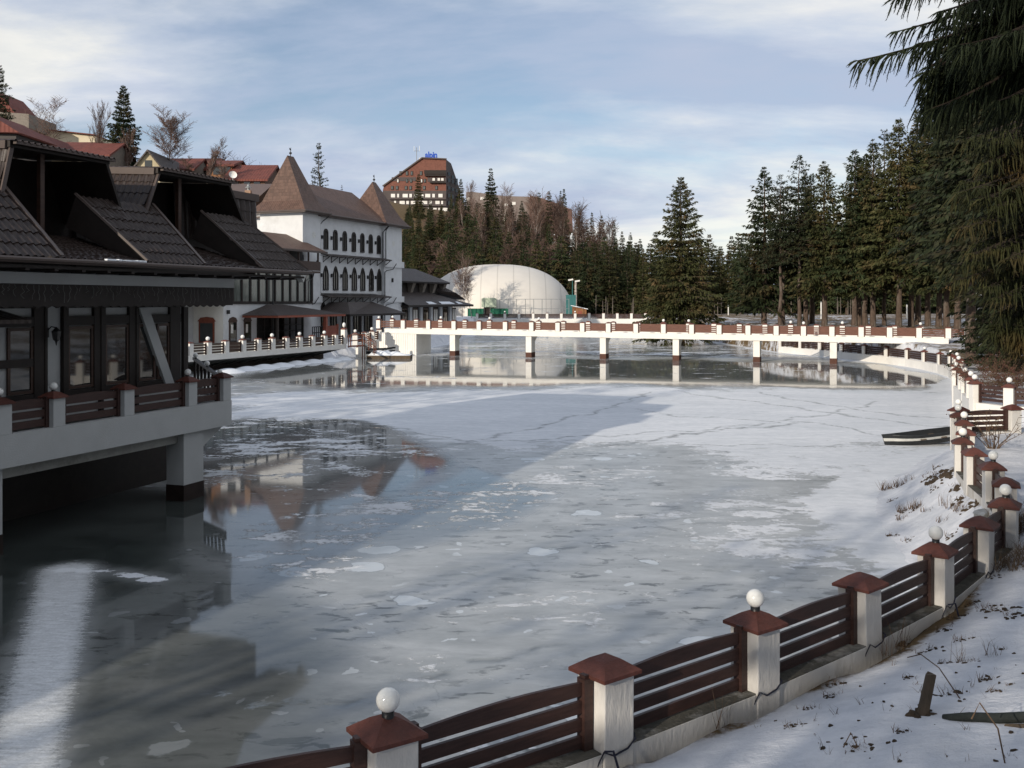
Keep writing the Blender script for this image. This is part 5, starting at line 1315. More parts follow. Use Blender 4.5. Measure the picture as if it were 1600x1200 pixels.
# ---------------------------------------------------------------- inflated dome and sports ground
dome = thing('air_dome', 'huge cream white inflated dome hall beyond the bridge', 'dome', (G(778, 192).x, 192, 2.0), math.radians(0))
m = MB(); nu, nv = 64, 20; RX, RY, RZh = 14.6, 19, 10.2
vs = []; fs = []
def sp(c, e): return math.copysign(abs(c) ** e, c)
for j in range(nv + 1):
    b = math.pi / 2 * j / nv
    for i in range(nu):
        a = 2 * math.pi * i / nu
        x = RX * sp(math.cos(a), 0.9) * sp(math.cos(b), 0.80); y = RY * sp(math.sin(a), 0.9) * sp(math.cos(b), 0.80); z = RZh * sp(math.sin(b), 0.92)
        x += -0.055 * z * (1 if True else 0) * 2.0 * (1 - (z / RZh) ** 2) * 0 
        vs.append((x, y, z))
for j in range(nv):
    for i in range(nu): fs.append((j * nu + i, j * nu + (i + 1) % nu, (j + 1) * nu + (i + 1) % nu, (j + 1) * nu + i))
m.mesh(vs, fs); m.build('membrane', DOMEMAT, dome, smooth=True)
cage = thing('court_fence', 'tall thin steel mesh posts standing along the front of the white dome', 'court fence', (G(835, 171).x, 171, gz(G(835, 171).x, 171)))
o = Vector(cage.location); 
for px in (781, 794, 807, 821, 834, 847, 861, 875, 889):
    b_ = G(px, 171, 2.0) - o; t_ = P(px, 467, 171) - o; MB().tube([b_, t_], 0.055, 5).build('post', STEEL, cage)
rl = MB()
for py in (467.5, 482.5): rl.tube([P(781, py, 171) - o, P(889, py, 171) - o], 0.04, 5)
rl.build('rail', STEEL, cage)
for i, (a, b, y0, y1) in enumerate(((731, 756, 482, 492.5), (766, 794, 482, 492.5))):
    p, q = P(a, y1, 169.5), P(b, y0, 169.5)
    t_ = thing('tarpaulin', ['green tarpaulin screen left of the dark gap in front of the dome', 'green tarpaulin screen right of the dark gap in front of the dome'][i], 'tarpaulin', (p.x, 169.5, p.z), 0, 'green tarpaulins')
    mm = MB(); n = 14
    for k in range(n):
        x0, x1 = (q.x - p.x) * k / n, (q.x - p.x) * (k + 1) / n; y0_, y1_ = 0.08 * math.sin(k * 1.7), 0.08 * math.sin((k + 1) * 1.7)
        mm.mesh([(x0, y0_, -0.6), (x1, y1_, -0.6), (x1, y1_, q.z - p.z), (x0, y0_, q.z - p.z), (x0, y0_ + 0.05, -0.6), (x1, y1_ + 0.05, -0.6), (x1, y1_ + 0.05, q.z - p.z), (x0, y0_ + 0.05, q.z - p.z)], [(0, 1, 2, 3), (5, 4, 7, 6), (3, 2, 6, 7)])
    mm.build('sheet', GREENTARP, t_)
    for x in (0, q.x - p.x): MB().tube([(x, 0.1, -0.8), (x, 0.1, q.z - p.z + 0.1)], 0.06, 5).build('post', STEEL, t_)
p = P(764, 478, 170.5); hut = thing('airlock', 'pale green box like entrance airlock at the front of the dome', 'entrance', (p.x, 170.5, gz(p.x, 170.5)))
zb_, z1_, z2_ = 0, P(0, 480, 170.5).z - hut.location.z, P(0, 466.5, 170.5).z - hut.location.z
MB().box(-1.25, 1.25, -0.9, 2.5, z1_, z2_).extr([(-1.3, -0.95, z2_ - 0.15), (1.3, -0.95, z2_ - 0.15), (1.05, -0.95, z2_ + 0.12), (-1.05, -0.95, z2_ + 0.12)], (0, 3.4, 0)).build('hood', PALEGREEN, hut)
MB().box(-0.8, 0.8, -0.6, 2.0, zb_ - 0.3, z1_).build('door', BLACKWOOD, hut)
for i, (px, D, hgt, lab) in enumerate(((894.5, 186, 438, 'thin teal floodlight mast right of the dome'), (899.5, 184, 440, 'thick pale trunk-like floodlight mast right of the dome'))):
    x = G(px, D).x; g0 = gz(x, D); t_ = thing('floodlight_mast', lab, 'floodlight', (x, D, g0), 0, 'floodlights by the dome'); zt = P(px, hgt, D).z - g0
    MB().tube([(0, 0, -0.3), (0, 0, zt)], [0.12, 0.07] if i == 0 else [0.27, 0.2], 7).build('pole', TEAL if i == 0 else BIRCH, t_)
    MB().obox((-0.35 if i == 0 else 0.3, -0.1, zt + 0.1), (0.45, 0, 0.08), (0, 0.2, 0), (-0.03, 0, 0.14)).build('lamp_head', BRIGHTPANE, t_)
x = G(892, 180).x; t_ = thing('screen_fence', 'small teal mesh screen at the right foot of the dome', 'screen', (x, 180, gz(x, 180)))
MB().box(-0.9, 0.9, -0.04, 0.04, 0.2, 4.0).build('mesh_panel', TEAL, t_); MB().box(-0.97, -0.9, -0.06, 0.06, -0.2, 4.1).box(0.9, 0.97, -0.06, 0.06, -0.2, 4.1).build('frame', STEEL, t_)
x = G(905, 176).x; t_ = thing('wooden_shed', 'small orange brown wooden shed with sloping roof right of the dome', 'shed', (x, 176, gz(x, 176)))
MB().box(-1.15, 1.2, -1.2, 1.5, -0.2, 1.25).extr([(-1.15, -1.2, 1.25), (1.2, -1.2, 1.25), (-1.15, -1.2, 1.75)], (0, 2.7, 0)).build('wall', ORANGEWOOD, t_)
MB().extr([(-1.4, -1.4, 1.88), (1.45, -1.4, 1.28), (1.45, -1.4, 1.38), (-1.4, -1.4, 1.98)], (0, 3.1, 0)).build('roof', SNOWMAT, t_)
MB().box(-0.3, 0.4, -1.24, -1.2, -0.1, 1.0).build('door', REDWOOD, t_)

# ---------------------------------------------------------------- big stepped hotel on the hill
HD = 400.0
hz = lambda py: EYE - (py - HY) / F * HD
hx = lambda px: (px - HX) / F * HD
hot = thing('tower_hotel', 'large stepped brown pyramid hotel with blue rooftop letters on the wooded hill', 'hotel', (hx(660), HD, hz(345)))
o = Vector(hot.location)
def H(px, py, dy=0.0): return Vector((hx(px) - o.x, dy, hz(py) - o.z))
b = MB(); dp_ = 24
b.extr([H(598, 380), H(697, 380), H(697, 298), H(598, 298)], (0, dp_, 0))
b.build('wall', HOTELWALL, hot)
t_ = MB()
t_.extr([H(598, 298), H(697, 298), H(697, 249), H(661, 247), H(600, 290)], (0, dp_, 0))
t_.build('brown_storeys', HOTELROOF, hot)
sd_ = MB(); sd_.mesh([H(697, 249, 0), H(697, 380, 0), H(716, 380, 18), H(716, 291, 18), H(702, 249, 12)], [(0, 1, 2, 3, 4)]); sd_.mesh([H(702, 249, 12), H(716, 291, 18), H(716, 380, 18), H(697, 249, 24)], [(0, 1, 2, 3)])
sd_.build('side_wall', HOTELWALL, hot)
ed = MB(); ed.beam(H(598, 291, -0.3), H(660, 246.5, -0.3), 0.8, 0.5); ed.beam(H(660, 246.8, -0.3), H(698, 248.6, -0.3), 0.8, 0.5); ed.build('roof_edge', FLASH, hot)
bd = MB()
for y0, y1, xa_, xb_ in ((277, 283, 612, 650), (277.5, 284, 668, 697)): bd.box(H(xa_, y0).x, H(xb_, y0).x, -0.12, 0, H(0, y1).z, H(0, y0).z)
bd.build('grey_band', HOTELWALL, hot)
bal = MB(); bal.box(H(664, 0).x, H(697, 0).x, -1.2, 0.4, H(0, 275.5).z, H(0, 273).z).box(H(663, 0).x, H(697, 0).x, -0.35, 0, H(0, 272).z, H(0, 266).z).box(H(672, 0).x, H(697, 0).x, -1.2, 0.2, H(0, 286.5).z, H(0, 284).z)
bal.build('balcony', BLACKWOOD, hot)
def wrow(xs_, y0, y1, wpx, mt_):
    for x in xs_:
        f = MB().box(H(x - wpx / 2, 0).x, H(x + wpx / 2, 0).x, -0.2, 0.0, H(0, y1).z, H(0, y0).z).build('window', BLACKWOOD, hot)
        MB().box(H(x - wpx / 2 + 0.5, 0).x, H(x + wpx / 2 - 1.1, 0).x, -0.26, -0.2, H(0, y1 - 0.6).z, H(0, y0 + 0.8).z).build('pane', mt_, f)
wrow((626, 636, 643.5, 658), 267.5, 274, 4.0, GLASSGREY)
wrow((622, 659), 279.5, 285.5, 3.5, BRIGHTPANE); wrow((636, 642.5, 664), 279.5, 285.5, 3.5, GLASSGREY)
wrow((613, 620.5, 634.5, 641.5, 663, 682), 290.5, 296.5, 4.2, GLASSGREY)
wrow((676, 684, 690), 267.5, 271.5, 5, GLASSGREY); wrow((678, 686, 691.5), 277.5, 283, 5.5, BRIGHTPANE)
for r_, (y0, y1, x0, x1) in enumerate(((303, 308.5, 609, 697), (314, 319, 614, 697), (325, 330, 618, 697), (336, 340, 626, 697))):
    bl = MB(); bl.box(H(x0, 0).x, H(x1, 0).x, -0.9, 0, H(0, y1 + 3.4).z, H(0, y1 + 0.4).z).build('balcony', HOTELWALL, hot)
    x = x0 + 2; k = r_
    while x < x1 - 5:
        wd = (6.5, 3, 8, 4)[k % 4]
        MB().box(H(x, 0).x, H(x + wd, 0).x, -0.3, 0.0, H(0, y1).z, H(0, y0).z).build('window', BRIGHTPANE, hot)
        x += wd + (3.2, 5.5, 2.5)[k % 3]; k += 1
for i in range(5):
    y0 = 262 + i * 12
    for j in range(3):
        f0 = 0.2 + j * 0.27; px = 697 + 18 * f0; MB().obox(H(px, y0 + 6 + 10 * f0 * (i == 0), 18 * f0 - 0.1), Vector((0.45, 0.42, 0)), Vector((0.1, -0.1, 0)), Vector((0, 0, 0.7))).build('window', GLASS, hot)
# rooftop letters on a frame
fc = bpy.data.curves.new('lettering', 'FONT'); fc.body = 'alpin'; fc.size = 3.8; fc.extrude = 0.2; fc.offset = 0.13; fc.align_x = 'LEFT'; fc.space_character = 0.95
fo = bpy.data.objects.new('lettering', fc); COL.objects.link(fo); fo.data.materials.append(BLUELETTER)
dg = bpy.context.evaluated_depsgraph_get(); lm = bpy.data.meshes.new_from_object(fo.evaluated_get(dg)); bpy.data.objects.remove(fo)
xsz = [v.co.x for v in lm.vertices]; sc_ = (hx(683) - hx(664)) / (max(xsz) - min(xsz))
sign = obj('lettering', lm, hot, H(664, 246.0, 1.0)); sign.rotation_euler = (math.radians(90), 0, 0); sign.scale = (sc_, sc_ * 1.25, sc_)
sf = MB()
for px in (665, 669, 673, 678, 682): sf.tube([H(px, 249, 1.4), H(px, 240, 1.4)], 0.07, 4)
sf.tube([H(664, 244.5, 1.4), H(683, 244.8, 1.4)], 0.07, 4); sf.build('letter_frame', STEEL, hot)
an = MB(); an.tube([H(649.5, 254, 4), H(649.5, 228, 4)], 0.13, 5); an.tube([H(645.5, 233.5, 4), H(654, 233.5, 4)], 0.08, 4)
for px, y0 in ((645.5, 226), (654, 225.5)): an.tube([H(px, 233.5, 4), H(px, y0, 4)], 0.10, 4)
an.build('antenna', STEEL, hot)
MB().box(H(654, 0).x, H(657, 0).x, 2, 4, H(0, 252).z, H(0, 245.5).z).build('chimney', BRIGHTPANE, hot)
# long lower wing of the hotel
wg = thing('hotel_wing', 'long low brown roofed wing behind the birches right of the big brown hotel', 'building', (hx(800), HD + 8, hz(360)))
o2 = Vector(wg.location)
def H2(px, py, dy=0.0): return Vector((hx(px) - o2.x, dy, hz(py) - o2.z))
m = MB(); m.extr([H2(727, 345), H2(828, 350), H2(828, 304), H2(788, 303), H2(735, 296), H2(727, 297)], (0, 18, 0)); m.build('grey_wall', mat('hotel_pale_cladding', (0.20, 0.165, 0.15), 0.85, 0.12, 0.4), wg)
m = MB(); m.extr([H2(828.5, 350), H2(897, 360), H2(896, 325), H2(872, 315), H2(840, 304), H2(828.5, 303)], (0, 16, 0)); m.build('brown_roof', mat('hotel_wing_roof', (0.13, 0.075, 0.062), 0.85, 0.12, 0.4), wg)
m = MB()
for px, py in ((731, 307), (752, 306), (791, 316), (803, 314), (752, 327), (762, 330)): m.box(H2(px, 0).x - 0.7, H2(px, 0).x + 0.7, -0.15, 0, H2(0, py + 3).z, H2(0, py - 1.5).z)
m.build('window', BRIGHTPANE, wg)
m = MB()
for k in range(9): m.tube([H2(791 + 1.5 * k, 302, 4), H2(791 + 1.5 * k + (k % 3 - 1) * 0.6, 296 - (k * 7 % 4), 4)], 0.06, 4)
m.build('antenna', STEEL, wg)
# snowy kiosk among the trees
x = G(826, 290).x; k_ = thing('forest_hut', 'tiny pale pillared hut with snow on its roof among the hill trees', 'hut', (x, 290, P(0, 391, 290).z))
for dx_ in (-1.0, 0, 1.0): MB().box(dx_ - 0.25, dx_ + 0.25, -0.4, 0.3, -1.0, 2.6).build('column', WHITE, k_)
MB().box(-2.2, 2.2, -1.2, 2, 2.6, 2.9).build('roof', SNOWMAT, k_)

# ---------------------------------------------------------------- village houses on the slope to the left
def VP_(px, py, D, o): return P(px, py, D) - o
def house(label, D, px, py, polys, mats, cat='house', depth=9):
    """A house of named parts, each a facing outline with real depth: (part name, material, outline pixels at distance D, front offset, depth)."""
    base = P(px, py, D)
    h = thing('hill_house', label, cat, base)
    for nm, mt_, pts, dy, dd in polys:
        q = [P(a, b, D) - base + Vector((0, dy, 0)) for a, b in pts]
        MB().extr(q, (0, dd, 0)).build(nm, mt_, h)
    return h
def gabled(label, D, x0, x1, ywall, yeave, yridge, wallm, roofm, d=12, axis='x', cat='house', over=0.5):
    """gabled house between pixel columns x0..x1 at distance D; ridge along x or along y."""
    a, b = G(x0, D).x, G(x1, D).x; zw, ze, zr = P(0, ywall, D).z, P(0, yeave, D).z, P(0, yridge, D).z
    c = (a + b) / 2; h = thing('hill_house', label, cat, (c, D, zw)); wd = (b - a) / 2; e, r_ = ze - zw, zr - zw
    w_ = MB().box(-wd, wd, 0, d, -10, e)
    if axis == 'y':
        w_.extr([(-wd, 0, e), (wd, 0, e), (0, 0, r_ - 0.2)], (0, d, 0))
        rf_ = MB()
        for s in (-1, 1):
            rf_.mesh([(s * (wd + over), -over, e - over * (r_ - e) / wd), (0, -over, r_), (0, d + over, r_), (s * (wd + over), d + over, e - over * (r_ - e) / wd), (s * (wd + over), -over, e - over * (r_ - e) / wd - 0.3), (0, -over, r_ - 0.3)], [(0, 1, 2, 3), (0, 4, 5, 1)])
    else:
        w_.extr([(-wd, 0, e), (-wd, d, e), (-wd, d / 2, r_ - 0.2)], (2 * wd, 0, 0))
        rf_ = MB(); sl_ = (r_ - e) / (d / 2)
        rf_.mesh([(-wd - over, -over, e - over * sl_), (wd + over, -over, e - over * sl_), (wd + over, d / 2, r_), (-wd - over, d / 2, r_), (-wd - over, d + over, e - over * sl_), (wd + over, d + over, e - over * sl_), (-wd - over, -over, e - over * sl_ - 0.3), (wd + over, -over, e - over * sl_ - 0.3), (wd + over, d / 2, r_ - 0.3), (-wd - over, d / 2, r_ - .3)], [(0, 1, 2, 3), (3, 2, 5, 4), (0, 6, 7, 1), (1, 7, 8, 2), (0, 3, 9, 6)])
    w_.build('wall', wallm, h); rf_.build('roof', roofm, h)
    wn = MB()
    if axis == 'y': wn.box(-0.5, 0.5, -0.08, 0, e - 0.8, e + 0.5)
    else:
        for k in (-0.5, 0.1, 0.6): wn.box(k * wd - 0.45, k * wd + 0.45, -0.08, 0, e - 1.6, e - 0.4)
    wn.build('window', GLASS, h)
    return h
hd = 150
house('grey masonry block with red hipped roof at the left edge of the hill', 165, 20, 200, [('wall', STONE, [(-40, 200), (45, 200), (45, 178), (-40, 172)], 0, 10), ('roof', REDROOF, [(-60, 176), (20, 178), (8, 160), (-10, 140), (-50, 140)], 1.0, 9)], None)
house('bright red sloping roof rising at the left edge above the dark tiled ridge', 90, -10, 215, [('roof', REDROOF, [(-70, 205), (30, 207), (14, 197), (-4, 186), (-30, 172), (-70, 172)], 0, 8), ('wall', BLACKWOOD, [(-70, 240), (20, 240), (20, 208), (-70, 206)], 0.6, 7)], None)
house('long flat cream building with a thin dark roof line on the left hill', 172, 90, 215, [('wall', CREAM, [(20, 235), (149, 235), (149, 212), (20, 198)], 0, 10), ('roof', REDROOF, [(18, 198), (150, 212), (150, 210.5), (18, 196.5)], -0.6, 11.5)], None)
gabled('yellow gabled house under the long cream building on the left hill', 140, 28, 72, 250, 224, 204, YELLOW, REDROOF, 11, 'y')
gabled('house with a broad red brown roof between the yellow gable and the dark spruce', 146, 62, 130, 255, 236, 212, CREAM, REDROOF, 12, 'x')
gabled('house with a red brown roof and grey gable next to the dark spruce', 140, 122, 168, 258, 240, 215, STONE, REDROOF, 10, 'x')
gabled('pale yellow gabled house half hidden just right of the dark spruce', 140, 214, 250, 275, 256, 234, YELLOW, GREYROOF, 12, 'y')
gabled('long low house with dull brown roof behind the reddish bare beech', 150, 240, 300, 270, 262, 240, STONE, REDROOF, 10, 'x')
gabled('red roofed house behind the white birch on the left hill', 156, 282, 330, 275, 262, 241, BROWNBOARD, REDROOF, 9, 'x')
gabled('house with sunlit orange timber gable near the right end of the left hill', 148, 330, 362, 285, 256, 244, ORANGEWOOD, REDROOF, 9, 'x')
gabled('red hip roofed house at the right end of the left hill beside the tower', 144, 352, 414, 300, 278, 249, BROWNBOARD, REDROOF, 12, 'x')
gabled('low building with plain brown grey roof between the dark restaurant and the hotel tower', 118, 345, 412, 330, 303, 278, WALLGREY, mat('plain_brown_roof', (0.13, 0.095, 0.085), 0.7, 0.1, 1.5), 12, 'x', 'building')
p = P(367, 276, 124); sdh = thing('satellite_dish', 'small pale satellite dish on the plain brown grey roof', 'satellite dish', (p.x, 123, p.z - 0.3))
m = MB().lathe([(0.0, 0.0), (0.25, 0.04), (0.45, 0.14), (0.5, 0.2)], 14); d_ = m.build('dish', BRIGHTPANE, sdh, (0, 0, 0.35)); d_.rotation_euler = (math.radians(70), 0, 0.5)
MB().tube([(0, 0.1, -0.8), (0, 0.1, 0.4)], 0.05, 6).build('bracket', STEEL, sdh)
p = P(388, 297, 112); ch = thing('chimney', 'brick chimney with a metal cowl on the plain brown grey roof', 'chimney', (p.x, 112, p.z - 1.2))
MB().box(-0.32, 0.32, -0.32, 0.32, -1.5, 1.15).build('stack', mat('chimney_brick', (0.30, 0.19, 0.13), 0.9, 0.25, 8), ch)
MB().lathe([(0.14, 1.15), (0.14, 1.45), (0.36, 1.45), (0.36, 1.5), (0.16, 1.62), (0.16, 1.75), (0.02, 1.95)], 10).build('cowl', STEEL, ch)
# ---------------------------------------------------------------- trees
def mesh_np(name, V, Fq, mi, mats, tris=None):
    me = bpy.data.meshes.new(name)
    me.vertices.add(len(V)); me.vertices.foreach_set('co', np.asarray(V, np.float32).ravel())
    nq = len(Fq); nt_ = 0 if tris is None else len(tris)
    li = np.asarray(Fq, np.int32).ravel()
    if nt_: li = np.concatenate([li, np.asarray(tris, np.int32).ravel()])
    me.loops.add(len(li)); me.loops.foreach_set('vertex_index', li)
    me.polygons.add(nq + nt_)
    ls = np.concatenate([np.arange(nq) * 4, nq * 4 + np.arange(nt_) * 3]).astype(np.int32)
    lt = np.concatenate([np.full(nq, 4), np.full(nt_, 3)]).astype(np.int32)
    me.polygons.foreach_set('loop_start', ls); me.polygons.foreach_set('loop_total', lt)
    me.polygons.foreach_set('material_index', np.asarray(mi, np.int32))
    for m_ in mats: me.materials.append(m_)
    me.update(calc_edges=True); me.validate()
    return me

def spruce_parts(seed, H=18.0, W=3.4, bare=0.12, nwh=30, nbr=7, nsp=10, droop=0.45, spray=0.20, hang=0.5, gap=0.08, taper=0.85, ragged=0.25, dead=0.0, rtrunk=None):
    """Vertices of trunk tube and of the crown: whorls of drooping boughs, each carrying many small leaf-sized sprays."""
    rg = np.random.default_rng(seed)
    rt = rtrunk or H * 0.0125
    tz = np.linspace(-0.6, H * 0.985, 9); tv, tf = [], []
    bend = rg.normal(0, H * 0.003, (9, 2)); bend[0] = 0
    for i, z in enumerate(tz):
        r = rt * (1 - 0.93 * max(z, 0) / H) * (1.25 if i == 0 else 1)
        for k in range(7): a = 2 * math.pi * k / 7; tv.append((bend[i, 0] + r * math.cos(a), bend[i, 1] + r * math.sin(a), z))
    for i in range(8):
        for k in range(7): tf.append((i * 7 + k, i * 7 + (k + 1) % 7, (i + 1) * 7 + (k + 1) % 7, (i + 1) * 7 + k))
    q, bq = [], []
    z0 = H * bare
    for w_ in range(nwh):
        f = (w_ + rg.uniform(-0.35, 0.35)) / nwh; f = min(max(f, 0), 0.995)
        z = z0 + (H - z0) * f
        env = (1 - f) ** taper * (0.80 + 0.20 * min(1, f / 0.12)) + 0.015
        lenw = W * env * rg.uniform(1 - ragged, 1 + ragged * 0.7)
        n = max(3, int(round(nbr * (0.55 + 0.45 * (1 - f)))))
        a0 = rg.uniform(0, 6.28)
        for b in range(n):
            if rg.random() < gap: continue
            a = a0 + 2 * math.pi * b / n + rg.uniform(-0.25, 0.25); Lb = lenw * rg.uniform(0.72, 1.12)
            dirv = np.array([math.cos(a), math.sin(a), 0]); side = np.array([-math.sin(a), math.cos(a), 0])
            dr = droop * (1.0 - 0.75 * f) * rg.uniform(0.7, 1.3); up0 = 0.10 + 0.75 * f ** 2
            ns = max(3, int(nsp * (0.35 + 0.65 * env)))
            if w_ % 2 == 0 or Lb > 1.5:
                e = dirv * Lb * 0.9 + np.array([0, 0, Lb * 0.9 * (up0 - dr * 0.9)]); c0 = np.array([0, 0, z]); wv = side * 0.015 * Lb + np.array([0, 0, 0.01 * Lb])
                bq.append((c0 - wv, c0 + wv, c0 + e + wv * 0.2, c0 + e - wv * 0.2))
            if rg.random() < dead: continue
            t = rg.uniform(0.06, 1.0, ns) ** 0.85; t[-1] = 1.0
            zo = np.array([0, 0, 1.0])
            p = np.array([0, 0, z]) + dirv * (Lb * t)[:, None] + zo * (Lb * t * up0 - dr * Lb * t ** 1.5 + 0.22 * dr * Lb * t ** 4)[:, None]
            sd = rg.choice((-1.0, 1.0), ns); hw = Lb * 0.30 * (1 - 0.75 * t) + 0.05
            p = p + side * (sd * hw * rg.uniform(0, 1, ns))[:, None] + zo * rg.uniform(-0.16, 0.04, ns)[:, None]
            d = dirv * rg.uniform(0.35, 1.0, ns)[:, None] + side * (sd * rg.uniform(0, 0.85, ns))[:, None] + zo * (-hang * rg.uniform(0.1, 1.4, ns) + up0 * 0.4)[:, None]
            d /= np.linalg.norm(d, axis=1)[:, None]
            ln = (spray * W * rg.uniform(0.6, 1.25, ns) * (0.26 + 0.74 * env ** 0.6))[:, None]
            nn = np.cross(d, rg.normal(0, 1, (ns, 3))); nn /= np.linalg.norm(nn, axis=1)[:, None] + 1e-9
            wd = nn * ln * rg.uniform(0.12, 0.22, (ns, 1)); m_ = p + d * ln * 0.38
            q.append(np.stack([p, m_ + wd, p + d * ln, m_ - wd], 1).reshape(-1, 3))
    return np.array(tv), np.array(tf), np.concatenate(q), (np.array(bq).reshape(-1, 3) if bq else np.zeros((0, 3)))
def spruce_mesh(name, needle, **kw):
    tv, tf, q, bq = spruce_parts(**kw)
    V = np.concatenate([tv, q, bq]); n0 = len(tv); nq = len(q) // 4; nb = len(bq) // 4
    Fq = np.concatenate([tf, n0 + np.arange(nq * 4).reshape(-1, 4), n0 + nq * 4 + np.arange(nb * 4).reshape(-1, 4)])
    mi = np.concatenate([np.zeros(len(tf)), np.ones(nq), np.zeros(nb)])
    return mesh_np(name, V, Fq, mi, [BARK, needle])
def spruce_split(needle, **kw):
    tv, tf, q, bq = spruce_parts(**kw)
    nb = len(bq) // 4
    tr = mesh_np('trunk', np.concatenate([tv, bq]), np.concatenate([tf, len(tv) + np.arange(nb * 4).reshape(-1, 4)]) if nb else tf, np.zeros(len(tf) + nb), [BARK])
    cr = mesh_np('crown', q, np.arange(len(q)).reshape(-1, 4), np.zeros(len(q) // 4), [needle])
    return tr, cr
def bare_tree_parts(seed, H=12.0, spread=0.5, levels=4, first=0.3, rt=None, kids=(7, 5, 4, 3), updir=0.6, sag=0.0, tmin=0.008):
    rg = random.Random(seed); m = MB(); t = MB(); rt = rt or H * 0.012
    def grow(p, d, ln, r, lev, mb):
        n = 4 if lev == 0 else 3; pts = [p]; rr = [r]; q = p.copy(); dd = d.copy()
        for i in range(n):
            dd = (dd + Vector((rg.gauss(0, .10), rg.gauss(0, .10), (0.05 if lev < 2 else -sag) + rg.gauss(0, .05)))).normalized(); q = q + dd * ln / n; pts.append(q.copy()); rr.append(max(r * (1 - 0.85 * (i + 1) / n), tmin))
        mb.tube(pts, rr, 6 if lev == 0 else 3, cap=False)
        if lev >= levels: return
        k = kids[lev]
        for i in range(k):
            f = first + (1 - first) * (i + rg.random() * 0.8) / k if lev == 0 else 0.2 + 0.8 * (i + rg.random()) / k
            f = min(f, 0.98); s = f * n; j = min(int(s), n - 1); bp_ = pts[j].lerp(pts[j + 1], s - j); br = rr[j] * (1 - (s - j)) + rr[j + 1] * (s - j)
            a = rg.uniform(0, 6.283); ax = Vector((math.cos(a), math.sin(a), 0)); nd = (dd * updir + ax * spread * rg.uniform(0.7, 1.3) + Vector((0, 0, updir * 0.5 * (1 if lev < 2 else 0.2) - sag * lev * 0.4))).normalized()
            grow(bp_, nd, ln * rg.uniform(0.36, 0.55) * (1 - 0.45 * f if lev == 0 else 1), max(br * 0.55, tmin), lev + 1, m if lev >= 1 else mb)
    grow(Vector((0, 0, -0.5)), Vector((0, 0, 1)), H, rt, 0, t)
    return t, m
def bare_mesh(name, bark, **kw):
    t, m = bare_tree_parts(**kw); n0 = len(t.v)
    t.v += m.v; t.f += [tuple(i + n0 for i in f) for f in m.f]; t.m += [1] * len(m.f)
    return t.data(name, [bark, TWIG])

GROUP_STAND = 'tall spruces behind the right half of the bridge'
random.seed(11)
# --- forest prototypes (single mesh each, small in the picture)
FPROTO = [spruce_mesh('spruce_tree', NEEDLE if k % 3 else NEEDLEOLIVE, seed=100 + k, H=18.0, W=(3.3, 3.8, 2.9, 3.5, 2.7, 4.0)[k], bare=(0.03, 0.06, 0.10, 0.02, 0.12, 0.05)[k], nwh=38, nbr=8, nsp=34, droop=(0.4, 0.5, 0.35, 0.45, 0.3, 0.5)[k], spray=0.24, hang=0.75, taper=(0.85, 0.75, 0.95, 0.8, 0.9, 0.8)[k], ragged=0.3) for k in range(6)]
BPROTO = [bare_mesh('birch_tree', BIRCH, seed=40 + k, H=13.0, spread=0.42, levels=3, first=0.30, rt=0.13, kids=(16, 8, 6), updir=0.75, sag=0.1, tmin=0.02) for k in range(3)]
RPROTO = [bare_mesh('bare_tree', BARK, seed=60 + k, H=9.0, spread=0.75, levels=3, first=0.12, rt=0.16, kids=(16, 9, 6), updir=0.6, tmin=0.022) for k in range(3)]
def put(me, name, label, cat, x, y, z, s, rz, group, sxy=None):
    o = obj(name, me, None, (x, y, z), rz); o.scale = ((sxy or s), (sxy or s), s)
    return tag(o, label, cat, group)
def by_top(px, ytop, D, Hproto, bury=0.3):
    x = G(px, D).x; g0 = gz(x, D) - bury; zt = P(px, ytop, D).z
    return x, D, g0, max((zt - g0) / Hproto, 0.15)

# --- wooded slope behind the dome: crest trees placed one by one, the rest filled in rows below them
GW = 'spruces of the wood on the hill behind the dome'
def wood_spruce(px, ytop, D, wide=1.0):
    x, y, g0, s = by_top(px, ytop, D, 18.0); s = min(s, 1.65)
    k = random.randrange(6)
    put(FPROTO[k], 'spruce_tree', 'dark spruce in the dense wood on the hill behind the dome', 'spruce', x, y, g0, s, random.uniform(0, 6.28), GW, s * wide * random.uniform(0.8, 1.1) * (1.25 if s < 0.6 else 1))
for px, yt, D in ((654, 270, 330), (720, 278, 335), (767, 262, 330), (640, 318, 300), (690, 318, 300), (745, 314, 300), (858, 297, 345), (881, 293, 345), (876, 296, 350), (842, 300, 350), (905, 318, 330), (925, 330, 320), (940, 335, 330), (959, 343, 330), (972, 360, 320), (815, 313, 320), (705, 300, 320), (985, 362, 300), (1000, 372, 290)):
    wood_spruce(px, yt, D, 0.85)
crest = lambda px: np.interp(px, [600, 640, 700, 780, 860, 920, 960, 1010, 1060, 1160], [330, 330, 318, 322, 335, 345, 358, 374, 374, 374])
rnd = random.Random(5)
for D, n, x0, x1 in ((372, 12, 626, 1000), (345, 16, 622, 1005), (318, 19, 622, 1012), (292, 20, 622, 1012), (270, 20, 626, 1008), (250, 19, 628, 1000), (234, 18, 630, 985), (219, 16, 632, 960)):
    for i in range(n):
        px = x0 + (x1 - x0) * (i + rnd.uniform(0.05, 0.95)) / n; DD = D + rnd.uniform(-9, 9); x = G(px, DD).x; g0 = gz(x, DD) - 0.4
        hgt = rnd.uniform(11, 18.5); cap_ = P(px, float(crest(px)) + rnd.uniform(-14, 14), DD).z - g0
        hgt = min(hgt, cap_)
        if hgt < 5.0: continue
        k = rnd.randrange(6); s_ = hgt / 18.0
        put(FPROTO[k], 'spruce_tree', 'dark spruce in the dense wood on the hill behind the dome', 'spruce', x, DD, g0, s_, rnd.uniform(0, 6.28), GW, s_ * rnd.uniform(0.95, 1.3))
GB_ = 'pale birches on the hill behind the dome'
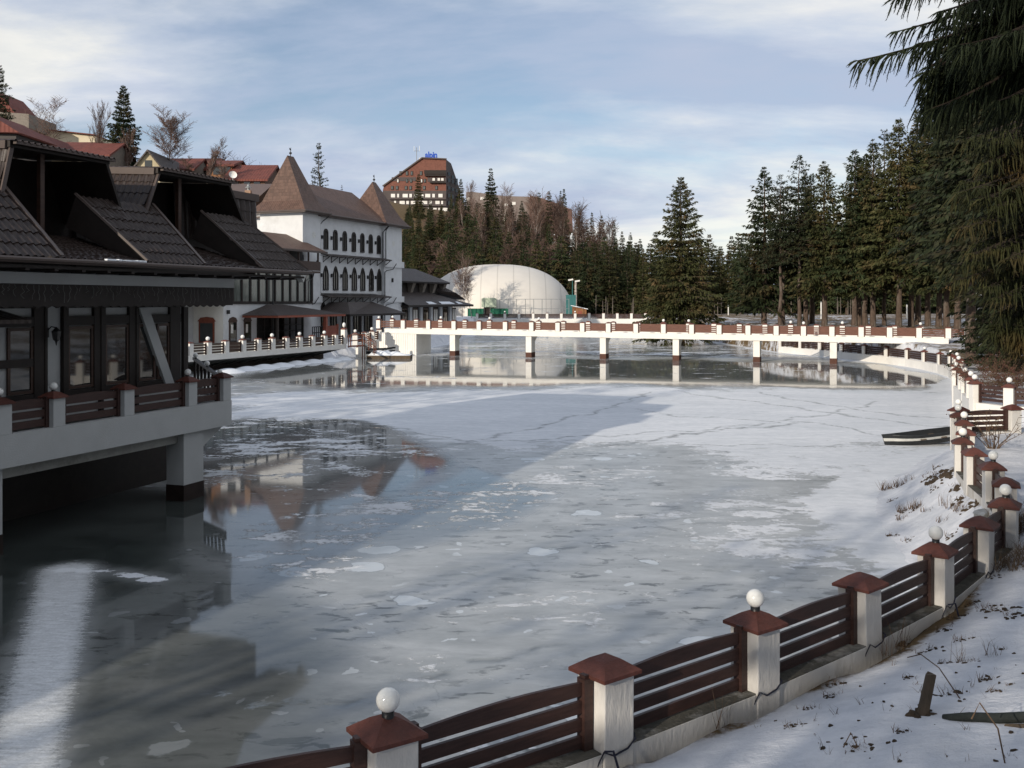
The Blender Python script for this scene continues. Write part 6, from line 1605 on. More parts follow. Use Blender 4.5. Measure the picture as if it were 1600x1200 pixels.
for px, yt, D, s_ in ((700, 330, 305, 1), (713, 345, 290, 1), (760, 318, 285, 1.2), (775, 330, 290, 1), (735, 372, 262, 1), (752, 360, 270, 1), (688, 335, 300, 1), (677, 340, 300, 1), (665, 345, 300, 1), (800, 330, 300, 1), (840, 318, 305, 1), (848, 312, 305, 1), (836, 320, 300, 1), (868, 330, 305, 1), (878, 322, 305, 1), (888, 328, 300, 1), (896, 330, 300, 1), (910, 350, 300, .8), (930, 352, 290, .8), (945, 350, 290, .8), (700, 398, 236, .9), (850, 385, 262, .8), (786, 345, 290, 1), (735, 290, 345, 1), (788, 300, 330, 1), (826, 345, 285, 1), (722, 318, 318, 1)):
    x, y, g0, s = by_top(px, yt, D, 13.6); s = min(s, 1.8)
    put(BPROTO[rnd.randrange(3)], 'birch_tree', 'leafless pale birch among the spruces on the hill behind the dome', 'birch', x, y, g0, s, rnd.uniform(0, 6.28), GB_, s * 0.95)
for i in range(38):
    px = rnd.uniform(640, 960); D = rnd.uniform(225, 310); yt = float(crest(px)) + np.interp(D, [225, 310], [88, 26]) * np.interp(px, [620, 850, 1000], [1.05, 0.8, 0.4]) + rnd.uniform(-12, 10)
    x, y, g0, s = by_top(px, yt, D, 9.4); s = min(s, 1.6)
    put(RPROTO[rnd.randrange(3)], 'bare_tree', 'leafless reddish brown small tree among the spruces on the hill behind the dome', 'bare tree', x, y, g0, s, rnd.uniform(0, 6.28), 'bare trees on the hill behind the dome')
# two birches before the dome
for px, yt, D, lab in ((722, 413, 165, 'taller leafless birch overlapping the left flank of the white dome'), (738, 432, 163, 'shorter leafless birch overlapping the white dome, right of the taller one')):
    x, y, g0, s = by_top(px, yt, D, 13.6); put(BPROTO[2 if px < 730 else 0], 'birch_tree', lab, 'birch', x, y, g0, s, 1.0, 'birches before the dome', s * 1.1)
# --- belt of young spruces at the far side of the park
GP_ = 'belt of spruces along the far side of the snowy park'
for i in range(84):
    px = 895 + (1500 - 895) * (i + rnd.uniform(0, 1)) / 84; D = rnd.uniform(196, 245)
    yt = 374 + rnd.uniform(-14, 16) + (10 if px < 990 else 0) - (30 if px > 1250 else 0)
    x, y, g0, s = by_top(px, yt, D, 18.0)
    put(FPROTO[rnd.choice((2, 4, 0, 3, 1))], 'spruce_tree', 'slim spruce in the dense belt along the far side of the snowy park', 'spruce', x, y, g0, s, rnd.uniform(0, 6.28), GP_, s * rnd.uniform(0.95, 1.25))
GPT = 'thin bare stems under the belt of spruces'
stem = MB().tube([(0, 0, -0.3), (0.05, 0, 2.2), (0, 0.04, 5.0)], [0.10, 0.085, 0.05], 6)
for k in range(7): a = k * 2.1; stem.tube([(0, 0, 2.2 + k * 0.35), (0.7 * math.cos(a), 0.7 * math.sin(a), 2.1 + k * 0.35)], [0.03, 0.01], 3)
smesh = stem.data('thin_stem', [mat('grey_stem_bark', (0.15, 0.125, 0.105), 0.9, 0.3, 4, objrand=0.3)])
for i in range(34):
    px = rnd.uniform(930, 1330); D = rnd.uniform(182, 196); x = G(px, D).x
    put(smesh, 'tree_stem', 'thin grey bare stem at the shaded foot of the far spruce belt', 'tree stem', x, D, gz(x, D), rnd.uniform(0.45, 0.75), rnd.uniform(0, 6), GPT)

# --- park spruces behind the bridge: trunk and crown each its own part
def park_spruce(label, px, ytop, D, W, bare, needle, seed, group=None, H=None, nsp=22, gap=0.08, taper=0.8, dead=0.0, droop=0.4, rt=None, nwh=None, nbr=8, cat='spruce', spray=0.14, hang=0.9, ragged=0.25):
    x = G(px, D).x; g0 = gz(x, D); Ht = P(px, ytop, D).z - g0
    tr, cr = spruce_split(needle, seed=seed, H=Ht, W=W, bare=bare, nwh=nwh or int(Ht * 2.4), nbr=nbr, nsp=int(nsp * 2.8), droop=droop, spray=spray, hang=hang, gap=gap, taper=taper, dead=dead, rtrunk=rt, ragged=ragged)
    r = thing('spruce_tree', label, cat, (x, D, g0), 0, group)
    obj('trunk', tr, r); obj('crown', cr, r)
    return r
park_spruce('big broad lone spruce standing behind the middle of the bridge', 1064, 276, 117, 5.6, 0.10, NEEDLEOLIVE, 1, taper=0.78, nsp=38, rt=0.42, droop=0.42, spray=0.10, nbr=9)
O_ = ('first', 'second', 'third', 'fourth', 'fifth', 'sixth', 'seventh', 'eighth', 'ninth', 'tenth', 'eleventh', 'twelfth', 'thirteenth', 'fourteenth', 'fifteenth', 'sixteenth', 'seventeenth', 'eighteenth', 'nineteenth', 'twentieth')
stand = [  # px, top, D, W, bare, kind
    (1194, 258, 116, 3.4, 0.12, 0), (1219.5, 272, 112, 2.2, 0.42, 2), (1224, 290, 114, 2.0, 0.45, 2), (1249, 240, 111, 2.6, 0.40, 2), (1258, 262, 114, 2.2, 0.32, 0), (1268, 268, 116, 2.2, 0.30, 0),
    (1288, 250, 110, 3.2, 0.22, 1), (1335, 232, 108, 3.2, 0.24, 0), (1343, 246, 112, 2.8, 0.25, 1), (1352, 240, 109, 2.8, 0.22, 0), (1364, 215, 107, 3.0, 0.22, 1), (1382, 200, 112, 2.8, 0.25, 2), (1404, 182, 104, 3.4, 0.24, 1), (1424, 205, 107, 3.0, 0.22, 0),
    (1434, 168, 112, 3.0, 0.25, 1), (1450, 190, 106, 3.2, 0.22, 0), (1467, 128, 104, 3.6, 0.20, 1), (1480, 150, 100, 3.8, 0.20, 0), (1496, 110, 98, 4.0, 0.18, 1)]
for i, (px, yt, D, W, br_, kd) in enumerate(stand):
    lab = f'{O_[i]} trunk from the left in the stand of tall spruces behind the bridge'
    if i == 0: lab = 'full green spruce, leftmost of the tall stand behind the right half of the bridge'
    park_spruce(lab, px, yt, D, W * 1.35, br_, (NEEDLE, NEEDLEOLIVE, NEEDLEDARK)[kd], 200 + i, GROUP_STAND, gap=0.22 if kd == 2 else 0.08, dead=0.25 if kd == 2 else 0.04, taper=0.72 if kd == 2 else 0.86, nsp=15 if kd == 2 else 20, rt=0.24 if kd == 2 else 0.32, ragged=0.4 if kd == 2 else 0.3)
# bigger, nearer spruces at the right edge
park_spruce('dark spruce whose trunk stands by the right end of the bridge', 1519, -40, 66, 5.0, 0.30, NEEDLEDARK, 301, 'dark spruces at the right edge', nsp=34, rt=0.36, spray=0.10, nbr=9, droop=0.5)
park_spruce('dark tall spruce behind the red brown bush at the right edge', 1578, -90, 58, 5.4, 0.26, NEEDLEDARK, 302, 'dark spruces at the right edge', nsp=34, rt=0.36, spray=0.10, nbr=9, droop=0.5)
park_spruce('dark spruce with low boughs at the far right beyond the inlet', 1632, -160, 46, 5.0, 0.24, NEEDLEDARK, 303, 'dark spruces at the right edge', nsp=40, rt=0.34, spray=0.09, nbr=9, droop=0.55)
park_spruce('slender dark spruce between the stand and the bridge end', 1548, 40, 84, 4.6, 0.24, NEEDLEDARK, 304, 'dark spruces at the right edge', nsp=30, rt=0.3, spray=0.11, nbr=9)
park_spruce('spruce filling the dark edge of the stand right of the bridge end', 1590, 60, 78, 5.0, 0.06, NEEDLEDARK, 305, 'dark spruces at the right edge', nsp=30, rt=0.3, spray=0.11, nbr=9)
for i, (px, yt, D, W, lab) in enumerate(((1548, 395, 62, 2.4, 'low young spruce beside the dark trunk at the right bridge end'), (1585, 380, 57, 2.8, 'low bushy young spruce in the thicket at the right edge'), (1536, 430, 70, 1.9, 'smallest young spruce close behind the right bridge end'), (1612, 400, 60, 2.6, 'young spruce half cut off by the right edge'))):
    park_spruce(lab, px, yt, D, W, 0.03, NEEDLEDARK, 330 + i, 'young spruces at the right edge', nsp=22, spray=0.13, taper=0.8, rt=0.09)
# --- trees of the left hill
park_spruce('tall dark green spruce between the village houses on the left hill', 193, 131, 149, 3.3, 0.03, NEEDLE, 310, None, nsp=34, taper=0.75, spray=0.15, gap=0.05, nbr=9)
park_spruce('dark spruce cut off by the left edge of the hill', -2, 100, 152, 3.4, 0.05, NEEDLEDARK, 311, None, nsp=22, taper=0.7)
park_spruce('spruce with snow coloured gaps standing behind the hotel between its towers', 498, 220, 150, 3.6, 0.05, NEEDLEDARK, 312, None, nsp=16, gap=0.20, taper=0.75)
park_spruce('tiny spruce top peeping over the hotel roof ridge', 534, 287, 200, 2.0, 0.05, NEEDLEDARK, 313, None, nsp=12)
def hill_bare(label, px, ytop, D, seed, bark, H_levels=3, spread=0.7, first=0.15, kids=(15, 8, 6, 4), updir=0.6, wide=1.0):
    x = G(px, D).x; g0 = gz(x, D); Ht = P(px, ytop, D).z - g0
    t, m = bare_tree_parts(seed, H=min(Ht / 1.06, 30), spread=spread, levels=H_levels, first=first, kids=kids, updir=updir, tmin=0.017)
    r = thing('bare_tree', label, 'bare tree', (x, D, g0)); t.build('trunk', bark, r); c_ = m.build('crown', TWIG, r); r.scale = (wide, wide, 1)
hill_bare('leafless round crowned tree above the red roofs at the far left', 70, 158, 152, 21, BARK, spread=0.8)
hill_bare('thin upright leafless tree just left of the dark hill spruce', 153, 178, 150, 22, BARK, spread=0.35, updir=0.9)
hill_bare('reddish leafless beech with dense fanned crown right of the hill spruce', 258, 185, 148, 23, BARK, spread=0.75, first=0.3, kids=(22, 12, 8, 4), wide=1.1)
hill_bare('white stemmed leafless birch before the red roofed houses', 324, 236, 143, 24, BIRCH, spread=0.35, updir=0.85)
hill_bare('leafless pale birch directly before the dark hill spruce', 203, 205, 146, 25, BIRCH, spread=0.4, updir=0.8)
hill_bare('leafless tree with fine upright twigs over the orange timber gable', 340, 228, 158, 26, BARK, spread=0.6)
hill_bare('small leafless tree between the red hip roof and the hotel tower', 407, 268, 158, 27, BARK, spread=0.6)
hill_bare('low leafless reddish shrub like tree in front of the brown roofs', 290, 245, 146, 28, BARK, spread=0.9, first=0.05)
hill_bare('low leafless reddish tree in front of the orange timber gable', 355, 252, 143, 29, BARK, spread=0.9, first=0.05)

# --- near boughs hanging in from the right: a big spruce just outside the frame
def hanging_bough(m, p0, p1, sag, ntw, tl, rg, tw=0.016, wid=0.5, minl=0.45, nstep=0.011):
    """Bough from p0 to its tip p1; side twigs with hanging tassels of needles."""
    p0, p1 = Vector(p0), Vector(p1); d = p1 - p0; Lb = d.length; u = d.normalized(); side = Vector((-u.y, u.x, 0)).normalized()
    def at(f): return p0 + d * f + Vector((0, 0, -sag * 4 * f * (1 - f) * 0.6 - sag * f * f * 0.3))
    pts = [at(k / 10) for k in range(11)]; m.tube(pts, [0.05 * (1 - 0.85 * k / 10) for k in range(11)], 5, 1)
    def tassel(b, dv, ln, r):
        n = 5; q = [b]; dd = dv.copy(); c = b.copy()
        for k in range(n):
            dd = (dd + Vector((rg.gauss(0, .07), rg.gauss(0, .07), -0.17))).normalized(); c = c + dd * ln / n; q.append(c.copy())
        rr = [r * (0.55 + 0.45 * math.sin(math.pi * min(1, (k + 0.6) / n))) * rg.uniform(0.8, 1.15) for k in range(n)] + [0.003]
        m.tube(q, [x_ * 0.62 for x_ in rr], 3, 0, cap=False)
        k0 = max(4, int(ln / nstep))
        for k in range(k0):                       # loose needles standing off the twig
            f = (k + rg.random()) / k0 * n; j = min(int(f), n - 1); b2 = q[j].lerp(q[j + 1], f - j); ax = (q[j + 1] - q[j]).normalized()
            o_ = Vector((rg.gauss(0, 1), rg.gauss(0, 1), rg.gauss(0, 1))); o_ = (o_ - ax * o_.dot(ax)).normalized(); tip = b2 + (ax * 0.9 + o_ * 0.9).normalized() * r * rg.uniform(1.6, 2.6); w2 = ax.cross(o_) * r * 0.27
            m.face([b2 - w2, b2 + w2, tip], 0)
    for k in range(ntw):
        f = 0.06 + 0.94 * (k + rg.random()) / ntw; b = at(min(f, 1.0)); sd = rg.choice((-1, 1)); off = wid * (1.15 - f) * rg.uniform(0, 1)
        b2 = b + side * sd * off + u * off * 0.5 + Vector((0, 0, -0.12 * off))
        if off > 0.12: m.tube([b, b2], [0.012, 0.008], 3, 1, cap=False)
        tassel(b2, (u * rg.uniform(0.2, 0.8) + side * sd * rg.uniform(0.1, 0.7) + Vector((0, 0, -0.55))).normalized(), tl * rg.uniform(minl, 1.0) * (1 - 0.45 * f), tw * rg.uniform(0.8, 1.25))
        if rg.random() < 0.5: tassel(b, (u * 0.9 + side * sd * 0.5 + Vector((0, 0, 0.12))).normalized(), tl * 0.4 * rg.uniform(0.5, 1), tw)
    for s_ in (-0.5, 0.0, 0.45): tassel(at(1.0), (u + side * s_ + Vector((0, 0, 0.35))).normalized(), 0.16, tw)
rg = random.Random(3)
bt = thing('spruce_tree', 'near spruce outside the right edge whose drooping boughs hang into the top right corner', 'spruce', (9.6, 12.6, gz(9.6, 12.6)))
o = Vector(bt.location)
MB().tube([(0, 0, -0.4), (0.05, 0, 6), (0, 0.1, 13), (0, 0, 18)], [0.30, 0.24, 0.15, 0.03], 9).build('trunk', BARK, bt)
bm_ = MB()
def bough(px0, py0, D0, px1, py1, D1, sag, ntw, tl, **k): hanging_bough(bm_, P(px0, py0, D0) - o, P(px1, py1, D1) - o, sag, ntw, tl, rg, **k)
for a in [(1700, -40, 12.4, 1340, 86, 13.0, 0.25, 110, 0.75), (1690, -60, 12.4, 1402, 44, 13.4, 0.15, 80, 0.55), (1680, -150, 12.2, 1398, -8, 12.6, 0.15, 90, 0.6), (1700, -30, 12.6, 1440, 60, 12.6, 0.2, 100, 0.8), (1700, 20, 13, 1445, 105, 13.8, 0.25, 110, 1.1), (1690, -90, 12.8, 1470, 10, 12.2, 0.2, 100, 0.8), (1700, -20, 12.2, 1500, 60, 11.8, 0.25, 100, 0.9), (1690, 30, 13, 1520, 110, 13, 0.2, 90, 0.8), (1700, -100, 12, 1540, -10, 12.4, 0.2, 90, 0.9), (1700, 60, 12.6, 1560, 150, 12.2, 0.2, 80, 0.8), (1690, 100, 13, 1540, 170, 13.4, 0.2, 80, 0.7), (1700, -10, 12.2, 1580, 40, 11.6, 0.2, 70, 0.9)]: bough(*a)
for k in range(10): bough(1700, rg.uniform(-60, 90), rg.uniform(12.2, 14.5), 1455 + 12 * k, rg.uniform(20, 165), rg.uniform(12.5, 14.5), 0.25, 90, 1.0)
# tall tassels hanging on the left side of the dark mass
for k in range(60):
    px, py = 1447 + rg.uniform(0, 70), 110 + rg.uniform(-10, 60); hanging_bough(bm_, P(px + 22, py - 10, 13.6) - o, P(px, py, 13.6) - o, 0.02, 7, 0.8, rg, wid=0.2)
cr_ = bm_.data('boughs', [NEEDLEDARK, TWIGBARK]); obj('crown', cr_, bt)
# second near spruce: olive boughs at middle height on the right
bt2 = thing('spruce_tree', 'spruce behind the cross fence with olive boughs hanging low at the right edge', 'spruce', (G(1700, 33).x, 33, gz(G(1700, 33).x, 33)))
o = Vector(bt2.location)
MB().tube([(0, 0, -0.4), (0, 0, 9), (0, 0, 21)], [0.36, 0.27, 0.03], 9).build('trunk', BARK, bt2)
bm_ = MB()
for k in range(46):
    zf_ = rg.uniform(0.0, 1.0); py1 = 205 + 290 * zf_; px1 = 1500 + rg.uniform(-18, 70) + 30 * abs(zf_ - 0.62); D1 = 31 + rg.uniform(-1.8, 2.2)
    hanging_bough(bm_, P(1690, py1 - 75, 33) - o, P(px1, py1, D1) - o, 0.35, 75, 1.25, rg, tw=0.036, wid=1.2, nstep=0.03)
for k in range(16):
    hanging_bough(bm_, P(1690, 480 + k * 5, 33) - o, P(1560 + rg.uniform(-15, 40), 505 + rg.uniform(-10, 40), 31.5) - o, 0.4, 40, 1.0, rg, tw=0.036, wid=1.0, nstep=0.03)
obj('crown', bm_.data('crown', [NEEDLESHADE, TWIGBARK]), bt2)
# trees on the bank behind and left of the camera; they stand out of the frame and throw the shade over the near bank
shp = [spruce_split(NEEDLEDARK, seed=400 + k, H=21, W=3.8, bare=0.08, nwh=34, nbr=8, nsp=14, spray=0.2, droop=0.45) for k in range(2)]
for i, (x, y, s) in enumerate(((-20.5, -8.0, 0.66), (-17.5, -11.5, 0.86), (-14.0, -13.5, 0.98), (-10.5, -17, 1.05), (-7.0, -19, 1.0), (-4, -22, 1.05), (0.5, -23, 1.0), (-12.6, -20.5, 1.12), (-16.5, -18, 1.0))):
    r = thing('spruce_tree', 'spruce on the bank behind the viewpoint', 'spruce', (x, y, gz(x, y)), i * 1.3, 'spruces behind the viewpoint'); r.scale = (s, s, s)
    obj('trunk', shp[i % 2][0], r); obj('crown', shp[i % 2][1], r)

for i, (x, y, s) in enumerate(((12.0, 9.5, 0.9), (15.5, 14, 1.0), (17.5, 19.0, 1.05), (20.0, 23.5, 1.0), (24.5, 29, 1.1), (14.0, 4.5, 1.0), (19.5, 10.5, 1.1), (23.5, 17.0, 1.1), (29.5, 33.5, 1.1), (11.5, -2.0, 1.0))):
    r = thing('spruce_tree', 'spruce on the bank out of view to the right', 'spruce', (x, y, gz(x, y)), i * 1.7, 'spruces right of the viewpoint'); r.scale = (s, s, s)
    obj('trunk', shp[i % 2][0], r); obj('crown', shp[i % 2][1], r)

for i, (x, y, s) in enumerate(((-38.5, 21.5, 1.1), (-35.0, 18.5, 1.15), (-31.5, 16.0, 1.1), (-28.5, 13.0, 1.05), (-26.5, 9.0, 0.95), (-36.5, 14.0, 1.15), (-42, 24, 1.1), (-45.5, 27, 1.05), (-41, 18, 1.15), (-49, 30, 0.9))):  # unseen spruces added to shade the snow strip beyond the restaurant
    r = thing('spruce_tree', 'unseen spruce added behind the dark restaurant to shade the ice', 'spruce', (x, y, gz(x, y)), i * 2.1, 'shade spruces behind the dark restaurant'); r.scale = (s, s, s)
    obj('trunk', shp[i % 2][0], r); obj('crown', shp[i % 2][1], r)

for i, (x, y, s) in enumerate([(0.5, -5.5, 0.9), (5.2, -4.0, 0.95), (9.2, 1.5, 0.9)]):  # unseen spruces added to block sky over the near bank
    r = thing('spruce_tree', 'unseen spruce added close behind the viewpoint to shade the near snow', 'spruce', (x, y, gz(x, y)), i * 2.7, 'shade spruces close behind the viewpoint'); r.scale = (s, s, s)
    obj('trunk', shp[i % 2][0], r); obj('crown', shp[i % 2][1], r)
# ---------------------------------------------------------------- bank details
rg = random.Random(9)
def on_ground(px, py, it=14):
    """ground point seen at a pixel"""
    a, b = (px - HX) / F, (py - HY) / F
    ys_ = np.arange(3.0, 60.0, 0.05); h_ = ground_h(a * ys_, ys_)
    y = float(ys_[int(np.argmax(EYE - b * ys_ < h_))])
    return Vector((a * y, y, gz(a * y, y)))
def blades(m, c, n, h, sp_, w=0.006, lean=0.5, mi=0):
    for k in range(n):
        a = rg.uniform(0, 6.28); r = sp_ * math.sqrt(rg.random()); b = Vector((c.x + r * math.cos(a), c.y + r * math.sin(a), c.z - 0.02)); hh = h * rg.uniform(0.4, 1.0)
        d = Vector((rg.gauss(0, lean) * 0.6, rg.gauss(0, lean) * 0.6, 1)).normalized(); s = Vector((math.cos(a), math.sin(a), 0)) * w
        mid = b + d * hh * 0.6; tip = mid + (d + Vector((rg.gauss(0, lean), rg.gauss(0, lean), -0.3))).normalized() * hh * 0.5
        m.face([b - s, b + s, mid + s * 0.6, mid - s * 0.6], mi); m.face([mid - s * 0.6, mid + s * 0.6, tip], mi)
def clod1(m, c, r, mi=0):
    n = 7; vs = [(c.x, c.y, c.z + r * 0.45)]; e = rg.uniform(0.7, 1.5); ro = rg.uniform(0, 3.1)
    for j, f in ((0, 0.6), (1, 1.0)):
        for k in range(n):
            a = 2 * math.pi * k / n; q = r * f * rg.uniform(0.55, 1.35); dx_, dy_ = q * math.cos(a) * e, q * math.sin(a) / e
            vs.append((c.x + dx_ * math.cos(ro) - dy_ * math.sin(ro), c.y + dx_ * math.sin(ro) + dy_ * math.cos(ro), c.z + (r * rg.uniform(0.2, 0.45) if j == 0 else -0.03)))
    fs = [(0, 1 + k, 1 + (k + 1) % n) for k in range(n)] + [(1 + k, 1 + n + k, 1 + n + (k + 1) % n, 1 + (k + 1) % n) for k in range(n)]
    m.mesh(vs, fs, mi)
def clod(m, c, r, mi=0):
    """a ragged cluster of small lumps of soil with dead blades, seated on the ground"""
    if r < 0.045: return clod1(m, c, r, mi)
    for k in range(int(6 + 50 * r)):
        a = rg.uniform(0, 6.28); q = r * 1.25 * rg.random() ** 0.6; x, y = c.x + q * math.cos(a) * 1.3, c.y + q * math.sin(a)
        clod1(m, Vector((x, y, gz(x, y))), rg.uniform(0.10, 0.34) * r + 0.006, mi)
# scattered dead grass, weeds and soil poking through the snow
m = MB()
spots = [(1420, 1060, .06), (1490, 1085, .10), (1408, 1145, .05), (1350, 1172, .12), (1265, 1108, .07), (1240, 1136, .09), (1475, 985, .10), (1478, 1036, .09), (1505, 1000, .10), (1513, 1035, .08), (1545, 1065, .08), (1557, 1080, .06), (1580, 1072, .05), (1460, 1015, .06), (1440, 1022, .06), (1565, 1017, .05), (1522, 945, .12), (1545, 952, .12), (1563, 955, .14), (1590, 962, .12), (1500, 965, .10), (1300, 1090, .10), (1345, 1040, .10), (1410, 1005, .10), (1556, 902, .10), (1590, 885, .12), (1520, 930, .10), (1310, 1070, .12)]
for px, py, r in spots:
    c = on_ground(px, py); r *= rg.uniform(0.6, 1.15); clod(m, c, r, 1); blades(m, c, int(20 + 160 * r), 0.05 + 0.8 * r, r * 1.4, 0.003, 1.0, 0)
for k in range(120):
    px, py = rg.uniform(1180, 1600), rg.uniform(940, 1195)
    c = on_ground(px, py)
    if lake_sd(np.array([c.x]), np.array([c.y]))[0] < 0.25: continue
    if rg.random() < 0.5: clod(m, c, rg.uniform(0.012, 0.035), 1)
    else: blades(m, c, rg.randint(2, 6), rg.uniform(0.06, 0.22), 0.03, 0.003, 0.9, 0)
for px, py, h in ((1130, 1115, .5), (1405, 990, .7), (1385, 1000, .5), (1175, 1088, .3), (1495, 1010, .4), (1550, 1000, .3)):
    c = on_ground(px, py + 25); blades(m, c, 14, h, 0.08, 0.003, 0.35, 0)
stuff(m.build('dead_grass', [WEED, DIRT]), 'brown dead grass and soil poking through the snow of the near bank', 'dead grass')
# reeds and tufts on the bank strip beside the boat
m = MB()
for px, py, h, n in ((1385, 765, .34, 70), (1405, 760, .30, 60), (1420, 752, .3, 30), (1412, 800, .30, 60), (1430, 795, .32, 60), (1395, 782, .1, 20), (1410, 812, .2, 40), (1450, 800, .2, 20), (1490, 795, .3, 26), (1500, 800, .3, 24), (1472, 815, .25, 20), (1478, 790, .4, 12), (1463, 762, .15, 16), (1395, 838, .12, 14), (1420, 845, .15, 16), (1488, 838, .15, 16), (1465, 730, .12, 14)):
    c = on_ground(px, py); blades(m, c, n, h, 0.16, 0.006, 0.5, 0)
    if h < 0.2 or n > 50: clod(m, c, 0.10, 1)
for px, py, r in ((1455, 745, .2), (1470, 742, .3), (1485, 740, .35), (1500, 760, .2), (1510, 778, .25), (1518, 792, .2), (1388, 745, .08), (1400, 732, .07), (1370, 752, .15), (1345, 750, .07)):
    c = on_ground(px, py); clod(m, c, r, 1); blades(m, c, 30, 0.14, r * 1.3, 0.005, 0.9, 0)
stuff(m.build('bank_tufts', [WEED, DIRT]), 'dark grass tufts and bare soil on the snowy strip between fence and ice', 'grass tufts')
# matted dry grass at the fence bend
m = MB()
for k in range(46):
    px, py = rg.uniform(1545, 1610), rg.uniform(800, 895); c = on_ground(px, py); blades(m, c, 34, rg.uniform(0.25, 0.55), 0.16, 0.005, 0.9, 0)
stuff(m.build('dry_grass', [mat('matted_grass', (0.12, 0.085, 0.055), 0.95, 0.35, 4)]), 'matted brown dry grass overgrowing the outer side of the fence bend', 'dry grass')
# wooden stake and old pipe in the snow
c = on_ground(1442, 1118)
st_ = thing('wooden_stake', 'short weathered wooden stake leaning slightly in the snow', 'stake', c)
sk = MB(); n = 7; pts = []
for j, z in enumerate((-0.1, 0.1, 0.34)):
    for k in range(n): a = 2 * math.pi * k / n; r = (0.058, 0.050, 0.046)[j]; pts.append((0.045 * z / 0.34 * 1.6 + r * math.cos(a), r * math.sin(a), z + (rg.uniform(-0.015, 0.02) if j == 2 else 0)))
sk.mesh(pts, [(j * n + k, j * n + (k + 1) % n, (j + 1) * n + (k + 1) % n, (j + 1) * n + k) for j in range(2) for k in range(n)] + [tuple(2 * n + k for k in range(n))])
sk.build('shaft', OLDWOOD, st_)
f = MB(); 
for k in range(9): clod1(f, Vector((rg.uniform(-0.09, 0.09), rg.uniform(-0.06, 0.06), 0.0)), rg.uniform(0.03, 0.06))
f.build('soil_collar', DIRT, st_)
a, b = on_ground(1475, 1122), on_ground(1640, 1132)
pp_ = thing('old_pipe', 'dark grey green pipe lying half sunk in the snow beside the wooden stake', 'pipe', a)
mid = (b - a) * 0.5
MB().tube([(0, 0, 0.0), (b - a) * 0.25 + Vector((0, 0, 0.02)), mid + Vector((0, 0, 0.02)), (b - a) + Vector((0, 0, 0.06))], [0.030, 0.038, 0.042, 0.045], 12).build('tube', PIPE, pp_)
MB().tube([(b - a) * 0.55 + Vector((0.0, -0.10, 0.0)), (b - a) * 0.8 + Vector((0, -0.14, 0.02)), (b - a) + Vector((0, -0.08, 0.05))], [0.02, 0.03, 0.03], 8).build('root', OLDWOOD, pp_)
# bowed dead stem
m = MB(); a, b = on_ground(1418, 1030), on_ground(1500, 1092)
m.tube([a + Vector((0, 0, 0.02)), a.lerp(b, 0.3) + Vector((0, 0, 0.16)), a.lerp(b, 0.65) + Vector((0, 0, 0.15)), b + Vector((0, 0, 0.0))], 0.006, 5)
a = on_ground(1570, 1195); m.tube([a, a + Vector((-0.05, 0, 0.25)), a + Vector((-0.16, 0.05, 0.42)), a + Vector((-0.22, 0.05, 0.30))], 0.006, 5)
a = on_ground(1335, 1170); m.tube([a + Vector((-0.09, 0, 0)), a + Vector((-0.03, 0, 0.12)), a + Vector((0.03, 0, 0.0))], 0.006, 5)
stuff(m.build('dead_stems', WEED), 'thin bowed dead plant stems arching over the near snow', 'dead stems')
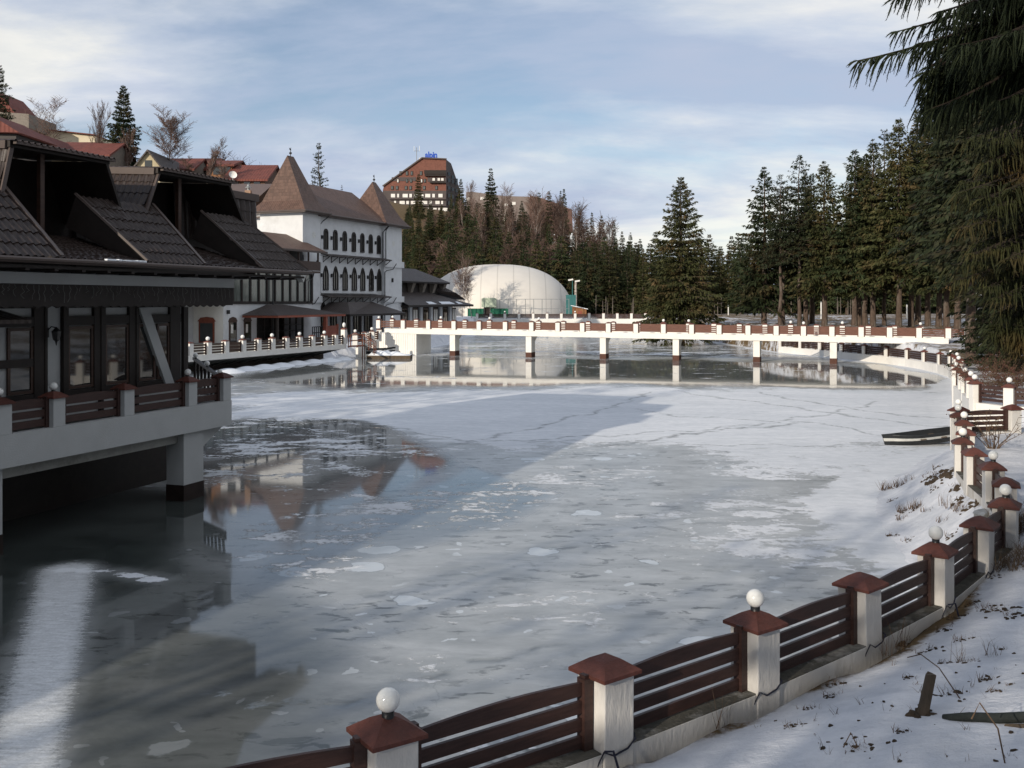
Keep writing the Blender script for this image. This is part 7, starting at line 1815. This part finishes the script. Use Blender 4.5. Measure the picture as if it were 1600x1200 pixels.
# shrub inside the fence corner
def shrub(name, label, px, py, D, hgt, n, mt_, leaf=None, wide=0.6):
    x = G(px, D).x; r = thing(name, label, 'shrub', (x, D, gz(x, D))); m = MB(); lf = MB()
    for k in range(n):
        a = rg.uniform(0, 6.28); p = Vector((0.1 * math.cos(a), 0.1 * math.sin(a), -0.05)); d = Vector((math.cos(a) * wide, math.sin(a) * wide, 1)).normalized(); pts = [p.copy()]
        for j in range(5):
            d = (d + Vector((rg.gauss(0, .2), rg.gauss(0, .2), -0.02))).normalized(); p = p + d * hgt / 5 * rg.uniform(0.7, 1.1); pts.append(p.copy())
            if j > 0:
                e = p + Vector((rg.gauss(0, 1), rg.gauss(0, 1), rg.uniform(0, 1))).normalized() * hgt * 0.2; m.tube([p, e], [0.008, 0.004], 3, cap=False)
                if leaf:
                    for q in range(leaf):
                        c = p.lerp(e, rg.random()) + Vector((rg.gauss(0, .05), rg.gauss(0, .05), rg.gauss(0, .05))); v1 = Vector((rg.gauss(0, 1), rg.gauss(0, 1), rg.gauss(0, 1))).normalized() * rg.uniform(0.02, 0.045); v2 = v1.cross(Vector((rg.gauss(0, 1), rg.gauss(0, 1), rg.gauss(0, 1)))).normalized() * 0.02
                        lf.face([c - v1, c + v2, c + v1, c - v2])
        m.tube(pts, [0.014, 0.012, 0.010, 0.008, 0.006, 0.004], 4, cap=False)
    m.build('stems', mt_, r)
    if leaf: lf.build('leaves', REDBUSH if name == 'red_bush' else WEED, r)
shrub('dead_shrub', 'sparse leafless shrub with dried leaves inside the fence corner by the boat', 1552, 740, 27.5, 1.25, 15, WEED, 2, 0.55)
for i, (px, D, lab) in enumerate(((1545, 43, 'red brown leafy bush left of the dark spruce trunks beyond the inlet'), (1575, 46, 'red brown leafy bush in the middle of the thicket beyond the inlet'), (1600, 42, 'red brown leafy bush at the right edge beyond the inlet'))):
    shrub('red_bush', lab, px, 600, D, 2.1, 34, WEED, 9, 0.9)
# grey fuse box hung on the fence wall
b_ = Vector((10.05, 19.6, 0))
e_ = thing('junction_box', 'grey metal box fixed to the outer side of the fence at the bend', 'box', (9.22, 19.35, 0.62), math.radians(20))
MB().box(-0.16, 0.16, -0.12, 0.12, 0.0, 0.42).extr([(-0.18, -0.14, 0.42), (0.18, -0.14, 0.42), (0.10, -0.14, 0.50), (-0.12, -0.14, 0.48)], (0, 0.28, 0)).build('housing', STEEL, e_, bevel=0.01)
MB().tube([(0, 0, -0.5), (0, 0, 0.0)], 0.03, 8).build('conduit', BLACKMETAL, e_)
# park lamp posts far across the snow
for i, (px, D) in enumerate(((1283, 150), (1417, 150), (1138, 190))):
    x = G(px, D).x; l_ = thing('marker_post', ['thin white post standing in the snow by the fifth trunk', 'thin white post in the dark gap of the tall stand', 'thin white post before the far spruce belt right of the lone spruce'][i], 'post', (x, D, gz(x, D)))
    MB().tube([(0, 0, -0.2), (0, 0, 2.6 if i == 0 else 2.0)], 0.10, 7).build('shaft', BRIGHTPANE, l_); MB().lathe([(0.11, 0), (0.12, 0.1), (0.0, 0.16)], 8, (0, 0, 2.6 if i == 0 else 2.0)).build('cap', STEEL, l_)
bpy.context.view_layer.update()
